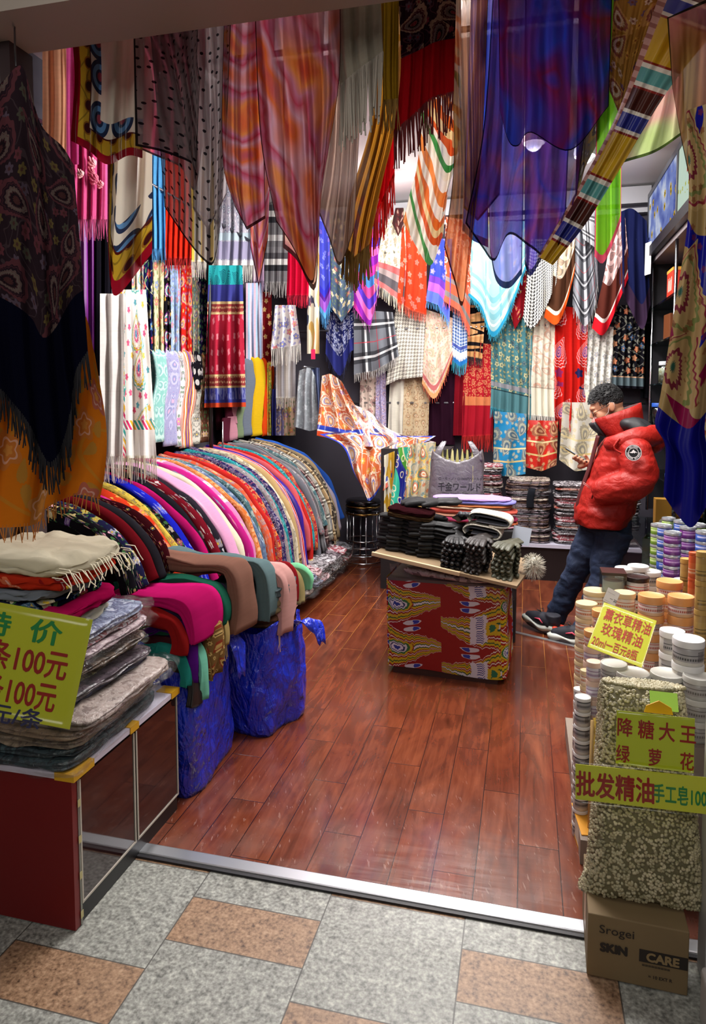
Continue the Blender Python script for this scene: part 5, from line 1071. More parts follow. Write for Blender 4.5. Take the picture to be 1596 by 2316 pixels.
# crumpled packets on the shelf under the long rack
GU = 'sleeved packets under the long counter'
r3 = random.Random(3)
for i in range(26):
    y = 3.55+i%13*.185; lv = i//13; c_ = i*5 % 12
    o = slab('packaged_scarf', PM[c_], (.30, .20, .022), (-1.645+r3.uniform(-.02, .03)+lv*.015, y, .17+lv*.085+r3.uniform(-.006, .006)), (r3.uniform(-.08, .08), .16+r3.uniform(0, .16), r3.uniform(-.15, .15)), None, .012, 300+i, 0, 10, 8, 5.0, 2,
             f'{PN[c_]} packet {"on the low shelf" if lv == 0 else "above the shelf"} under the draped scarves, {["near end", "second", "third", "fourth", "fifth", "sixth", "seventh", "eighth", "ninth", "tenth", "eleventh", "twelfth", "at far end"][i%13]} along', 'packaged scarf', GU)
    if y > 4.3: slab('plastic_sleeve', M_FILM, (.36, .23, .03), (.02, 0, -.002), (0, 0, 0), o, .025, 340+i, 0, 14, 12, 6.0)
# ================================================================== the silk sprawl at the end of the long rack
SILK = dict(cols=['f0e4d0', 'c85a2a', '3a4ac0', 'e8c060', 'd86a4a', 'f4ecdc'])
M_SILKP = m_paisley('d8703a', ['f0e6d0', 'd8a84a', '5a7ac0', 'f2e8d8', 'c8542a', 'f0e4c8'], 5.2, ['f0e0c0', 'c84a2a', 'e0c050', '5a6ab8'], [(0, .05, 'd04a14'), (.05, .065, 'e8e0d8'), (.065, .11, '1c3cb0')], vine='f0e8d8', gloss=.10)
M_SILKV = m_paisley('e0d4cc', ['e8dcd8', '6a5ab0', 'e8c8a0', 'c85a4a', 'f0e8e0'], 5.5, ['c8a0b8', '5a5ac0', 'd87a5a'], vine='8a80c0', gloss=.1)
GSK = 'silks at the end of the long counter'
M_SILKE = m_paisley('d8703a', ['f0e6d0', 'd8a84a', '5a7ac0', 'f2e8d8', 'c8542a', 'f0e4c8'], 4.2, ['f0e0c0', 'c84a2a', 'e0c050', '5a6ab8'], None, vine='f0e8d8', gloss=.10, edge=(.03, '1c3cb0'))
cloth('silk_scarf', M_SILKV, [(800, 915), (840, 935), (880, 985)], [(792, 1010), (880, 1010), (985, 1000)], Y=5.98, label='violet and ivory paisley silk lying behind the orange one', cat='scarf', group=GSK, folds=3, amp=.05, slope=-.2, seed=12, top=.6, R=[(880, 985), (940, 990), (985, 1000)])
cloth('silk_scarf', M_SILKP, [(728, 850), (748, 846), (772, 862)], [(716, 985), (790, 1000), (872, 990)], Y=6.02, R=[(772, 862), (812, 930), (872, 990)], label='orange paisley silk hung up on the corner above the sprawling silk', cat='scarf', group=GSK, folds=3, amp=.06, top=.7, slope=-.15, seed=4, nu=44)
cloth('silk_scarf', M_SILKE, [(722, 982), (800, 975), (880, 985), (985, 986)], [(826, 1118), (834, 1133), (850, 1118), (872, 1076)], Y=5.84, L=[(722, 982), (775, 1010), (800, 1070), (826, 1118)], R=[(985, 986), (930, 1020), (890, 1045), (872, 1076)], label='orange paisley silk sprawling over the end of the long counter with a blue hem', cat='scarf', group=GSK, folds=4, amp=.07, top=.7, slope=-.25, seed=9, nu=60, nv=34)
cloth('silk_scarf', M_SILKP, [(880, 1010), (930, 990), (960, 1000)], [(866, 1110), (890, 1090), (920, 1120)], Y=5.45, label='pale paisley silk fold between the sprawling silk and the green one', cat='scarf', group=GSK, folds=2, amp=.05, slope=-.1, seed=15, top=.6)
o = MB().box((-1.12, 5.37, 0), (-.58, 5.80, 1.14)).build('display_stand', plain('stand_dark', '1a1618', .6), None, False); tag(o, 'dark stand covered by the pile of bright silks', 'stand')
m, o = newmat('green_chain_silk'); u, v = uv(); q = u+.35*v+.03*sin(v*14.0)
c = ramp(fract(q*3.4), [(0, '2ab89a'), (.34, '3acaa8'), (.46, '1c2490'), (.72, '2a3a9a'), (.78, '4a9a2a'), (.95, 'd8d0a0')]); lx, ly, cc = cell(u, v, 16.0, .2); r = sqrt(lx*lx+ly*ly*.5); c = mix(band(r, .2, .3)*(cc[0] > .4), c, 'e8e0c0'); cloth_out(o, c, .1, .1)
cloth('silk_scarf', m, [(900, 1012), (934, 1010)], [(878, 1170), (900, 1190), (918, 1150)], Y=5.30, label='green and blue silk with printed chain hanging over the dark stand', cat='scarf', group='silks on the dark stand', folds=2, amp=.04, seed=2, slope=-.05)
cloth('silk_scarf', m_paisley('d8ccb0', ['d8743a', 'f0e8d8', 'c03a2a', '3a8a8a', 'e8c050'], 7, ['2a9aa8', 'c86a3a', 'e8d060'], [(0, .02, '2a8a9a')], gloss=.08, vine='8a9a9a'), [(928, 1004), (985, 1000)], [(906, 1150), (935, 1170), (980, 1160)], Y=5.26, label='cream orange and teal paisley silk hanging beside the green silk', cat='scarf', group='silks on the dark stand', folds=4, amp=.05, seed=6, slope=-.05)
cloth('silk_scarf', m_ikat('c8a84a', ['c8c08a', 'c8a030', 'e0dcc8', '2a3a8a', 'c89a2a'], 2.4, .1, .05), [(868, 1030), (892, 1020)], [(868, 1170), (888, 1180)], Y=5.34, label='mustard and blue silk at the side of the green chain silk', cat='scarf', group='silks on the dark stand', folds=2, amp=.03, seed=8)
# ================================================================== stools
def stool(p, label, h, rot):
    t = empty('stool', p, rot, label, 'stool', 'stools nested at the end of the long counter')
    MB().lathe([(0, 0), (.15, 0), (.165, .012), (.168, .03), (.155, .05), (.08, .056), (0, .057)], (0, 0, h-.055), 32).build('seat', plain('stool_black', '0c0b0e', .25, coat=.4), t)
    MB().lathe([(.162, 0), (.168, .004), (.168, .014), (.162, .018)], (0, 0, h-.075), 32).build('rim', plain('stool_brass', 'a8864a', .25, metal=1.0), t)
    for k in range(4):
        a = k*PI/2+.4; MB().tube([(.15*math.cos(a), .15*math.sin(a), h-.06), (.155*math.cos(a), .155*math.sin(a), .14), (.19*math.cos(a), .19*math.sin(a), .012)], .008, 8).build('leg', M_CHROME, t)
    for z, r in ((.15, .157), (.02, .192)): MB().tube([(r*math.cos(2*PI*i/32), r*math.sin(2*PI*i/32), z) for i in range(32)], .007, 8, 0, False, True).build('ring', M_CHROME, t)
    return t
ps = PZ(821, 1270)
stool((ps.x, ps.y, 0), 'black seated chrome stool at the bottom of the nested pair', .535, 0)
stool((ps.x, ps.y, .066), 'black seated chrome stool nested on top of the other', .535, .78)
# ================================================================== the display box in the middle of the floor
m, o = newmat('ikat_cover'); u, v = uv(); M_IK = m
j = (noise(comb(u*3.0, v*90.0), 1.0, 3.0)-.5)*.10; uu = (u+.015)/.33; side = (fract(uu*.5) > .5); fu = fract(uu)
x_ = side*(1.0-fu)+(1.0-side)*fu+j                    # 0 at the outer edge of a panel, 1 at the seam
vv = v/.25+side*.42+.22*(1.0-x_)*(1.0-side*2.0)*.0+.06*sin(u*17.0); fv = absx(fract(vv+(noise(comb(u*50.0, v*4.0), 1.0, 2.0)-.5)*.16)-.5)
e_ = fv/maxx(.50-.40*x_, .06)
c = ramp(clamp(e_*.6), [(0, 'c9c4cc'), (.06, '1f4a2a'), (.12, 'bfa01c'), (.22, '8e1614'), (.28, 'd4cfc8'), (.31, '8e1614'), (.36, 'bfa01c'), (.45, '2a5a2a'), (.49, 'bfa01c'), (.55, '8e1614'), (.60, 'd4cfc8'), (.625, '8e1614')])
ey = sqrt((fv/.19)*(fv/.19)+((x_-.24)/.30)*((x_-.24)/.30))
ring_ = ramp(clamp(ey), [(0, '2a3a8c'), (.22, 'd0ccd4'), (.40, '26305a'), (.5, 'c8c4cc'), (.62, '2a6a38'), (.78, 'c4a41c'), (.93, '8e1614')]); c = mix((ey < 1.0)*(1.0-side), c, ring_)
fan = band(x_, .24, .52)*(fv < .30); tooth = (fract(fv*22.0+.5) < .42)*band(x_, .30, .42); c = mix(fan*side, c, 'ccc6d0'); c = mix(tooth*side*(fv < .28), c, '26307a'); c = mix((ey < .7)*side*(x_ < .26), c, 'c4a41c'); c = mix((ey < .5)*side*(x_ < .2), c, '1f6a4a')
hv = absx(fract(vv)-.5); ht = .5-hv; hx = x_-.52; hh = sqrt(hx*hx*18.0+(ht-.075)*(ht-.075)*150.0)+(noise(comb(u*12.0, v*60.0), 1.0, 2.0)-.5)*.35; c = mix((hh < .66), c, 'c8c3ca'); c = mix((hh < .56)*(hx > .01), c, '2a3a9c')
cloth_out(o, c, .03, .04)
rz = -.05
db = empty('display_box', (-.41, 3.98, 0), rz, 'box covered in red yellow ikat cloth standing in the middle of the floor', 'display box')
MB().box((-.28, -.27, 0), (.30, .25, .08)).build('base', plain('box_base', '3a1c14', .5), db, False)
MB().box((-.31, -.28, .53), (.33, .26, .545)).build('top_board', plain('box_board', '4a4240', .6), db, False)
mb = MB(); N = 96; vs = []; us = []; fs = []
def ringp(s):
    w, d = .66, .56; per = 2*(w+d); q = s*per
    if q < w: return (-w/2+q, -d/2)
    q -= w
    if q < d: return (w/2, -d/2+q)
    q -= d
    if q < w: return (w/2-q, d/2)
    return (-w/2, d/2-(q-w))
for jv in range(13):
    t_ = jv/12
    for i in range(N+1):
        s = i/N; x, y = ringp(s % 1); f = (1-t_)
        k = 1+.015*f+.012*mnoise.noise(Vector((s*14, t_*3, 2)))
        r_ = (abs(x/.33)**14+abs(y/.28)**14)**(-1/14)*max(abs(x/.33), abs(y/.28))
        vs.append((x*k*min(1, r_+.0)+.015*f, y*k*min(1, r_), .035+.50*t_+.008*math.sin(s*22)*f)); us.append((s*2.44, t_*.5))
for jv in range(12):
    for i in range(N): fs.append((jv*(N+1)+i, jv*(N+1)+i+1, (jv+1)*(N+1)+i+1, (jv+1)*(N+1)+i))
mb.add(vs, fs, us, 0, [(.5, .5)]*len(vs)); mb.build('cover_cloth', M_IK, db)
# tilted board with gloves
bd = empty('tray_board', (-.37, 3.90, .632), -.17, 'cream edged board laid on the ikat box, carrying the gloves', 'board')
tilt = Matrix.Rotation(.125, 4, 'Y'); bd.rotation_euler = (0.0, .125, -.17)
q = MB().box((-.40, -.30, -.008), (.40, .30, .008)).build('panel', plain('board_wood', '8a7458', .6), bd, False)
q = MB().box((-.405, -.306, -.010), (.10, -.29, .013)).build('edge_strip', plain('board_edge', 'c8b18a', .6), bd, False); bevel(q, .003)
m_bag = slab('plastic_sleeve', M_FILM, (.62, .34, .05), (-.40, 3.80, .555), (0, .03, -.15), None, .03, 70, 0, 20, 16, 6.0); tag(m_bag, 'flattened clear plastic bags squeezed between the ikat box and the board', 'plastic bag')
slab('backing', m_packed(['8a7a7a', 'a89a9a', '5a4a4a'], 18), (.50, .26, .03), (0, 0, .008), (0, 0, 0), m_bag, .012, 71)
pl = cloth('plastic_sleeve', M_FILM, [(1062, 1325), (1180, 1340)], [(1095, 1340), (1140, 1378), (1156, 1362)], Y=3.52, label='loose clear plastic sheet hanging from the board over the ikat cloth', cat='plastic sheet', folds=3, amp=.02, seed=2)
# a glove: palm, four fingers, thumb, cuff, grown into one skin
def fuse(parts, vox, name, mat, smooth=3, parent=None):
    o = parts.build(name, mat, parent)
    md = o.modifiers.new('r', 'REMESH'); md.mode = 'VOXEL'; md.voxel_size = vox
    sm = o.modifiers.new('s', 'SMOOTH'); sm.iterations = smooth; sm.factor = .5
    dg = bpy.context.evaluated_depsgraph_get(); me = bpy.data.meshes.new_from_object(o.evaluated_get(dg)); o.modifiers.clear(); o.data = me
    me.materials.clear(); me.materials.append(mat); me.polygons.foreach_set('use_smooth', [True]*len(me.polygons)); return o
def glove_mesh(mat, curl=.02, name='glove'):
    mb = MB()
    mb.ellipsoid((0, .0, .013), (.047, .055, .015), None, 16, 10); mb.ellipsoid((0, -.05, .013), (.042, .05, .013), None, 14, 8)
    for i, (x, L) in enumerate(((-.035, .060), (-.012, .073), (.012, .070), (.034, .054))):
        mb.tube([(x*.8, .03, .013), (x*1.05, .055, .015), (x*1.2, .055+L*.6, .013-curl*.4), (x*1.28, .055+L, .008-curl)], [.014, .0148, .014, .0105], 10)
    mb.tube([(-.035, -.02, .012), (-.062, .015, .012), (-.07, .045, .009)], [.015, .0135, .009], 10)
    mb.tube([(0, -.03, .012), (0, -.12, .012)], [.02, .02], 8)
    mb.ellipsoid((0, -.09, .012), (.045, .05, .0125), None, 14, 8)
    return fuse(mb, .0042, name, mat, 2)
def m_leather(c, rough=.55):
    m, o = newmat(nm('glove_leather')); p = objco(); n = noise(p, 60.0, 4.0); n2 = noise(p, 14.0, 2.0)
    principled(o, mix(n2*.4, c, '050505'), rough, normal=bumpn(n+n2, .35, .003), coat=.05); return m
LB, LBR, LOL, LGR, LKN = m_leather('0e0d10'), m_leather('2c2624'), m_leather('4a4a38'), m_leather('33343a', .6), m_leather('0c0b0e', .85)
gp = {k: glove_mesh(mt, cv) for k, mt, cv in (('b', LB, .004), ('br', LBR, .016), ('ol', LOL, .016), ('gr', LGR, .01), ('kn', LKN, .002))}
for g in gp.values(): g.location = (0, 0, -5)
gu = set()
BM = Matrix.Translation(bd.location) @ Matrix.Rotation(-.17, 4, 'Z') @ Matrix.Rotation(.125, 4, 'Y')
def glove(k, lx, ly, lz, rz, label, grp, sc=1.0, tiltx=0.0, zs=1.0):
    M = BM @ Matrix.Translation((lx, ly, .012+lz)) @ Matrix.Rotation(rz, 4, 'Z') @ Matrix.Rotation(tiltx, 4, 'X')
    if k not in gu: o = gp[k]; gu.add(k); tag(o, label, 'glove', grp)
    else: o = dup(gp[k], label=label, group=grp); o['category'] = 'glove'
    o.matrix_world = M @ Matrix.Diagonal((sc, sc, sc*zs, 1)); return o
GG = 'gloves piled on the board'; r4 = random.Random(9)
ordw = ['lowest', 'second up', 'third up', 'fourth up', 'fifth up', 'sixth up', 'seventh up', 'eighth up', 'ninth up', 'tenth up', 'eleventh up']
def pile(k, lx, ly, n, rz, nmz, where, dz=.022, sc=1.0, topn=None):
    for i in range(n):
        glove(k, lx+r4.uniform(-.008, .008), ly+r4.uniform(-.01, .01), i*dz, rz+r4.uniform(-.12, .12), f'{nmz} glove, {"topmost" if i == n-1 else ordw[i]} in the pile {where}', GG, sc*r4.uniform(.97, 1.03), r4.uniform(-.03, .03), .85)
pile('kn', -.31, -.13, 9, 1.5, 'black knitted', 'nearest the stools')
pile('kn', -.14, -.12, 9, 1.65, 'black knitted', 'second from the stools')
pile('b', .02, -.16, 7, PI+.1, 'black leather', 'in the middle of the board front')
pile('br', .155, -.15, 8, PI-.05, 'dark brown leather', 'beside the olive gloves')
pile('ol', .30, -.12, 8, PI-.12, 'olive leather', 'by the white pompom')
pile('kn', -.24, .10, 9, 1.4, 'black wool', 'behind the knitted ones', sc=1.1)
pile('b', .0, .08, 8, 2.6, 'black suede', 'behind the middle leather gloves', sc=1.1)
for i, (mt, lb, z) in enumerate(((m_plain('2a1014'), 'dark wine folded knit', .222), (m_plain('4a3826'), 'brown folded knit', .198))):
    o = slab('folded_knit', mt, (.26, .20, .022), (0, 0, 0), (0, 0, 0), None, .008, 90+i, 0, 12, 10, 4, 2, lb+' lying on the pile of black knitted gloves by the stools', 'knitwear'); o.matrix_world = BM @ Matrix.Translation((-.27, -.10, z+.01)) @ Matrix.Rotation(.1, 4, 'Z')
glove('kn', -.20, .02, .262, 2.0, 'large black glove lying slantwise on top of all the piles', GG, 1.35, -.12)
glove('gr', -.0, .05, .215, PI+.5, 'dark grey glove with spread fingers lying before the coral scarves', GG, 1.05, .35)
m, o = newmat('white_fur'); p = objco(); n = noise(p, 90.0, 4.0, 1.0); principled(o, mix(n, 'b8b09c', 'f0ece0'), .95, normal=bumpn(n, 1.0, .01)); M_FUR = m
def furcuff(lx, ly, lz, w, lab, sd):
    o = strip('fur_muff', M_FUR, [(-w/2, 0, .012), (-w/2-.015, 0, .035), (-w/2+.02, 0, .062), (0, 0, .066), (w/2-.02, 0, .060), (w/2+.008, 0, .036), (w/2-.015, 0, .012), (0, 0, .008)], .16, .018, (0, 1, 0), None, 40, .008, sd, 'round'); tag(o, lab, 'muff', 'white fur muffs on the board')
    li = strip('lining', m_plain('6a6c74'), [(-w/2+.01, 0, .022), (-w/2+.004, 0, .035), (-w/2+.02, 0, .048), (w/2-.02, 0, .047), (w/2-.006, 0, .035), (w/2-.02, 0, .022), (-w/2+.03, 0, .02)], .157, .008, (0, 1, 0), o, 30, .003, sd)
    o.matrix_world = BM @ Matrix.Translation((lx, ly, lz)) @ Matrix.Rotation(.08, 4, 'Z'); return o
furcuff(.13, .02, .155, .18, 'lower white fur muff with grey lining on the glove piles', 31)
furcuff(.16, .03, .225, .21, 'upper white fur muff with grey lining on the glove piles', 32)
for (lx, sd, lb, zz_) in ((.03, 41, 'cream fur trimmed cuff between black and white ones', .17), (.22, 42, 'black fur piece at the corner under the olive gloves', .0)):
    pass
mb = MB(); r5 = random.Random(4); P0 = BM @ Vector((.43, -.02, .06))
mb.ellipsoid((0, 0, 0), (.035, .035, .045), None, 20, 14)
for i in range(420):
    a, z = r5.uniform(0, 2*PI), r5.uniform(-1, 1); d = Vector((math.cos(a)*math.sqrt(1-z*z), math.sin(a)*math.sqrt(1-z*z), z*1.2)); e = d+Vector((r5.uniform(-.3, .3), r5.uniform(-.3, .3), -.25))
    mb.tube([d*.034, d*.034+e*.02, d*.034+e*.032], [.0015, .0011, .0004], 3, 0, False)
o = mb.build('fur_pompom', M_FUR); o.location = P0; tag(o, 'white fur pompom hanging off the board corner', 'pompom')
MB().tube([(0, 0, .04), (-.03, 0, .05), (-.06, 0, .02)], .003, 6).build('cord', m_plain('c8c0b0'), o)
mb = MB().box((-.05, -.0012, 0), (.05, .0012, .10)); o = mb.build('price_card', plain('card_grey', '9aa0ac', .5), None, False); o.matrix_world = BM @ Matrix.Translation((.33, .06, .14)) @ Matrix.Rotation(-.3, 4, 'X'); tag(o, 'grey blank card standing behind the olive gloves', 'card')
# low stand behind, with folded pastel scarves and the shopping bag
st = MB().box((-.66, 4.36, 0), (-.04, 4.86, .72)).build('display_stand', plain('stand_black', '141216', .5), None, False); bevel(st, .01); tag(st, 'black stand behind the ikat box carrying pastel scarves', 'stand')
zc = .723
for i, (c_, lb, h, wd) in enumerate((('d8a8b8', 'pale rose', .016, .60), ('d87a52', 'salmon orange', .014, .56), ('c44a74', 'raspberry pink', .026, .58), ('dca88c', 'peach', .018, .54), ('dc6a5c', 'coral', .028, .56), ('d8c0a8', 'sand', .012, .5), ('dc8a5a', 'apricot', .014, .54), ('8a88d0', 'periwinkle', .020, .54), ('b89ad8', 'lilac', .010, .5))):
    o = slab('folded_scarf', m_plain(c_), (wd, .24, h), (-.33+.012*((i*5) % 3-1), 4.47, zc), (0, .01, .04*((i*7) % 3-1)), None, .006, 400+i, 0, 18, 10, 3.2, 1, f'{lb} folded scarf in the pile before the grey shopping bag', 'scarf', 'pastel scarves folded on the black stand'); zc += h+.003
bag = empty('shopping_bag', (-.45, 4.70, .723), .12, 'grey translucent plastic shopping bag with black Japanese print standing on the black stand', 'bag')
m, o = newmat('grey_bag_plastic'); p = objco(); x, y, z = sep(p); n = noise(comb(x*4.0, y*4.0, z*1.2), 1.0, 5.0, 1.8); n2 = noise(p, 16.0, 4.0, 2.0)
principled(o, mix(n, '5c565c', '77727a'), .35, normal=bumpn(n+n2*.5, .7, .02), coat=.2, alpha=.96); M_GB = m
mb = MB(); vs = []; fs = []; N = 56; K = 26
for j in range(K+1):
    t_ = j/K; w_ = .20-.035*t_-.02*math.exp(-t_*14); d_ = .105-.045*t_
    for i in range(N):
        a = 2*PI*i/N; cx, sy = math.cos(a), math.sin(a); q = (abs(cx)**3.4+abs(sy)**3.4)**(-1/3.4)
        n_ = mnoise.noise(Vector((cx*2, sy*2, t_*3)))*.012+abs(mnoise.noise(Vector((cx*6, sy*6, t_*5))))*.006
        top = .42+.10*max(0, abs(cx)-.45)-.03*abs(sy)*max(0, 1-abs(cx)*1.6)
        vs.append((cx*q*w_+cx*n_, sy*q*d_+sy*n_, top*t_))
for j in range(K):
    for i in range(N): i2 = (i+1) % N; fs.append((j*N+i, j*N+i2, (j+1)*N+i2, (j+1)*N+i))
c0 = len(vs); vs.append((0, 0, .004)); fs += [((i+1) % N, i, c0) for i in range(N)]
mb.add(vs, fs); q = mb.build('body', M_GB, bag); q.modifiers.new('t', 'SOLIDIFY').thickness = .0015
for sx in (-1, 1):
    for sy in (-1, 1):
        strip('handle', M_GB, [(sx*.145, sy*.04, .40), (sx*.125, sy*.038, .46), (sx*.10, sy*.02, .505), (sx*.085, 0, .53)], .055, .004, (1, 0, 0), bag, 12, .006, 3, 'round', taper=lambda f: 1-.45*f)
M_INK = plain('print_black', '121014', .6)
fm = frame((-.115, -.106, .115), (1, 0, 0), (0, .12, 1))
text('千金ワールド', .062, frame((-.128, -.104, .205), (1, 0, 0), (0, .1, 1)), M_INK, bag, 'lettering', .0016, .78)
text('ロ・モ・ノ・ロ1000円ワールド', .022, frame((-.125, -.102, .275), (1, 0, 0), (0, .1, 1)), M_INK, bag, 'lettering', .0006, .95)
text('1000yen Amusement Dream', .015, frame((-.10, -.105, .180), (1, 0, 0), (0, .1, 1)), M_INK, bag, 'lettering', .0003)
text('1st amuse. bargain shop', .015, frame((-.10, -.106, .160), (1, 0, 0), (0, .1, 1)), M_INK, bag, 'lettering', .0003)
for i in range(7):
    o = slab('folded_scarf', m_plain(('b8b078', 'a8a468', 'c4bc8a', 'b0a870', 'bcb47c', 'a8a06a', 'c0b884')[i]), (.03, .12, .40), (-.45-.10+.034*i, 4.70, .79), (0, 0, .12), None, .006, 500+i, 0, 6, 8, 3, 0, f'khaki green folded scarf standing in the grey shopping bag, {["first", "second", "third", "fourth", "fifth", "sixth", "last"][i]} from the silks', 'scarf', 'scarves packed in the grey shopping bag')
# ================================================================== the man in the red jacket
YP = 4.60
def Q(x, y, d=0.0): return PY(x, y, YP+d)
M_SKIN = None
m, o = newmat('skin'); n = noise(objco(), 30.0, 3.0); principled(o, mix(n, 'b07a5c', 'c48e70'), .55, spec=.4); M_SKIN = m
man = empty('person', (.42, YP, 0), 0, 'person in a red puffer jacket and blue jeans leaning back while looking at a phone', 'person')
def own(o): o.parent = man; o.matrix_parent_inverse = Matrix.Translation(man.location).inverted(); return o
def wrinkle(o, amp, sc, seed=0, st=(1, 1, 1)):
    me = o.data; ns = [v.normal.copy() for v in me.vertices]
    for v, n in zip(me.vertices, ns):
        p = v.co; q = Vector((p.x*st[0]*sc+seed, p.y*st[1]*sc, p.z*st[2]*sc))
        v.co = p+n*(amp*(mnoise.noise(q)+.5*mnoise.noise(q*2.3)))
    me.update(); return o
# --- body: head, neck, trunk, arms, legs and hands in one skin
hd = Q(1371, 911); tl = Matrix.Rotation(-.42, 3, 'Y')       # head bowed towards -X
b = MB()
def H(v): return hd+tl @ Vector(v)
b.ellipsoid(hd, (.098, .078, .10), tl, 24, 16)
b.ellipsoid(H((-.040, 0, -.055)), (.062, .062, .075), tl, 20, 12)
b.ellipsoid(H((-.058, 0, -.105)), (.040, .042, .034), tl, 16, 10)           # chin
b.ellipsoid(H((-.088, 0, .0)), (.022, .055, .018), tl, 14, 8)               # brow
b.tube([H((-.094, 0, -.01)), H((-.112, 0, -.04)), H((-.118, 0, -.058))], [.010, .013, .015], 10)   # nose
b.ellipsoid(H((-.100, .0, -.062)), (.014, .021, .010), tl, 12, 8)
b.ellipsoid(H((-.092, 0, -.088)), (.016, .027, .011), tl, 12, 8)             # lips
for s_ in (-1, 1):
    b.ellipsoid(H((-.085, s_*.036, -.028)), (.018, .022, .014), tl, 12, 8)
    b.ellipsoid(H((.012, s_*.077, -.030)), (.021, .011, .034), tl @ Matrix.Rotation(.25, 3, 'Y'), 14, 10)   # ears
    b.ellipsoid(H((-.065, s_*.045, -.060)), (.030, .022, .030), tl, 12, 8)
nk = Q(1402, 975)
b.tube([H((.025, 0, -.06)), Q(1398, 958), Q(1410, 985)], [.058, .060, .068], 16)
sh = {s_: Q(1428, 1012, s_*.19) for s_ in (-1, 1)}
pel = Q(1372, 1195)
b.tube([Q(1412, 985), Q(1412, 1040), Q(1395, 1110), pel], [.10, .135, .13, .13], 20); b.tube([sh[-1], sh[1]], [.065, .065], 14)
for s_, mid in ((-1, [Q(1446, 1082, -.24), Q(1400, 1108, -.20), Q(1362, 1112, -.16)]), (1, [Q(1420, 1080, .24), Q(1375, 1080, .20), Q(1345, 1054, .12)])):
    b.tube([sh[s_], mid[0]], [.055, .045], 12); b.tube(mid, [.044, .038, .028], 12)
b.ellipsoid(Q(1352, 1112, -.15), (.045, .03, .04), None, 12, 8)
hipA, kneeA, ankA = Q(1352, 1200, .04), Q(1302, 1292, .06), Q(1254, 1398, .14)
hipB, kneeB, ankB = Q(1388, 1200, -.06), Q(1362, 1305, -.10), Q(1318, 1425, -.10)
for h_, k_, a_ in ((hipA, kneeA, ankA), (hipB, kneeB, ankB)): b.tube([h_, k_, a_], [.085, .058, .040], 14)
# the hand that holds the phone: palm, thumb over the edge, four fingers curled below
pc = Q(1325, 1042, .10); ph0, ph1 = Q(1277, 1016, .10), Q(1326, 1046, .10); pd = (ph1-ph0).normalized(); pn = Vector((0, 1, 0)).cross(pd).normalized()
if pn.z < 0: pn = -pn
b.tube([Q(1348, 1055, .12), pc+Vector((.02, 0, -.03))], [.030, .034], 12)
b.ellipsoid(pc+pn*-.030, (.045, .040, .022), Matrix.Rotation(-.5, 3, 'Y'), 14, 10)
for i in range(4):
    q = pc-pd*(.010+.022*i)*1.0
    k = (.062, .068, .065, .052)[3-i]
    b.tube([q+pn*-.03+Vector((0, .01, 0)), q+pn*-.026+Vector((0, -.030, 0)), q+pn*-.012+Vector((0, -.046, 0)), q+pn*.004+Vector((0, -.044, 0))], [.0105, .010, .0092, .0075], 8)
b.tube([pc+pn*-.01+Vector((.02, .034, 0)), pc-pd*.012+pn*.020+Vector((0, .030, 0)), pc-pd*.03+pn*.022+Vector((0, .006, 0))], [.015, .0125, .0095], 10)
body = own(fuse(b, .0055, 'body', M_SKIN, 2))
# --- phone
mid = (ph0+ph1)/2; L = (ph1-ph0).length
M4 = Matrix.Translation(mid+pn*.006) @ Matrix((pd, Vector((0, 1, 0)), pd.cross(Vector((0, 1, 0))))).transposed().to_4x4()
phn = empty('phone', mid, 0, 'dark mobile phone held by the person in the red jacket', 'phone'); phn.matrix_world = M4
q = MB().box((-L/2, -.036, -.004), (L/2, .036, .004)).build('body', plain('phone_dark', '22242c', .3), phn, False); bevel(q, .003)
MB().box((-L/2+.004, -.033, (.0042 if M4.to_3x3().col[2].z > 0 else -.0047)), (L/2-.004, .033, (.0047 if M4.to_3x3().col[2].z > 0 else -.0042))).build('screen', plain('phone_screen', '8a98a4', .2, emit='9ab0c0', es=.4), phn, False)
# --- hair
M_HAIR = plain('hair_black', '0a090c', .6)
h = MB(); r6 = random.Random(2)
h.ellipsoid(H((.012, 0, .022)), (.100, .084, .092), tl, 24, 16)
hair = None
mb = MB(); mb.v = []; 
keep = []
hv = [Vector(v) for v in h.v]; inv = tl.inverted()
vs = []
for v in hv:
    l = inv @ (v-hd); vs.append(l)
fs = []
for f in h.f:
    c_ = sum((vs[i] for i in f), Vector())/len(f)
    lim = .008 if c_.x < -.045 else (-.035 if c_.x < .02 else -.075)
    if c_.z > lim and not (c_.x < -.03 and c_.z < .035): fs.append(f)
mb.add(hv, fs)
for i in range(1500):
    a, z = r6.uniform(0, 2*PI), r6.uniform(-.5, 1); rr = math.sqrt(max(0, 1-z*z)); l = Vector((.012+.1*rr*math.cos(a), .084*rr*math.sin(a), .022+.092*z))
    lim = .03 if l.x < -.045 else (-.03 if l.x < .02 else -.07)
    if l.z < lim: continue
    n_ = Vector((l.x/.1, l.y/.084, (l.z-.02)/.092)).normalized(); d = (n_*.6+Vector((-.75, r6.uniform(-.3, .3), .25+r6.uniform(-.3, .3)))).normalized(); ln = .020 if l.z > .03 else .008
    p0 = l*.985; mb.tube([H(p0), H(p0+d*ln*.6), H(p0+d*ln+Vector((-.003, 0, -.003)))], [.0028, .0021, .0006], 3, 0, False)
own(mb.build('hair', M_HAIR))
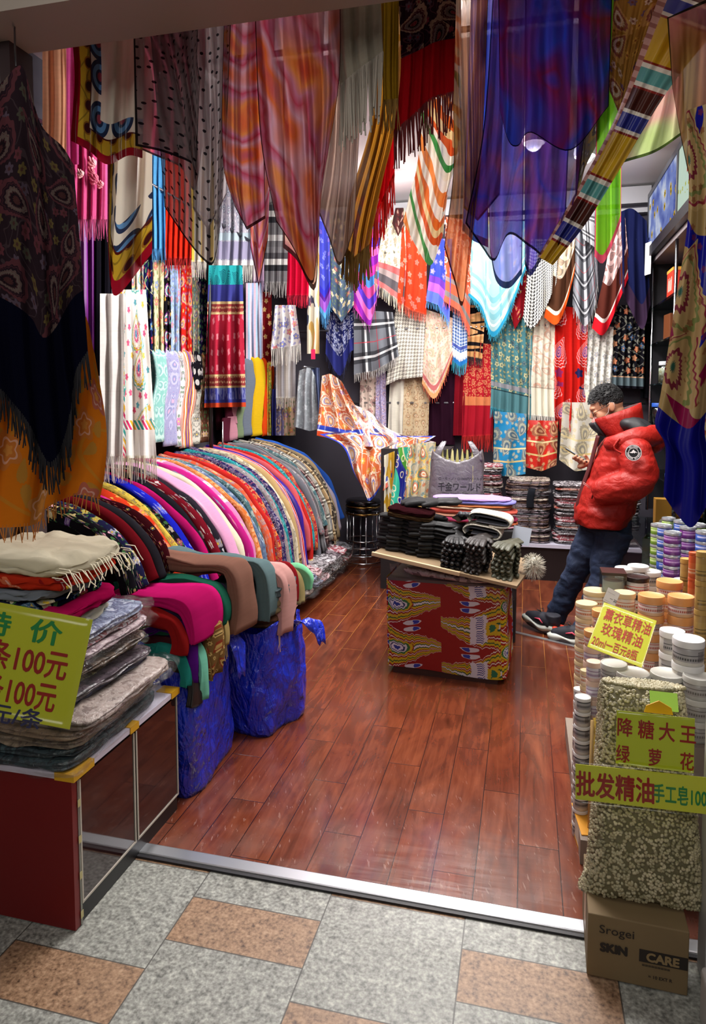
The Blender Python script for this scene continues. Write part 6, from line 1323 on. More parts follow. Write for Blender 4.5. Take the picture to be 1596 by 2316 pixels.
# --- glasses and mask
g = MB()
for s_ in (-1, 1):
    c_ = H((-.108, s_*.034, -.032)); g.tube([c_+tl @ Vector((.004*abs(math.cos(a)), .024*math.cos(a), .017*math.sin(a))) for a in [2*PI*i/20 for i in range(20)]], .0016, 6, 0, False, True)
    g.tube([H((-.100, s_*.062, -.026)), H((-.05, s_*.080, -.020)), H((.008, s_*.082, -.010)), H((.022, s_*.084, -.022))], .0017, 6)
g.tube([H((-.110, -.010, -.030)), H((-.113, 0, -.028)), H((-.110, .010, -.030))], .0016, 6)
own(g.build('glasses', plain('glasses_frame', '2a2420', .3)))
mk = MB(); mk.ellipsoid(H((-.082, 0, -.092)), (.050, .060, .046), tl, 20, 12); own(mk.build('face_mask', plain('mask_pink', 'c08a84', .8)))
mk = MB()
for s_ in (-1, 1): mk.tube([H((-.07, s_*.058, -.082)), H((-.02, s_*.078, -.055)), H((.012, s_*.083, .004)), H((.030, s_*.084, -.012)), H((.026, s_*.080, -.05))], .0016, 6)
own(mk.build('mask_strap', plain('mask_white', 'e0d4d0', .7)))
# --- jacket
m, o = newmat('red_shell'); p = objco(); n = noise(p, 9.0, 4.0, 1.2); n2 = noise(p, 26.0, 3.0, .6)
principled(o, mix(n, '8c1611', 'a01d13'), .5, normal=bumpn(n+n2*.35, .55, .02), spec=.3); M_JK = m
M_JB = plain('black_shell', '17171c', .6); M_JD = plain('dark_red_shell', '4a0a0c', .6)
j = MB()
def loft(mb, rings, n=36, e=2.3):
    """rings: (centre, half depth along the chest, half width across, tilt)"""
    vs, fs = [], []
    for (c_, rx, ry, ti) in rings:
        R_ = Matrix.Rotation(ti, 3, 'Y')
        for i in range(n):
            a = 2*PI*i/n; ca, sa = math.cos(a), math.sin(a); q = (abs(ca)**e+abs(sa)**e)**(-1/e)
            vs.append(Vector(c_)+R_ @ Vector((rx*q*ca, ry*q*sa, 0)))
    k = len(rings)
    for r_ in range(k-1):
        for i in range(n): i2 = (i+1) % n; fs.append((r_*n+i, r_*n+i2, (r_+1)*n+i2, (r_+1)*n+i))
    fs.append(tuple(range(n-1, -1, -1))); fs.append(tuple((k-1)*n+i for i in range(n)))
    mb.add(vs, fs); return mb
spine = [(1357, 1184, 54, 0), (1360, 1170, 60, .0), (1366, 1150, 65, .0), (1370, 1140, 62.5, .0), (1376, 1120, 64, .0), (1384, 1095, 61, .05), (1389, 1083, 57, .06), (1395, 1065, 59, .08), (1402, 1040, 55, .1), (1405, 1030, 52, .1), (1410, 1012, 49, .12), (1412, 994, 40, .15), (1410, 980, 28, .2)]
rings = []
for (x, y, hw, ti) in spine:
    c_ = Q(x, y); k = pxm(c_); ry = .235 if y > 1060 else .245 if y > 1010 else .20 if y > 985 else .12
    if y in (1140, 1083, 1030): ry -= .012
    rings.append((c_, hw/k, ry, ti))
loft(j, rings)
def sleeve(pts, rs):
    P = smoothpoly(pts, 34); n_ = len(P); R_ = []
    for i in range(n_):
        f = i/(n_-1); q = f*(len(rs)-1); a = int(min(q, len(rs)-2)); r_ = rs[a]+(rs[a+1]-rs[a])*(q-a); R_.append(r_*(1+.045*abs(math.sin(f*PI*5))))
    j.tube(P, R_, 20)
sleeve([Q(1424, 1000, -.18), Q(1440, 1040, -.25), Q(1444, 1082, -.28), Q(1410, 1102, -.27), Q(1374, 1110, -.235), Q(1352, 1118, -.20)], [.085, .098, .10, .095, .085, .075])
sleeve([Q(1418, 1004, .18), Q(1415, 1055, .26), Q(1400, 1080, .25), Q(1370, 1072, .19), Q(1342, 1056, .13)], [.085, .095, .095, .085, .062])
jk = own(fuse(j, .009, 'jacket', M_JK, 5)); wrinkle(jk, .0085, 10.0, 3, (1.0, 1.0, 1.7))
# collar: a tilted wall round the neck
def wallring(lo, hi, th, mat, name, a0=0, a1=2*PI, n=40, steps=5):
    mb = MB(); vs, fs = [], []
    cols = []
    for i in range(n+1):
        a = a0+(a1-a0)*i/n; col = []
        for j_ in range(steps+1):
            f = j_/steps; c_ = Vector(lo[0]).lerp(Vector(hi[0]), f); rx = lo[1]+(hi[1]-lo[1])*f; ry = lo[2]+(hi[2]-lo[2])*f; ti = lo[3]+(hi[3]-lo[3])*f
            bul = 1+.05*math.sin(PI*f)
            col.append(c_+Matrix.Rotation(ti, 3, 'Y') @ Vector((rx*bul*math.cos(a), ry*bul*math.sin(a), 0)))
        inn = []
        for j_ in range(steps, -1, -1):
            f = j_/steps; c_ = Vector(lo[0]).lerp(Vector(hi[0]), f); rx = lo[1]+(hi[1]-lo[1])*f-th; ry = lo[2]+(hi[2]-lo[2])*f-th; ti = lo[3]+(hi[3]-lo[3])*f
            inn.append(c_+Matrix.Rotation(ti, 3, 'Y') @ Vector((rx*math.cos(a), ry*math.sin(a), 0)))
        cols.append(col+inn)
    m_ = len(cols[0])
    for c_ in cols: vs += c_
    for i in range(n):
        for k in range(m_): k2 = (k+1) % m_; fs.append((i*m_+k, (i+1)*m_+k, (i+1)*m_+k2, i*m_+k2))
    fs.append(tuple(range(m_))); fs.append(tuple(n*m_+k for k in reversed(range(m_))))
    mb.add(vs, fs); return own(mb.build(name, mat))
clo = (Q(1406, 990), .118, .125, .15); chi = (Q(1393, 930), .155, .115, -.36)
wallring(clo, chi, .016, M_JK, 'collar', -PI+.42, PI-.42)
wallring((clo[0], clo[1]-.017, clo[2]-.017, clo[3]), (chi[0], chi[1]-.017, chi[2]-.017, chi[3]), .006, M_JB, 'collar_lining', -PI+.40, PI-.40)
wallring((Q(1402, 992), .125, .12, .15), (Q(1384, 940), .150, .11, -.36), .014, M_JB, 'collar_flap', PI-.55, PI+.62)
# hood lying on the back: red puffed rim with a black hollow
hb = MB(); hp = [Q(1376, 1004, -.13), Q(1402, 1002, -.20), Q(1440, 990, -.20), Q(1476, 985, -.12), Q(1486, 984, 0), Q(1474, 982, .13), Q(1436, 982, .20), Q(1395, 990, .18)]
hb.tube(smoothpoly(hp, 40), [.03+.036*math.sin(PI*min(1, .12+i/36)) for i in range(len(smoothpoly(hp, 40)))], 18)
hb.ellipsoid(Q(1478, 1000, 0), (.06, .15, .07), None, 18, 12)
hood = own(fuse(hb, .009, 'hood', M_JK, 4)); wrinkle(hood, .006, 12.0, 8)
hb = MB(); hb.ellipsoid(Q(1440, 968, -.05), (.135, .155, .062), Matrix.Rotation(.38, 3, 'Y'), 22, 14); o_ = own(fuse(hb, .010, 'hood_lining', M_JB, 3)); wrinkle(o_, .012, 10.0, 2)
# storm flap along the front, pocket edge, badge, chest print
strip_pts = [Q(1352, 985, -.03), Q(1343, 1020, -.03), Q(1335, 1050, -.03), Q(1318, 1098, -.03), Q(1306, 1140, -.03), Q(1304, 1184, -.03)]
own(strip('placket', M_JD, strip_pts, .07, .022, (0, 1, 0), None, 34, .003, 4))
own(MB().tube([Q(1350, 1088, -.245), Q(1342, 1112, -.245), Q(1338, 1128, -.24)], .004, 8).build('pocket_welt', M_JD))
own(MB().tube(smoothpoly([Q(1400, 992, -.255), Q(1388, 1012, -.262), Q(1404, 1024, -.27), Q(1416, 1020, -.275)], 14), .006, 8).build('hood_tab', M_JK))
bp = PY(1432, 1024, YP-.385); bdg = own(MB().lathe([(0, -.004), (.047, -.004), (.047, .0), (0, .0)], (0, 0, 0), 40).build('badge', plain('badge_black', '0c0b0d', .6), None, False))
BMx = frame(bp, (.985, .17, 0), (0, .12, 1)); bdg.matrix_parent_inverse = Matrix(); bdg.matrix_local = Matrix.Translation(man.location).inverted() @ BMx
M_BW = plain('badge_white', 'e4dede', .6)
def bpart(mb, nmx='badge_mark'): o = mb.build(nmx, M_BW, bdg, False); return o
for r0, r1, nmx in ((.0425, .0455, 'outer_ring'), (.0265, .0290, 'inner_ring')): bpart(MB().lathe([(r0, .0), (r1, .0), (r1, .0012), (r0, .0012), (r0, 0)], (0, 0, 0), 44), nmx)
mt = MB(); z0 = .0012; pts = [(-.024, .004), (-.013, .004), (-.006, .012), (.0005, .019), (.006, .011), (.013, .006), (.024, -.002), (.017, .0), (.010, .002), (.006, -.005), (.001, .001), (-.004, -.003), (-.010, -.002), (-.015, -.002)]
for k, f in enumerate(((0, 1, 13), (1, 2, 12, 13), (2, 3, 4, 10, 11, 12), (4, 5, 8, 9, 10), (5, 6, 7, 8))):
    q_ = [pts[i] for i in f]; mt.add([(x, y, z0) for x, y in q_], [tuple(range(len(q_)))])
bpart(mt, 'mountain')
def ring_text(s, a0, a1, flip):
    for i, ch in enumerate(s):
        a = math.radians(a0+(a1-a0)*i/(len(s)-1)); r_ = .0325 if not flip else .0385
        rot = a-PI/2 if not flip else a+PI/2
        text(ch, .0115, Matrix.Translation((r_*math.cos(a), r_*math.sin(a), .0008)) @ Matrix.Rotation(rot, 4, 'Z'), M_BW, bdg, 'letter', .0003, 1, 'CENTER', .0003)
ring_text('SELIGERS', 128, 52, False); ring_text('SVOBEGEB', 182, 258, True); ring_text('ENIBOVE', 284, 358, True)
for k in range(2):
    lp = [PY(x, y+k*3.6, YP-.262+.0) for x, y in ((1318, 1090), (1326, 1095.5), (1334, 1102))]
    own(MB().tube(lp, .0022, 4).build('chest_print', plain('print_pale', 'c88a88', .6)))
# --- jeans
m, o = newmat('denim'); p = objco(); n = noise(p, 14.0, 4.0, .8); n2 = noise(p, 220.0, 2.0); x, y, z = sep(p)
principled(o, mix(n*.6+n2*.25, '0c1222', '24375c'), .8, normal=bumpn(n, .5, .02)); M_DN = m
t = MB(); t.tube([Q(1372, 1165), Q(1370, 1200)], [.150, .155], 22)
for (h_, k_, a_), e_ in (((hipA, kneeA, ankA), 0), ((hipB, kneeB, ankB), 1)):
    P = smoothpoly([h_, (h_+k_)/2+Vector((-.005, 0, 0)), k_, (k_+a_)/2, a_+Vector((0, 0, -.015))], 30); n_ = len(P)
    R_ = []
    for i in range(n_):
        f = i/(n_-1); r_ = .118-.042*min(1, f*1.9) if f < .53 else .076-.006*(f-.53)/.47; R_.append(r_*(1+(.05*math.sin(f*46) if f > .8 else .012*math.sin(f*22))))
    t.tube(P, R_, 20)
tr = own(fuse(t, .009, 'trousers', M_DN, 4)); wrinkle(tr, .010, 11.0, 5, (1, 1, 1.6))
# --- shoes
M_SOLE = plain('sole_white', 'd0d4cc', .6); M_SHB = plain('shoe_black', '1a1a26', .7); M_SHO = plain('shoe_orange', 'e0452a', .6); M_OUT = plain('outsole_dark', '2a1e20', .7)
def shoe(heel, toe, pitch, lx):
    d = Vector(toe)-Vector(heel); L = .29; an = math.atan2(d.y, d.x)
    R_ = Matrix.Translation(Vector(heel)) @ Matrix.Rotation(an, 4, 'Z') @ Matrix.Rotation(-pitch, 4, 'Y')
    u = MB(); u.ellipsoid((.075, 0, .075), (.07, .042, .055), None, 18, 12); u.tube([(.06, 0, .07), (.14, 0, .065), (.21, 0, .05), (.262, 0, .042)], [.05, .047, .040, .026], 16); u.tube([(.055, 0, .08), (.062, 0, .128)], [.047, .048], 16); u.ellipsoid((.16, 0, .05), (.12, .046, .022), None, 18, 8)
    up = own(fuse(u, .006, 'shoe', M_SHB, 3)); up.matrix_parent_inverse = Matrix(); up.matrix_local = Matrix.Translation(man.location).inverted() @ R_
    def outline(x): return .040+.008*math.sin(PI*min(1, max(0, x/L)))-.004*math.sin(3*PI*x/L) if 0 <= x <= L else 0
    for nmx, mat, z0f, z1f in (('sole', M_SOLE, lambda x: .016+.010*math.sin(x*44), lambda x: .052-.018*(x/L)+.012*math.sin(x*30+.6)), ('outsole', M_OUT, lambda x: .0+.02*max(0, x-.22)/.07, lambda x: .018+.010*math.sin(x*44))):
        s_ = MB(); n_ = 36; vs, fs = [], []
        for i in range(n_+1):
            f = i/n_; x_ = -.012+(L+.02)*f; e = (1-abs(2*f-1)**5)**.5; w_ = outline(min(max(x_, 0), L))*max(.05, e)*1.04; a_, b_ = z0f(x_), z1f(x_)
            vs += [(x_, -w_, a_), (x_, w_, a_), (x_, w_*.97, b_), (x_, -w_*.97, b_)]
        for i in range(n_):
            for k in range(4): k2 = (k+1) % 4; fs.append((i*4+k, i*4+k2, (i+1)*4+k2, (i+1)*4+k))
        fs += [(3, 2, 1, 0), tuple(n_*4+k for k in range(4))]; s_.add(vs, fs); s_.build(nmx, mat, up)
    a_ = MB(); a_.ellipsoid((.238, -.012, .066), (.022, .026, .010), Matrix.Rotation(.3, 3, 'Y'), 12, 8); a_.build('toe_patch', M_SHO, up)
    for sd in (-1, 1):
        MB().tube([(.10, sd*.049, .06), (.13, sd*.05, .078), (.17, sd*.044, .066)], [.003, .006, .003], 8).build('side_stripe', plain('shoe_pink', 'e0506a', .6), up)
        MB().ellipsoid((.005, sd*.03, .06), (.030, .02, .012), None, 12, 8).build('heel_patch', M_SHO, up)
    MB().tube([(.15, -.012, .112), (.165, -.028, .122), (.18, -.02, .116), (.16, 0, .112), (.18, .02, .118), (.165, .03, .122), (.15, .012, .112)], .0028, 6).build('lace', plain('lace_black', '101014', .8), up)
    return up
hA = PZ(1262, 1440, .0); tA = PZ(1178, 1412, .0)
shoe(hA, tA, .16, 0)
hB = PZ(1345, 1462, 0); tB = PZ(1266, 1448, 0)
shoe(hB, tB, .0, 1)
# the bright strip on the boards beside the shoes
sA, sB = PZ(1152, 1428), PZ(1312, 1466)
o = MB().box((-.02, -.016, 0), ((sB-sA).length+.05, .016, .006)).build('trim_floor_joint', M_ALU, None, False); o.location = (sA.x, sA.y, .0005); o.rotation_euler.z = math.atan2(sB.y-sA.y, sB.x-sA.x); o['kind'] = 'structure'
# ================================================================== right side: lightbox, shelves, counter, jars, seed sack, signs
XS = .972
# lightbox strip under the ceiling
def glow(name, fn, st):
    m, o = newmat(name); c = fn(); e = node('ShaderNodeEmission', Color=c); e.inputs[1].default_value = st; X.T.links.new(e.outputs[0], o.inputs[0]); return m
def sunflower():
    y, z = sep(geopos())[1:]; c = ramp(noise(comb(y, z), 3.0, 4.0), [(.35, '26349a'), (.5, '8a9ad8'), (.62, 'e4ecfa')], 'LINEAR')
    d, cc = flower_d(y, z, 8.0, 1.0, 9.0, .9); msk = (d < .95)*(z < 3.02+.12*1.0)*(cc[0] > .35); c = mix(msk, c, 'd8b428'); c = mix(msk*(d < .4), c, '4a2c10'); return mix((z < 2.80), c, '2438b8')
def mint():
    y, z = sep(geopos())[1:]; c = mix(noise(comb(y, z), 4.0), 'bcd8cc', 'd8e8d0'); c = mix(band(y, 4.55, 4.85)*band(z, 2.98, 3.16), c, 'c85a4a'); c = mix(band(y, 4.58, 4.82)*band(z, 3.0, 3.14), c, 'e8c8b8')
    d, cc = flower_d(y, z, 14.0, 2.0, 4.0, .5); c = mix((d < .8)*band(z, 2.86, 2.94), c, 'b8b84a'); return c
lb = empty('lightbox', (XS, 5.2, 2.75), 0, 'row of lit advertising panels high up beside the ceiling, above the shelves', 'lightbox')
at(MB().box((XS+.01, 3.9, 2.74), (1.5, 6.3, 3.24)), 'housing', plain('lightbox_housing', '6a6a6e', .5), lb)
at(MB().box((XS-.004, 5.14, 2.78), (XS+.008, 6.24, 3.20)), 'sunflower_panel', glow('panel_sunflower', sunflower, .75), lb)
at(MB().box((XS-.004, 3.95, 2.78), (XS+.008, 5.10, 3.20)), 'mint_panel', glow('panel_mint', mint, .85), lb)
fr = MB()
for (y0, y1, z0, z1) in ((3.9, 6.28, 3.20, 3.24), (5.10, 5.14, 2.78, 3.2), (6.24, 6.28, 2.78, 3.2)): fr.box((XS-.012, y0, z0), (XS+.009, y1, z1))
at(fr, 'frame', plain('frame_grey', '55565c', .4, metal=.5), lb); at(MB().box((XS-.02, 3.9, 2.70), (1.5, 6.3, 2.778)), 'lower_beam', plain('beam_black', '121014', .4), lb)
# shelving below it
su = empty('shelf_unit', (1.25, 5.4, 0), 0, 'dark shelving with glass boards beside the back wall', 'shelf')
at(MB().box((1.52, 4.0, 0), (1.56, 6.3, 2.69)), 'back_panel', plain('shelf_back', '141014', .6), su)
at(MB().box((1.02, 6.26, .6), (1.56, 6.3, 2.69)), 'end_panel', plain('shelf_end', '16121a', .5), su)
at(MB().box((1.0, 4.0, 2.66), (1.56, 6.3, 2.695)), 'soffit', plain('soffit_grey', '8a8284', .6), su)
m, o = newmat('shelf_glass'); g = node('ShaderNodeBsdfGlossy', Roughness=.05); tr_ = node('ShaderNodeBsdfTransparent'); tr_.inputs[0].default_value = (.75, .85, .82, 1)
fr_ = node('ShaderNodeLayerWeight'); fr_.inputs[0].default_value = .3; mx = node('ShaderNodeMixShader'); plug(mx.inputs[0], clamp(X(fr_.outputs['Fresnel'])*.8+.06)); X.T.links.new(tr_.outputs[0], mx.inputs[1]); X.T.links.new(g.outputs[0], mx.inputs[2]); X.T.links.new(mx.outputs[0], o.inputs[0]); M_GLASS = m
SZ = [2.29, 1.99, 1.66, 1.30, .94]
for z in SZ: at(MB().box((1.0, 4.0, z-.012), (1.52, 6.26, z)), 'shelf_board', M_GLASS, su)
for y in (6.2, 5.3): at(MB().tube([(1.01, y, .60), (1.01, y, 2.66)], .012, 10), 'post', M_CHROME, su, True)
def boxt(name, size, loc, mat, label, cat, rz=0, group=None, parent=None, bv=.002):
    a, b_, h = size; o = MB().box((-a/2, -b_/2, 0), (a/2, b_/2, h)).build(name, mat, parent, False); o.location = loc; o.rotation_euler.z = rz; bevel(o, bv)
    return tag(o, label, cat, group)
def sx(px, py, Xv=1.06): return PX(px, py, Xv)
q = boxt('gift_box', (.10, .22, .21), (1.08, 5.62, 2.292), plain('box_red', 'c8321c', .5), 'red box with white lettering lying on the topmost glass shelf', 'box')
MB().box((-.052, -.112, .19), (.052, .112, .213)).build('lid_edge', plain('box_gold', 'd89a3a', .5), q, False)
for k in range(5): MB().box((-.0515, -.07+.03*k, .05), (-.0505, -.06+.03*k, .15-.02*(k % 2))).build('print_line', plain('print_white', 'e8d8c8', .6), q, False)
for i in range(3): boxt('leather_wallet', (.05, .16, .20), (1.07+.06*i, 5.78-.12*i, 1.992), plain('wallet_brown', '6a3a1c', .45), ['brown boxed leather goods at the far end of the second glass shelf', 'brown boxed leather goods in the middle of the second glass shelf', 'brown boxed leather goods at the near end of the second glass shelf'][i], 'box', .1, 'brown boxes on the second glass shelf')
M_CLEAR = M_GLASS
def cjar(loc, r, h, fill, lid, label, group, fh=.85):
    t = empty('storage_jar', loc, 0, label, 'jar', group)
    MB().lathe([(0, 0), (r, 0), (r, h*.92), (r*.8, h), (0, h)], (0, 0, 0), 24).build('glass', M_CLEAR, t)
    if fill: MB().lathe([(0, .004), (r*.94, .004), (r*.94, h*fh), (0, h*fh+.01)], (0, 0, 0), 20).build('contents', fill, t)
    MB().lathe([(0, 0), (r*.92, 0), (r*.95, .005), (r*.95, .03), (r*.9, .034), (0, .034)], (0, 0, h), 24).build('lid', lid, t); return t
def m_petal(a, b_, c_):
    m, o = newmat(nm('dried_petals')); p = objco(); d, cc, pos = voro(mix(0.0, (0, 0, 0, 1), (0, 0, 0, 1)) if False else X(node('ShaderNodeTexCoord').outputs['Object']), 1, '3D'); return m
def m_bits(cols, s=60.0, bs=.8):
    m, o = newmat(nm('dried_flowers')); p = objco(); x, y, z = sep(p); d, cc, pos = voro(comb(x*s, y*s, z*s), 1.0, '3D'); cs = sep(cc)
    principled(o, ramp(cs[0], [(i/len(cols), q) for i, q in enumerate(cols)]), .8, normal=bumpn(1.0-d, bs, .006)); return m
L_BLUE = plain('lid_blue', '2a5ab8', .45); L_GOLD = plain('lid_amber', 'c8822a', .45)
PUR = m_bits(['b8a0b8', '8a6a8a', 'd8ccd8', '6a4a5a', 'e0d8d8'], 55); YEL = m_bits(['b8862a', 'd8a83a', '8a5a1c', 'c89a4a'], 55); CRM = m_bits(['d8ccb0', 'b8a888', 'e8e0d0'], 50)
GJ = 'clear jars of dried flowers on the shelves'
for i, (px, py, xx, r, h, fl, ld, lb_) in enumerate([(1490, 868, 1.10, .05, .15, CRM, plain('lid_clear', 'c8ccd0', .3), 'clear jar of cream dried buds on the third glass shelf, at the far end'), (1504, 872, 1.12, .05, .15, CRM, plain('lid_clear', 'c8ccd0', .3), 'clear jar of cream dried buds on the third glass shelf, nearer one'),
                                            (1458, 948, 1.06, .055, .17, None, L_BLUE, 'empty blue lidded jar on the fourth glass shelf, beside the red jacket collar'), (1482, 950, 1.08, .055, .17, None, L_BLUE, 'empty clear jar with blue lid on the fourth glass shelf, nearer one')]):
    p = sx(px, py, xx); zz_ = min(SZ, key=lambda q: abs(q-p.z))+.001; cjar((xx, min(max(p.y, 4.4), 6.1), zz_), r, h, fl, ld, lb_, GJ)
# glass counter along the right
gc = empty('glass_counter', (1.05, 4.3, 0), 0, 'dark glass topped counter along the shelves, behind the jars', 'counter')
at(MB().box((.80, 3.50, .0), (1.50, 5.9, .56)), 'body', plain('counter_dark', '241a24', .15, coat=.4), gc)
at(MB().box((.74, 3.44, .575), (1.50, 5.9, .587)), 'top', M_GLASS, gc); at(MB().box((.736, 3.43, .573), (.742, 5.9, .589)), 'edge', plain('edge_black', '0c0c10', .3), gc)
at(MB().box((.80, 3.50, .56), (1.50, 5.9, .574)), 'inner_top', plain('counter_purple', '3a2a44', .4), gc)
for i, (y, fl, lb_) in enumerate([(5.02, PUR, 'blue lidded jar of purple dried flowers behind the red sleeve'), (5.16, PUR, 'blue lidded jar of purple dried flowers, farther one'), (4.86, YEL, 'blue lidded jar of yellow dried flowers by the velvet scarf'), (4.72, PUR, 'blue lidded jar of dried flowers hidden by the velvet scarf')]):
    cjar((.99+.02*i, y, .588), .062, .40, fl, L_BLUE, lb_, 'tall blue lidded jars on the glass counter')
q = boxt('tea_box', (.10, .09, .28), (.91, 4.98, .588), plain('box_ochre', 'b8862c', .5), 'ochre yellow box with a white round emblem behind the red sleeve', 'box')
MB().lathe([(0, 0), (.03, 0), (.03, .001), (0, .001)], (0, 0, 0), 24, 0, Matrix.Rotation(PI/2, 3, 'X')).build('emblem', plain('emblem_white', 'e0dcc8', .6), q, False).location = (0, -.046, .12)
cjar((1.02, 4.62, .588), .06, .22, m_bits(['7a3a4a', 'b8b0b0', '4a5a6a'], 40), L_GOLD, 'amber lidded jar of mixed sweets by the velvet scarf', 'tall blue lidded jars on the glass counter')
# acrylic tray with shells and soaps
ac = empty('acrylic_box', (.80, 4.30, .588), -.3, 'clear acrylic box with a pink packet inside, next to the red jacket hem', 'box')
for lo, hi in (((-.10, -.13, 0), (.10, .13, .004)), ((-.10, -.13, 0), (-.096, .13, .15)), ((.096, -.13, 0), (.10, .13, .15)), ((-.10, -.13, 0), (.10, -.126, .15)), ((-.10, .126, 0), (.10, .13, .15))): MB().box(lo, hi).build('pane', M_GLASS, ac, False)
boxt('packet', (.05, .07, .06), (.80, 4.29, .595), plain('packet_pink', 'd87a8a', .4), 'pink packet lying in the clear acrylic box', 'packet', .4)
GSh = 'oval boxed combs standing behind the acrylic box'
for i in range(6):
    o = MB().ellipsoid((0, 0, .075), (.012, .04, .072), None, 16, 12).build('oval_comb', plain(['comb_cream', 'comb_white', 'comb_olive'][i % 3], ['cfc4a4', 'dcd6c8', '8a8468'][i % 3], .4)); o.location = (.93+.035*(i % 3), 4.34-.03*(i//3)*3, .59); o.rotation_euler = (0, -.35, .4)
    tag(o, f'{["cream", "white", "olive"][i % 3]} oval comb in the {"far" if i < 3 else "near"} row behind the acrylic box', 'comb', GSh)
# ------------------------------------------------------------------ jars
def m_jar(body, label, bars, lid=None):
    m, o = newmat(nm('jar_body')); x, y, z = sep(objco()); a = atan2(y, x); lab = band(z, .012, .062)*band(fract((a+4.1)/(2*PI)), .18, .62)
    c = mix(lab, body, label); c = mix(lab*band(z, .018, .026)*(fract(a*6.0) < .7), c, bars); c = mix(lab*band(z, .034, .037), c, bars); c = mix(lab*band(fract((a+4.1)/(2*PI)), .5, .58)*band(z, .016, .05)*(fract(z*260.0) < .5), c, '3a3432')
    principled(o, c, .35, coat=.3); return m
JM = {'cream': (m_jar('d8c8a4', 'd8d0c0', 'b8683a'), plain('lid_cream', 'd2bd92', .4), 'cream jar'), 'peach': (m_jar('d8b08a', 'd8c4bc', 'b05a50'), plain('lid_peach', 'dc9a5c', .4), 'peach lidded jar'),
      'black': (m_jar('c8bca8', 'e0dcd8', 'c8322a'), plain('lid_dark', '2a1c1a', .3), 'dark lidded jar'), 'white': (m_jar('c6c2ba', 'a09c9c', '4a4a4c'), plain('lid_white', 'e2e0de', .4), 'white lidded jar'),
      'grey': (m_jar('b4b4ae', 'a09c98', '6a6460'), plain('lid_pale', 'c8c6be', .35), 'pale grey jar'), 'pink': (m_jar('d0b0a4', 'c8c0c8', '8a6a8a'), plain('lid_pink', 'd8b8a4', .4), 'pinkish jar'),
      'green': (m_jar('7aa03a', '8ab04a', 'd8e0b0'), plain('lid_silver', 'c8ccd0', .25, metal=.7), 'green tin'), 'purple': (m_jar('6a2a7a', '7a3a8a', 'c8a8d0'), plain('lid_silver', 'c8ccd0', .25, metal=.7), 'purple tin'),
      'blue': (m_jar('3a5ab0', '4a6ac0', 'd8d8f0'), plain('lid_silver', 'c8ccd0', .25, metal=.7), 'blue tin'), 'orange': (m_jar('c8562a', 'd06a3a', 'e8c8a8'), plain('tube_orange', 'c8562a', .4), 'orange tube'), 'bamboo': (m_jar('a8864a', 'b0904e', '5a4420'), plain('tube_bamboo', 'b08c48', .5), 'bamboo coloured tube')}
JP = {}
def jar(kind, r, h, loc, label, group, lidf=.3):
    k = (kind, round(r, 3), round(h, 3)); bm_, lm_, _ = JM[kind]
    if k not in JP:
        t = empty('jar', loc, 0); lh = h*lidf
        MB().lathe([(0, 0), (r*.93, 0), (r*.96, .003), (r*.96, h-lh-.004), (r*.9, h-lh), (0, h-lh)], (0, 0, 0), 28).build('body', bm_, t, auto=40)
        MB().lathe([(r*.9, 0), (r, .002), (r, lh-.004), (r*.97, lh-.0008), (r*.90, lh), (r*.86, lh-.0015), (0, lh-.0015)], (0, 0, h-lh), 28).build('lid', lm_, t, auto=40)
        JP[k] = t
    else: t = dup(JP[k], loc)
    t.rotation_euler.z = random.uniform(-.6, .6)
    return tag(t, label, 'jar', group)
cols = []
def col(kind, px, yt, wpx, hpx, Y, zb, where, lidf=.3, top=None):
    p = PY(px, yt, Y); k = pxm(p); r = wpx/2/k; h = hpx/k*.97; n = max(1, round((p.z-zb)/h)); h = (p.z-zb)/n
    cols.append((p.x, Y, r, zb))
    for i in range(n):
        kk = top if (top and i == n-1) else kind
        pos = 'topmost' if i == n-1 else 'lowest' if i == 0 else ['', 'topmost', 'second down', 'third down', 'fourth down', 'fifth down', 'sixth down', 'seventh down', 'eighth down', 'ninth down', 'tenth down', 'eleventh down', 'twelfth down'][n-i]
        jar(kk, r, h-.0008, (p.x, Y, zb+i*h), f'{JM[kk][2]}, '+(f'{pos}, column ' if n > 1 else 'single, ')+where, 'jars stacked at the side of the entrance', lidf)
T0, T1, T2, TF = .085, .34, .50, .44
col('cream', 1326, 1362, 48, 34, 2.95, T0, 'nearest the shoes of the person'); col('cream', 1347, 1333, 55, 38, 3.08, T0, 'behind the one nearest the shoes')
col('pink', 1362, 1378, 46, 40, 2.80, T0, 'left of the lavender sign', .4, 'peach'); col('pink', 1341, 1424, 40, 36, 2.66, T0, 'under the slanted yellow sign edge', .4, 'peach')
col('cream', 1412, 1338, 48, 44, 2.90, T1, 'behind the white price card'); col('peach', 1473, 1344, 57, 44, 2.84, T1, 'above the oil sign corner', .42); col('peach', 1540, 1346, 56, 46, 2.82, T1, 'in front of the orange tubes', .45)
col('black', 1440, 1302, 54, 42, 3.12, T1, 'with the darkest lid, in the middle', .28); col('peach', 1514, 1312, 56, 34, 3.10, T1, 'behind the two peach columns', .5)
for i, (px, yt) in enumerate(((1414, 1283), (1443, 1278), (1470, 1290))): col('white', px, yt, 46, 36, 3.36, T2, ['farthest toward the jeans', 'in the middle of the farthest three', 'nearest of the farthest three'][i], .35)
col('white', 1520, 1424, 54, 50, 2.58, T1, 'behind the upper edge of the oil sign', .3); col('white', 1557, 1442, 68, 62, 2.44, T1, 'largest, beside the bamboo tubes', .3)
col('grey', 1430, 1518, 74, 52, 2.40, TF, 'below the oil sign, behind the seed sack'); col('grey', 1508, 1520, 72, 52, 2.42, TF, 'in the middle behind the seed sack'); col('grey', 1578, 1526, 64, 52, 2.38, TF, 'at the far right behind the seed sack'); col('grey', 1388, 1498, 58, 46, 2.44, TF, 'at the corner behind the seed sack')
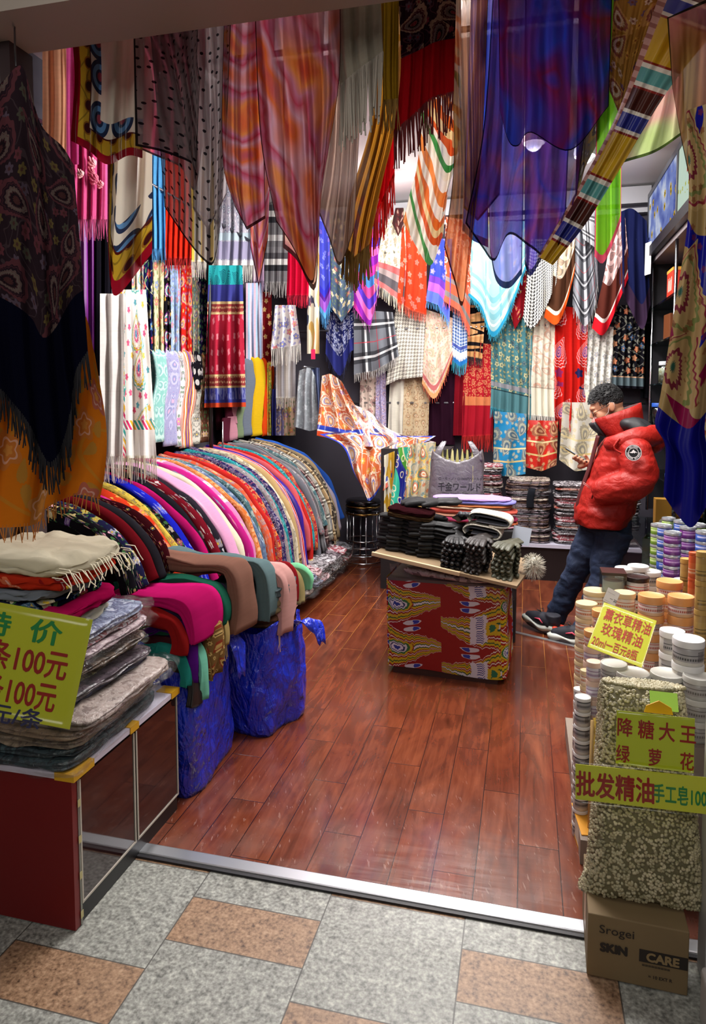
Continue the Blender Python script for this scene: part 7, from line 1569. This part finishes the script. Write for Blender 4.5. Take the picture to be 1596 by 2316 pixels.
col('pink', 1343, 1494, 34, 42, 2.50, T0, 'slimmest, in front of the oil sign'); col('cream', 1325, 1514, 26, 38, 2.60, T0, 'very narrow, facing the boards'); 
for i in range(2):
    p = PZ(1316+4*i, 1612, 0); 
col('white', 1318, 1574, 36, 34, 2.46, .0, 'standing on the boards at the stand foot', .25); col('white', 1311, 1556, 28, 30, 2.62, .0, 'behind the one on the boards', .25)
col('orange', 1569, 1248, 22, 62, 3.02, T2, 'by the sponge packs', .12); col('bamboo', 1590, 1246, 30, 66, 2.72, T1, 'beside the sponges', .2); col('bamboo', 1552, 1262, 26, 60, 3.2, T2, 'of bamboo tubes behind the orange ones', .2)
for i, (kd, px, yt, w_, Y_) in enumerate((('green', 1487, 1184, 30, 3.98), ('blue', 1503, 1186, 32, 3.86), ('purple', 1521, 1202, 38, 3.72), ('green', 1512, 1170, 30, 4.12), ('blue', 1540, 1176, 32, 4.0), ('purple', 1556, 1190, 36, 3.82), ('green', 1578, 1184, 36, 3.9), ('blue', 1592, 1200, 36, 3.68))):
    col(kd, px, yt, w_, 25, Y_, .588, ['with the brightest green, first by the acrylic box', 'second from the acrylic box', 'third from the acrylic box', 'in the far row', 'in the far row', 'by the pink pack', 'under the velvet scarf point', 'farthest from the acrylic box'][i], .28)
# stepped stand that carries the columns
js = empty('jar_stand', (.75, 2.9, 0), 0, 'low stepped stand under the columns of jars', 'stand')
ms = plain('stand_pale', '8a7c70', .5)
at(MB().box((.20, 2.30, 0), (1.25, 3.20, T0-.001)), 'lower_step', ms, js)
xs = min(c_[0]-c_[2] for c_ in cols if abs(c_[3]-T1) < 1e-6)
at(MB().box((.29, 2.31, T0), (1.25, 2.50, TF-.001)), 'front_step', ms, js); at(MB().box((.40, 2.555, T0), (1.25, 3.20, T1-.001)), 'middle_step', ms, js); at(MB().box((.46, 3.21, 0), (1.25, 3.43, T2-.001)), 'upper_step', ms, js)
# clear display case with a dark lid
p = PY(1386, 1290, 3.10); k = pxm(p); dc = empty('display_case', (p.x, 3.10, T1), 0, 'square clear case with dark lid holding a white jar, behind the price card', 'case'); wd, hh = 52/k, p.z-T1
MB().box((-wd/2, -wd/2, hh-.012), (wd/2, wd/2, hh)).build('lid', plain('lid_dark', '2a1c1a', .3), dc, False); MB().box((-wd/2, -wd/2, 0), (wd/2, wd/2, hh-.012)).build('case', M_GLASS, dc, False)
jar('white', wd*.42, hh*.45, (p.x, 3.10, T1+.004+hh*.0), 'white jar inside the square clear case', 'jars stacked at the side of the entrance'); jar('white', wd*.42, hh*.45, (p.x, 3.10, T1+.006+hh*.45), 'upper white jar inside the square clear case', 'jars stacked at the side of the entrance')
# pink pack of bath sponges
m, o = newmat('pink_sponges'); q_ = objco(); n = noise(q_, 26.0, 3.0, 1.4); n2 = noise(q_, 7.0, 1.0); c = ramp(n2, [(.38, 'd88a9a'), (.5, '8a5ab0'), (.6, 'd8707a')], 'LINEAR'); principled(o, mix(n*.6, c, 'e8c0d0'), .4, normal=bumpn(n, .9, .012), coat=.5)
for i, (x_, y_, z_, s_, lb_) in enumerate(((1.16, 3.38, .59, (.34, .20, .16), 'pink and purple pack of bath sponges, upper one by the orange tubes'), (1.12, 3.30, .50, (.30, .10, .085), 'pink translucent pack under the upper sponge pack'))):
    o = slab('sponge_pack', m, s_, (x_, y_, z_), (0, 0, 0), None, .02, 600+i, 0, 16, 12, 4.0, 2, lb_, 'pack')
for i, (px, py, Y_) in enumerate(((1525, 1290, 3.5), (1550, 1288, 3.55), (1538, 1300, 3.47))):
    p = PY(px, py-20, Y_); 
    t = empty('tub', (p.x, Y_, .588), 0, ['white tub behind the peach jars, first', 'white tub behind the peach jars, next to the pink pack', 'white tub nearest the peach jars'][i], 'tub', 'white tubs on the glass counter'); MB().lathe([(0, 0), (.042, 0), (.05, .07), (0, .07)], (0, 0, 0), 24).build('body', JM['white'][0], t); MB().lathe([(0, .0), (.054, 0), (.054, .012), (0, .014)], (0, 0, .07), 24).build('lid', JM['white'][1], t)
# ------------------------------------------------------------------ cards and signs
m, o = newmat('laminate_film'); g = node('ShaderNodeBsdfGlossy', Roughness=.15); tr_ = node('ShaderNodeBsdfTransparent'); mx = node('ShaderNodeMixShader'); mx.inputs[0].default_value = .035; X.T.links.new(tr_.outputs[0], mx.inputs[1]); X.T.links.new(g.outputs[0], mx.inputs[2]); X.T.links.new(mx.outputs[0], o.inputs[0]); M_LAM = m
def sign(name, corners, lines, label, base='c8cc1c', margin=.012, lam=True, thick=.002, cat='sign'):
    TL, TR, BR, BL = [Vector(c_) for c_ in corners]; w_ = ((TR-TL).length+(BR-BL).length)/2; h_ = ((TL-BL).length+(TR-BR).length)/2
    M = frame(BL, BR-BL, TL-BL); t = bpy.data.objects.new(name, None); COL.objects.link(t); t.matrix_world = M; t.empty_display_size = .05; tag(t, label, cat)
    bd_ = MB().box((margin, margin*.8, -.0006), (w_-margin, h_-margin*.8, .0004)).build('card', plain('card_'+base, base, .5, coat=.12), t, False)
    if lam:
        fl = MB(); nx = 14; vs = []; fs = []
        for i in range(nx+1):
            for j_ in range(9):
                x, y = w_*i/nx, h_*j_/8; vs.append((x, y, .0016+.0016*mnoise.noise(Vector((x*22, y*22, 3)))))
        for i in range(nx):
            for j_ in range(8): a_ = i*9+j_; fs.append((a_, a_+9, a_+10, a_+1))
        fl.add(vs, fs); f = fl.build('laminate', M_LAM, t); f.modifiers.new('t', 'SOLIDIFY').thickness = .0006
    for (s_, x, y, size, colr, bold, sxx, sp) in lines:
        text(s_, size*h_, Matrix.Translation((x*w_, y*h_, .0006)), plain('ink_'+colr, colr, .5), t, 'lettering', bold*h_*.55, sxx, spacing=sp)
    return t
DR, GRN = '8e1c14', '1c7a3a'
sign('sign_card', [PD(1388, 1370, 2.41), PD(1514, 1416, 2.325), PD(1453, 1513, 2.225), PD(1324, 1463, 2.31)], [('薰衣草精油', .10, .66, .27, 'b8301c', .006, .57, 1.0), ('玫瑰精油', .14, .37, .27, 'b8301c', .006, .62, 1.0), ('20ml一百元8瓶', .06, .10, .22, 'b8301c', .004, .51, 1.0)], 'slanted yellow sign with red lettering about lavender oil leaning on the jars', 'd8d81c', .004)
pc_ = sign('price_card', [PY(1380, 1330, 2.83), PY(1405, 1344, 2.83), PY(1392, 1374, 2.80), PY(1362, 1358, 2.80)], [('一 20', .42, .26, .26, '3a2a2c', .004, .8, 1), ('-----------', .08, .66, .16, '5a4a4a', 0, .9, 1), ('---------', .08, .08, .16, '5a4a4a', 0, .9, 1)], 'small white price card tucked between the cream jars', 'dcd6cc', .001, False, cat='card')
sign('sign_card', [PY(1393, 1600, 1.83), PY(1579, 1624, 1.83), PY(1576, 1754, 1.82), PY(1386, 1730, 1.82)], [('降', .03, .56, .34, DR, .012, .80, 1), ('糖', .29, .56, .34, DR, .012, .80, 1), ('大', .54, .56, .34, DR, .012, .80, 1), ('王', .79, .56, .34, DR, .012, .80, 1), ('绿', .03, .10, .32, DR, .012, .72, 1), ('萝', .42, .10, .32, DR, .012, .72, 1), ('花', .80, .10, .32, DR, .012, .72, 1)], 'yellow green sign with two rows of dark red characters on the seed sack', 'b4c022', .006)
sign('sign_card', [PY(1296, 1710, 1.80), PY(1700, 1770, 1.80), PY(1700, 1862, 1.80), PY(1290, 1814, 1.80)], [('批发精油', .03, .24, .62, DR, .03, .68, 1.0), ('手工皂100元', .472, .27, .46, GRN, .018, .53, 1.0)], 'long yellow sign with dark red and green characters across the seed sack', 'c2c81e', .012)
c1, a_, b_, c2 = PD(-140, 1332, 1.66), PD(208, 1397, 1.66), PD(160, 1655, 1.64), PD(-188, 1590, 1.64)
sign('sign_card', [c1, a_, b_, c2], [('特', .285, .72, .22, GRN, .008, 1.25, 1), ('价', .60, .72, .22, GRN, .008, 1.35, 1), ('条100元', .375, .44, .27, DR, .009, .76, 1.0), ('条100元', .385, .155, .27, DR, .009, .70, 1.0), ('5', .315, .19, .30, '14121a', .016, .7, 1), ('元/条', .46, -.02, .18, '2a2a4a', .006, 1.15, 1.05)], 'yellow green price sign with green and red lettering leaning on the sleeved scarves', 'b8bc22', .006)
sup = MB().tube([(-1.52, 1.655, .474), (-1.52, 1.56, .50), (-1.50, 1.42, .72), (-1.49, 1.40, .86)], .004, 6).build('sign_prop', plain('prop_dark', '2a2428', .6)); tag(sup, 'thin bent wire propping the yellow price sign from the cabinet top', 'prop')
# ------------------------------------------------------------------ seed sack on the carton
m, o = newmat('pale_seeds'); n = noise(geopos(), 40.0, 2.0); d, cc, pos = voro(sep_v := comb(*[q*55.0 for q in sep(geopos())]), 1.0, '3D'); cs = sep(cc)
principled(o, mix(n*.5, ramp(cs[0], [(0, 'b8ac88'), (.25, 'd4c8a6'), (.5, '9a9270'), (.75, 'c4ba98')]), '7a7456'), .45); M_SEED = m
ctr = Vector((.338, 1.955, .176))
def sackpt(u, v):
    """u around, v up: a pillow standing on end, wider and eared at the foot"""
    an = 2*PI*u; cx, sy = math.cos(an), math.sin(an); q = (abs(cx)**3+abs(sy)**3)**(-1/3); e = math.sin(PI*min(max(v, .0), 1))**.45
    hw = .112+.046*(1-v)**1.8; th = .105*(.25+.75*e)*(1-.18*v); ear = 1+.16*max(0, .12-v)/.12*abs(cx)**4
    lump = .006*mnoise.noise(Vector((cx*2, v*5, sy*2)))
    return Vector((ctr.x+.006*(1-v)-.004+cx*q*(hw*ear*(.9+.1*e)+lump), ctr.y+.10*v+sy*q*(th+lump), ctr.z+.555*v-.02*abs(cx)**3*(v < .2)*(1-v/.2 if v < .2 else 0)))
mb = MB(); N, K = 48, 30; vs = [sackpt(i/N, .003+.994*j_/K) for j_ in range(K+1) for i in range(N)]
fs = [(j_*N+i, j_*N+(i+1) % N, (j_+1)*N+(i+1) % N, (j_+1)*N+i) for j_ in range(K) for i in range(N)]+[tuple(reversed(range(N))), tuple(K*N+i for i in range(N))]
ss = empty('seed_sack', (ctr.x, ctr.y, ctr.z), 0, 'clear sack full of pale dried buds standing on the brown carton', 'sack')
mb.add(vs, fs); at(mb, 'filling', plain('sack_shadowed_buds', '6e6748', .8), ss, True)  # dark filling colour paints the shade in the gaps between buds
ib = bmesh.new(); bmesh.ops.create_icosphere(ib, subdivisions=1, radius=1); iv = [v.co.copy() for v in ib.verts]; if_ = [tuple(v.index for v in f.verts) for f in ib.faces]; ib.free()
sd = MB(); r7 = random.Random(12)
for k in range(6800):
    u, v = r7.random(), r7.uniform(.01, .99)
    if .02 < u < .47 and r7.random() < .75: continue      # fewer on the hidden back
    p = sackpt(u, v); n_ = (p-Vector((ctr.x, ctr.y+.10*v, p.z))).normalized(); s_ = r7.uniform(.0052, .0068)
    M = Matrix.Translation(p+n_*.0025) @ Matrix.Rotation(r7.uniform(0, 6), 4, 'Y') @ Matrix.Rotation(r7.uniform(0, 6), 4, 'X') @ Matrix.Diagonal((s_, s_*.85, s_*.75, 1))
    sd.add([M @ q for q in iv], if_)
for k in range(700):
    a, rr = r7.uniform(0, 2*PI), math.sqrt(r7.random()); p = Vector((ctr.x+math.cos(a)*rr*.11, ctr.y+.10+math.sin(a)*rr*.03, ctr.z+.556)); s_ = r7.uniform(.005, .007)
    M = Matrix.Translation(p) @ Matrix.Rotation(r7.uniform(0, 6), 4, 'Y') @ Matrix.Rotation(r7.uniform(0, 6), 4, 'X') @ Matrix.Diagonal((s_, s_*.85, s_*.75, 1)); sd.add([M @ q for q in iv], if_)
so = at(sd, 'buds', M_SEED, ss, True); so['kind'] = 'stuff'
mb = MB(); vs = []
for j_ in range(K+1):
    for i in range(N):
        p = sackpt(i/N, j_/K); n_ = (p-Vector((ctr.x, ctr.y+.10*j_/K, p.z))).normalized(); vs.append(p+n_*(.009+.0025*mnoise.noise(p*24)))
mb.add(vs, fs[:K*N]); at(mb, 'clear_film', M_FILM, ss, True)
p = PY(1497, 1568, 1.99); q = MB().box((-.035, -.001, -.025), (.035, .001, .025)).build('label_sticker', plain('sticker_green', 'a8d84a', .5), ss, False); q.matrix_parent_inverse = Matrix.Translation(ss.location).inverted(); q.location = (p.x, 1.965, .725); q.rotation_euler = (-.7, 0, -.05)
p = PY(1490, 1606, 1.85); o = MB().add([(-.035, 0, -.012), (.035, 0, -.012), (.03, 0, .006), (0, 0, .022), (-.03, 0, .006), (-.035, .003, -.012), (.035, .003, -.012), (.03, .003, .006), (0, .003, .022), (-.03, .003, .006)], [(0, 1, 2, 3, 4), (9, 8, 7, 6, 5), (0, 5, 6, 1), (1, 6, 7, 2), (2, 7, 8, 3), (3, 8, 9, 4), (4, 9, 5, 0)]).build('paper_flag', plain('flag_yellow', 'd8a01c', .5), None, False); o.location = (p.x, 1.855, p.z); tag(o, 'small folded yellow paper above the red lettered sign on the seed sack', 'paper')
# ------------------------------------------------------------------ carton, white panel, small yellow box
m, o = newmat('carton'); q_ = objco(); principled(o, mix(noise(q_, 8.0, 4.0)*.5, '7d6848', '66543a'), .75); M_CART = m
ct = empty('carton', (.312, 1.965, 0), -.03, 'brown cardboard carton with faded black print under the seed sack', 'carton')
q = MB().box((-.124, -.125, 0), (.124, .125, .175)).build('box', M_CART, ct, False); bevel(q, .003)
FX = frame((0, -.1256, 0), (1, 0, 0), (0, 0, 1)); BK = plain('print_dark', '241c16', .7)
def ctext(s_, x, z, size, b=.0008, sxx=1.0, mat=None, dd=.0003): text(s_, size, frame((x, -.1262-dd, z), (1, 0, 0), (0, 0, 1)), mat or BK, ct, 'print', b, sxx)
ctext('Srogei', -.096, .128, .032, .0002, 1.1); ctext('SKIN', -.092, .078, .032, .0022, 1.0); MB().box((.005, -.1262, .070), (.122, -.1255, .104)).build('print_band', BK, ct, False); ctext('CARE', .022, .076, .032, .0016, 1.0, plain('carton_pale', '8a7450', .7), .0006)
ctext('=========', .012, .058, .013, .0004, 1.0); ctext('= 10 EXT R', .028, .030, .012, .0003, 1.0)
MB().box((-.1242, -.03, .05), (-.1236, .03, .176)).build('tape', plain('tape_tan', 'b8a484', .3), ct, False)
pn_ = MB().box((.478, 1.86, 0), (.62, 1.95, .80)).build('partition', plain('panel_white', 'c4c2c0', .4), None, False); bevel(pn_, .006); tag(pn_, 'white upright panel at the edge of the entrance beside the seed sack', 'panel')
wb = MB().box((.445, 1.62, 0), (.72, 1.78, .14)).build('white_crate', plain('crate_white', 'b8b4b0', .5), None, False); bevel(wb, .012, 3); tag(wb, 'white rounded crate on the granite beside the brown carton', 'crate'); MB().box((.462, 1.618, .02), (.70, 1.621, .12)).build('brown_inset', plain('inset_brown', '6a5440', .6), wb, False)
yb = empty('small_box', (.245, 2.42, 0), .12, 'small orange yellow box with a white printed side on the boards by the jars', 'box')
MB().box((-.05, -.09, 0), (.05, .09, .085)).build('carton_body', plain('small_box_white', 'c8bca8', .6), yb, False); MB().box((-.051, -.091, .085), (.051, .091, .088)).build('top_face', plain('small_box_orange', 'e09a28', .5), yb, False); MB().box((-.051, -.091, 0), (.051, .091, .012)).build('base_stripe', plain('small_box_ochre', 'b87a1c', .5), yb, False)
for k in range(3): MB().box((-.03+.022*k, -.0915, .025), (-.015+.022*k, -.0903, .05)).build('print_mark', plain('mark_grey', '6a5a5a', .6), yb, False)
for i in range(3):
    o = MB().tube([(.232+.012*i, 2.36+.02*i, .0), (.238+.010*i, 2.40+.02*i, .45)], .006, 8).build('wooden_stick', plain(['stick_tan', 'stick_yellow', 'stick_pale'][i], ['b8945a', 'd8b43a', 'c8b090'][i], .5)); tag(o, ['tan stick standing against the jar stand by the boards', 'yellow stick standing between the tan and the pale ones', 'pale stick standing closest to the seed sack'][i], 'stick', 'sticks leaning on the jar stand')
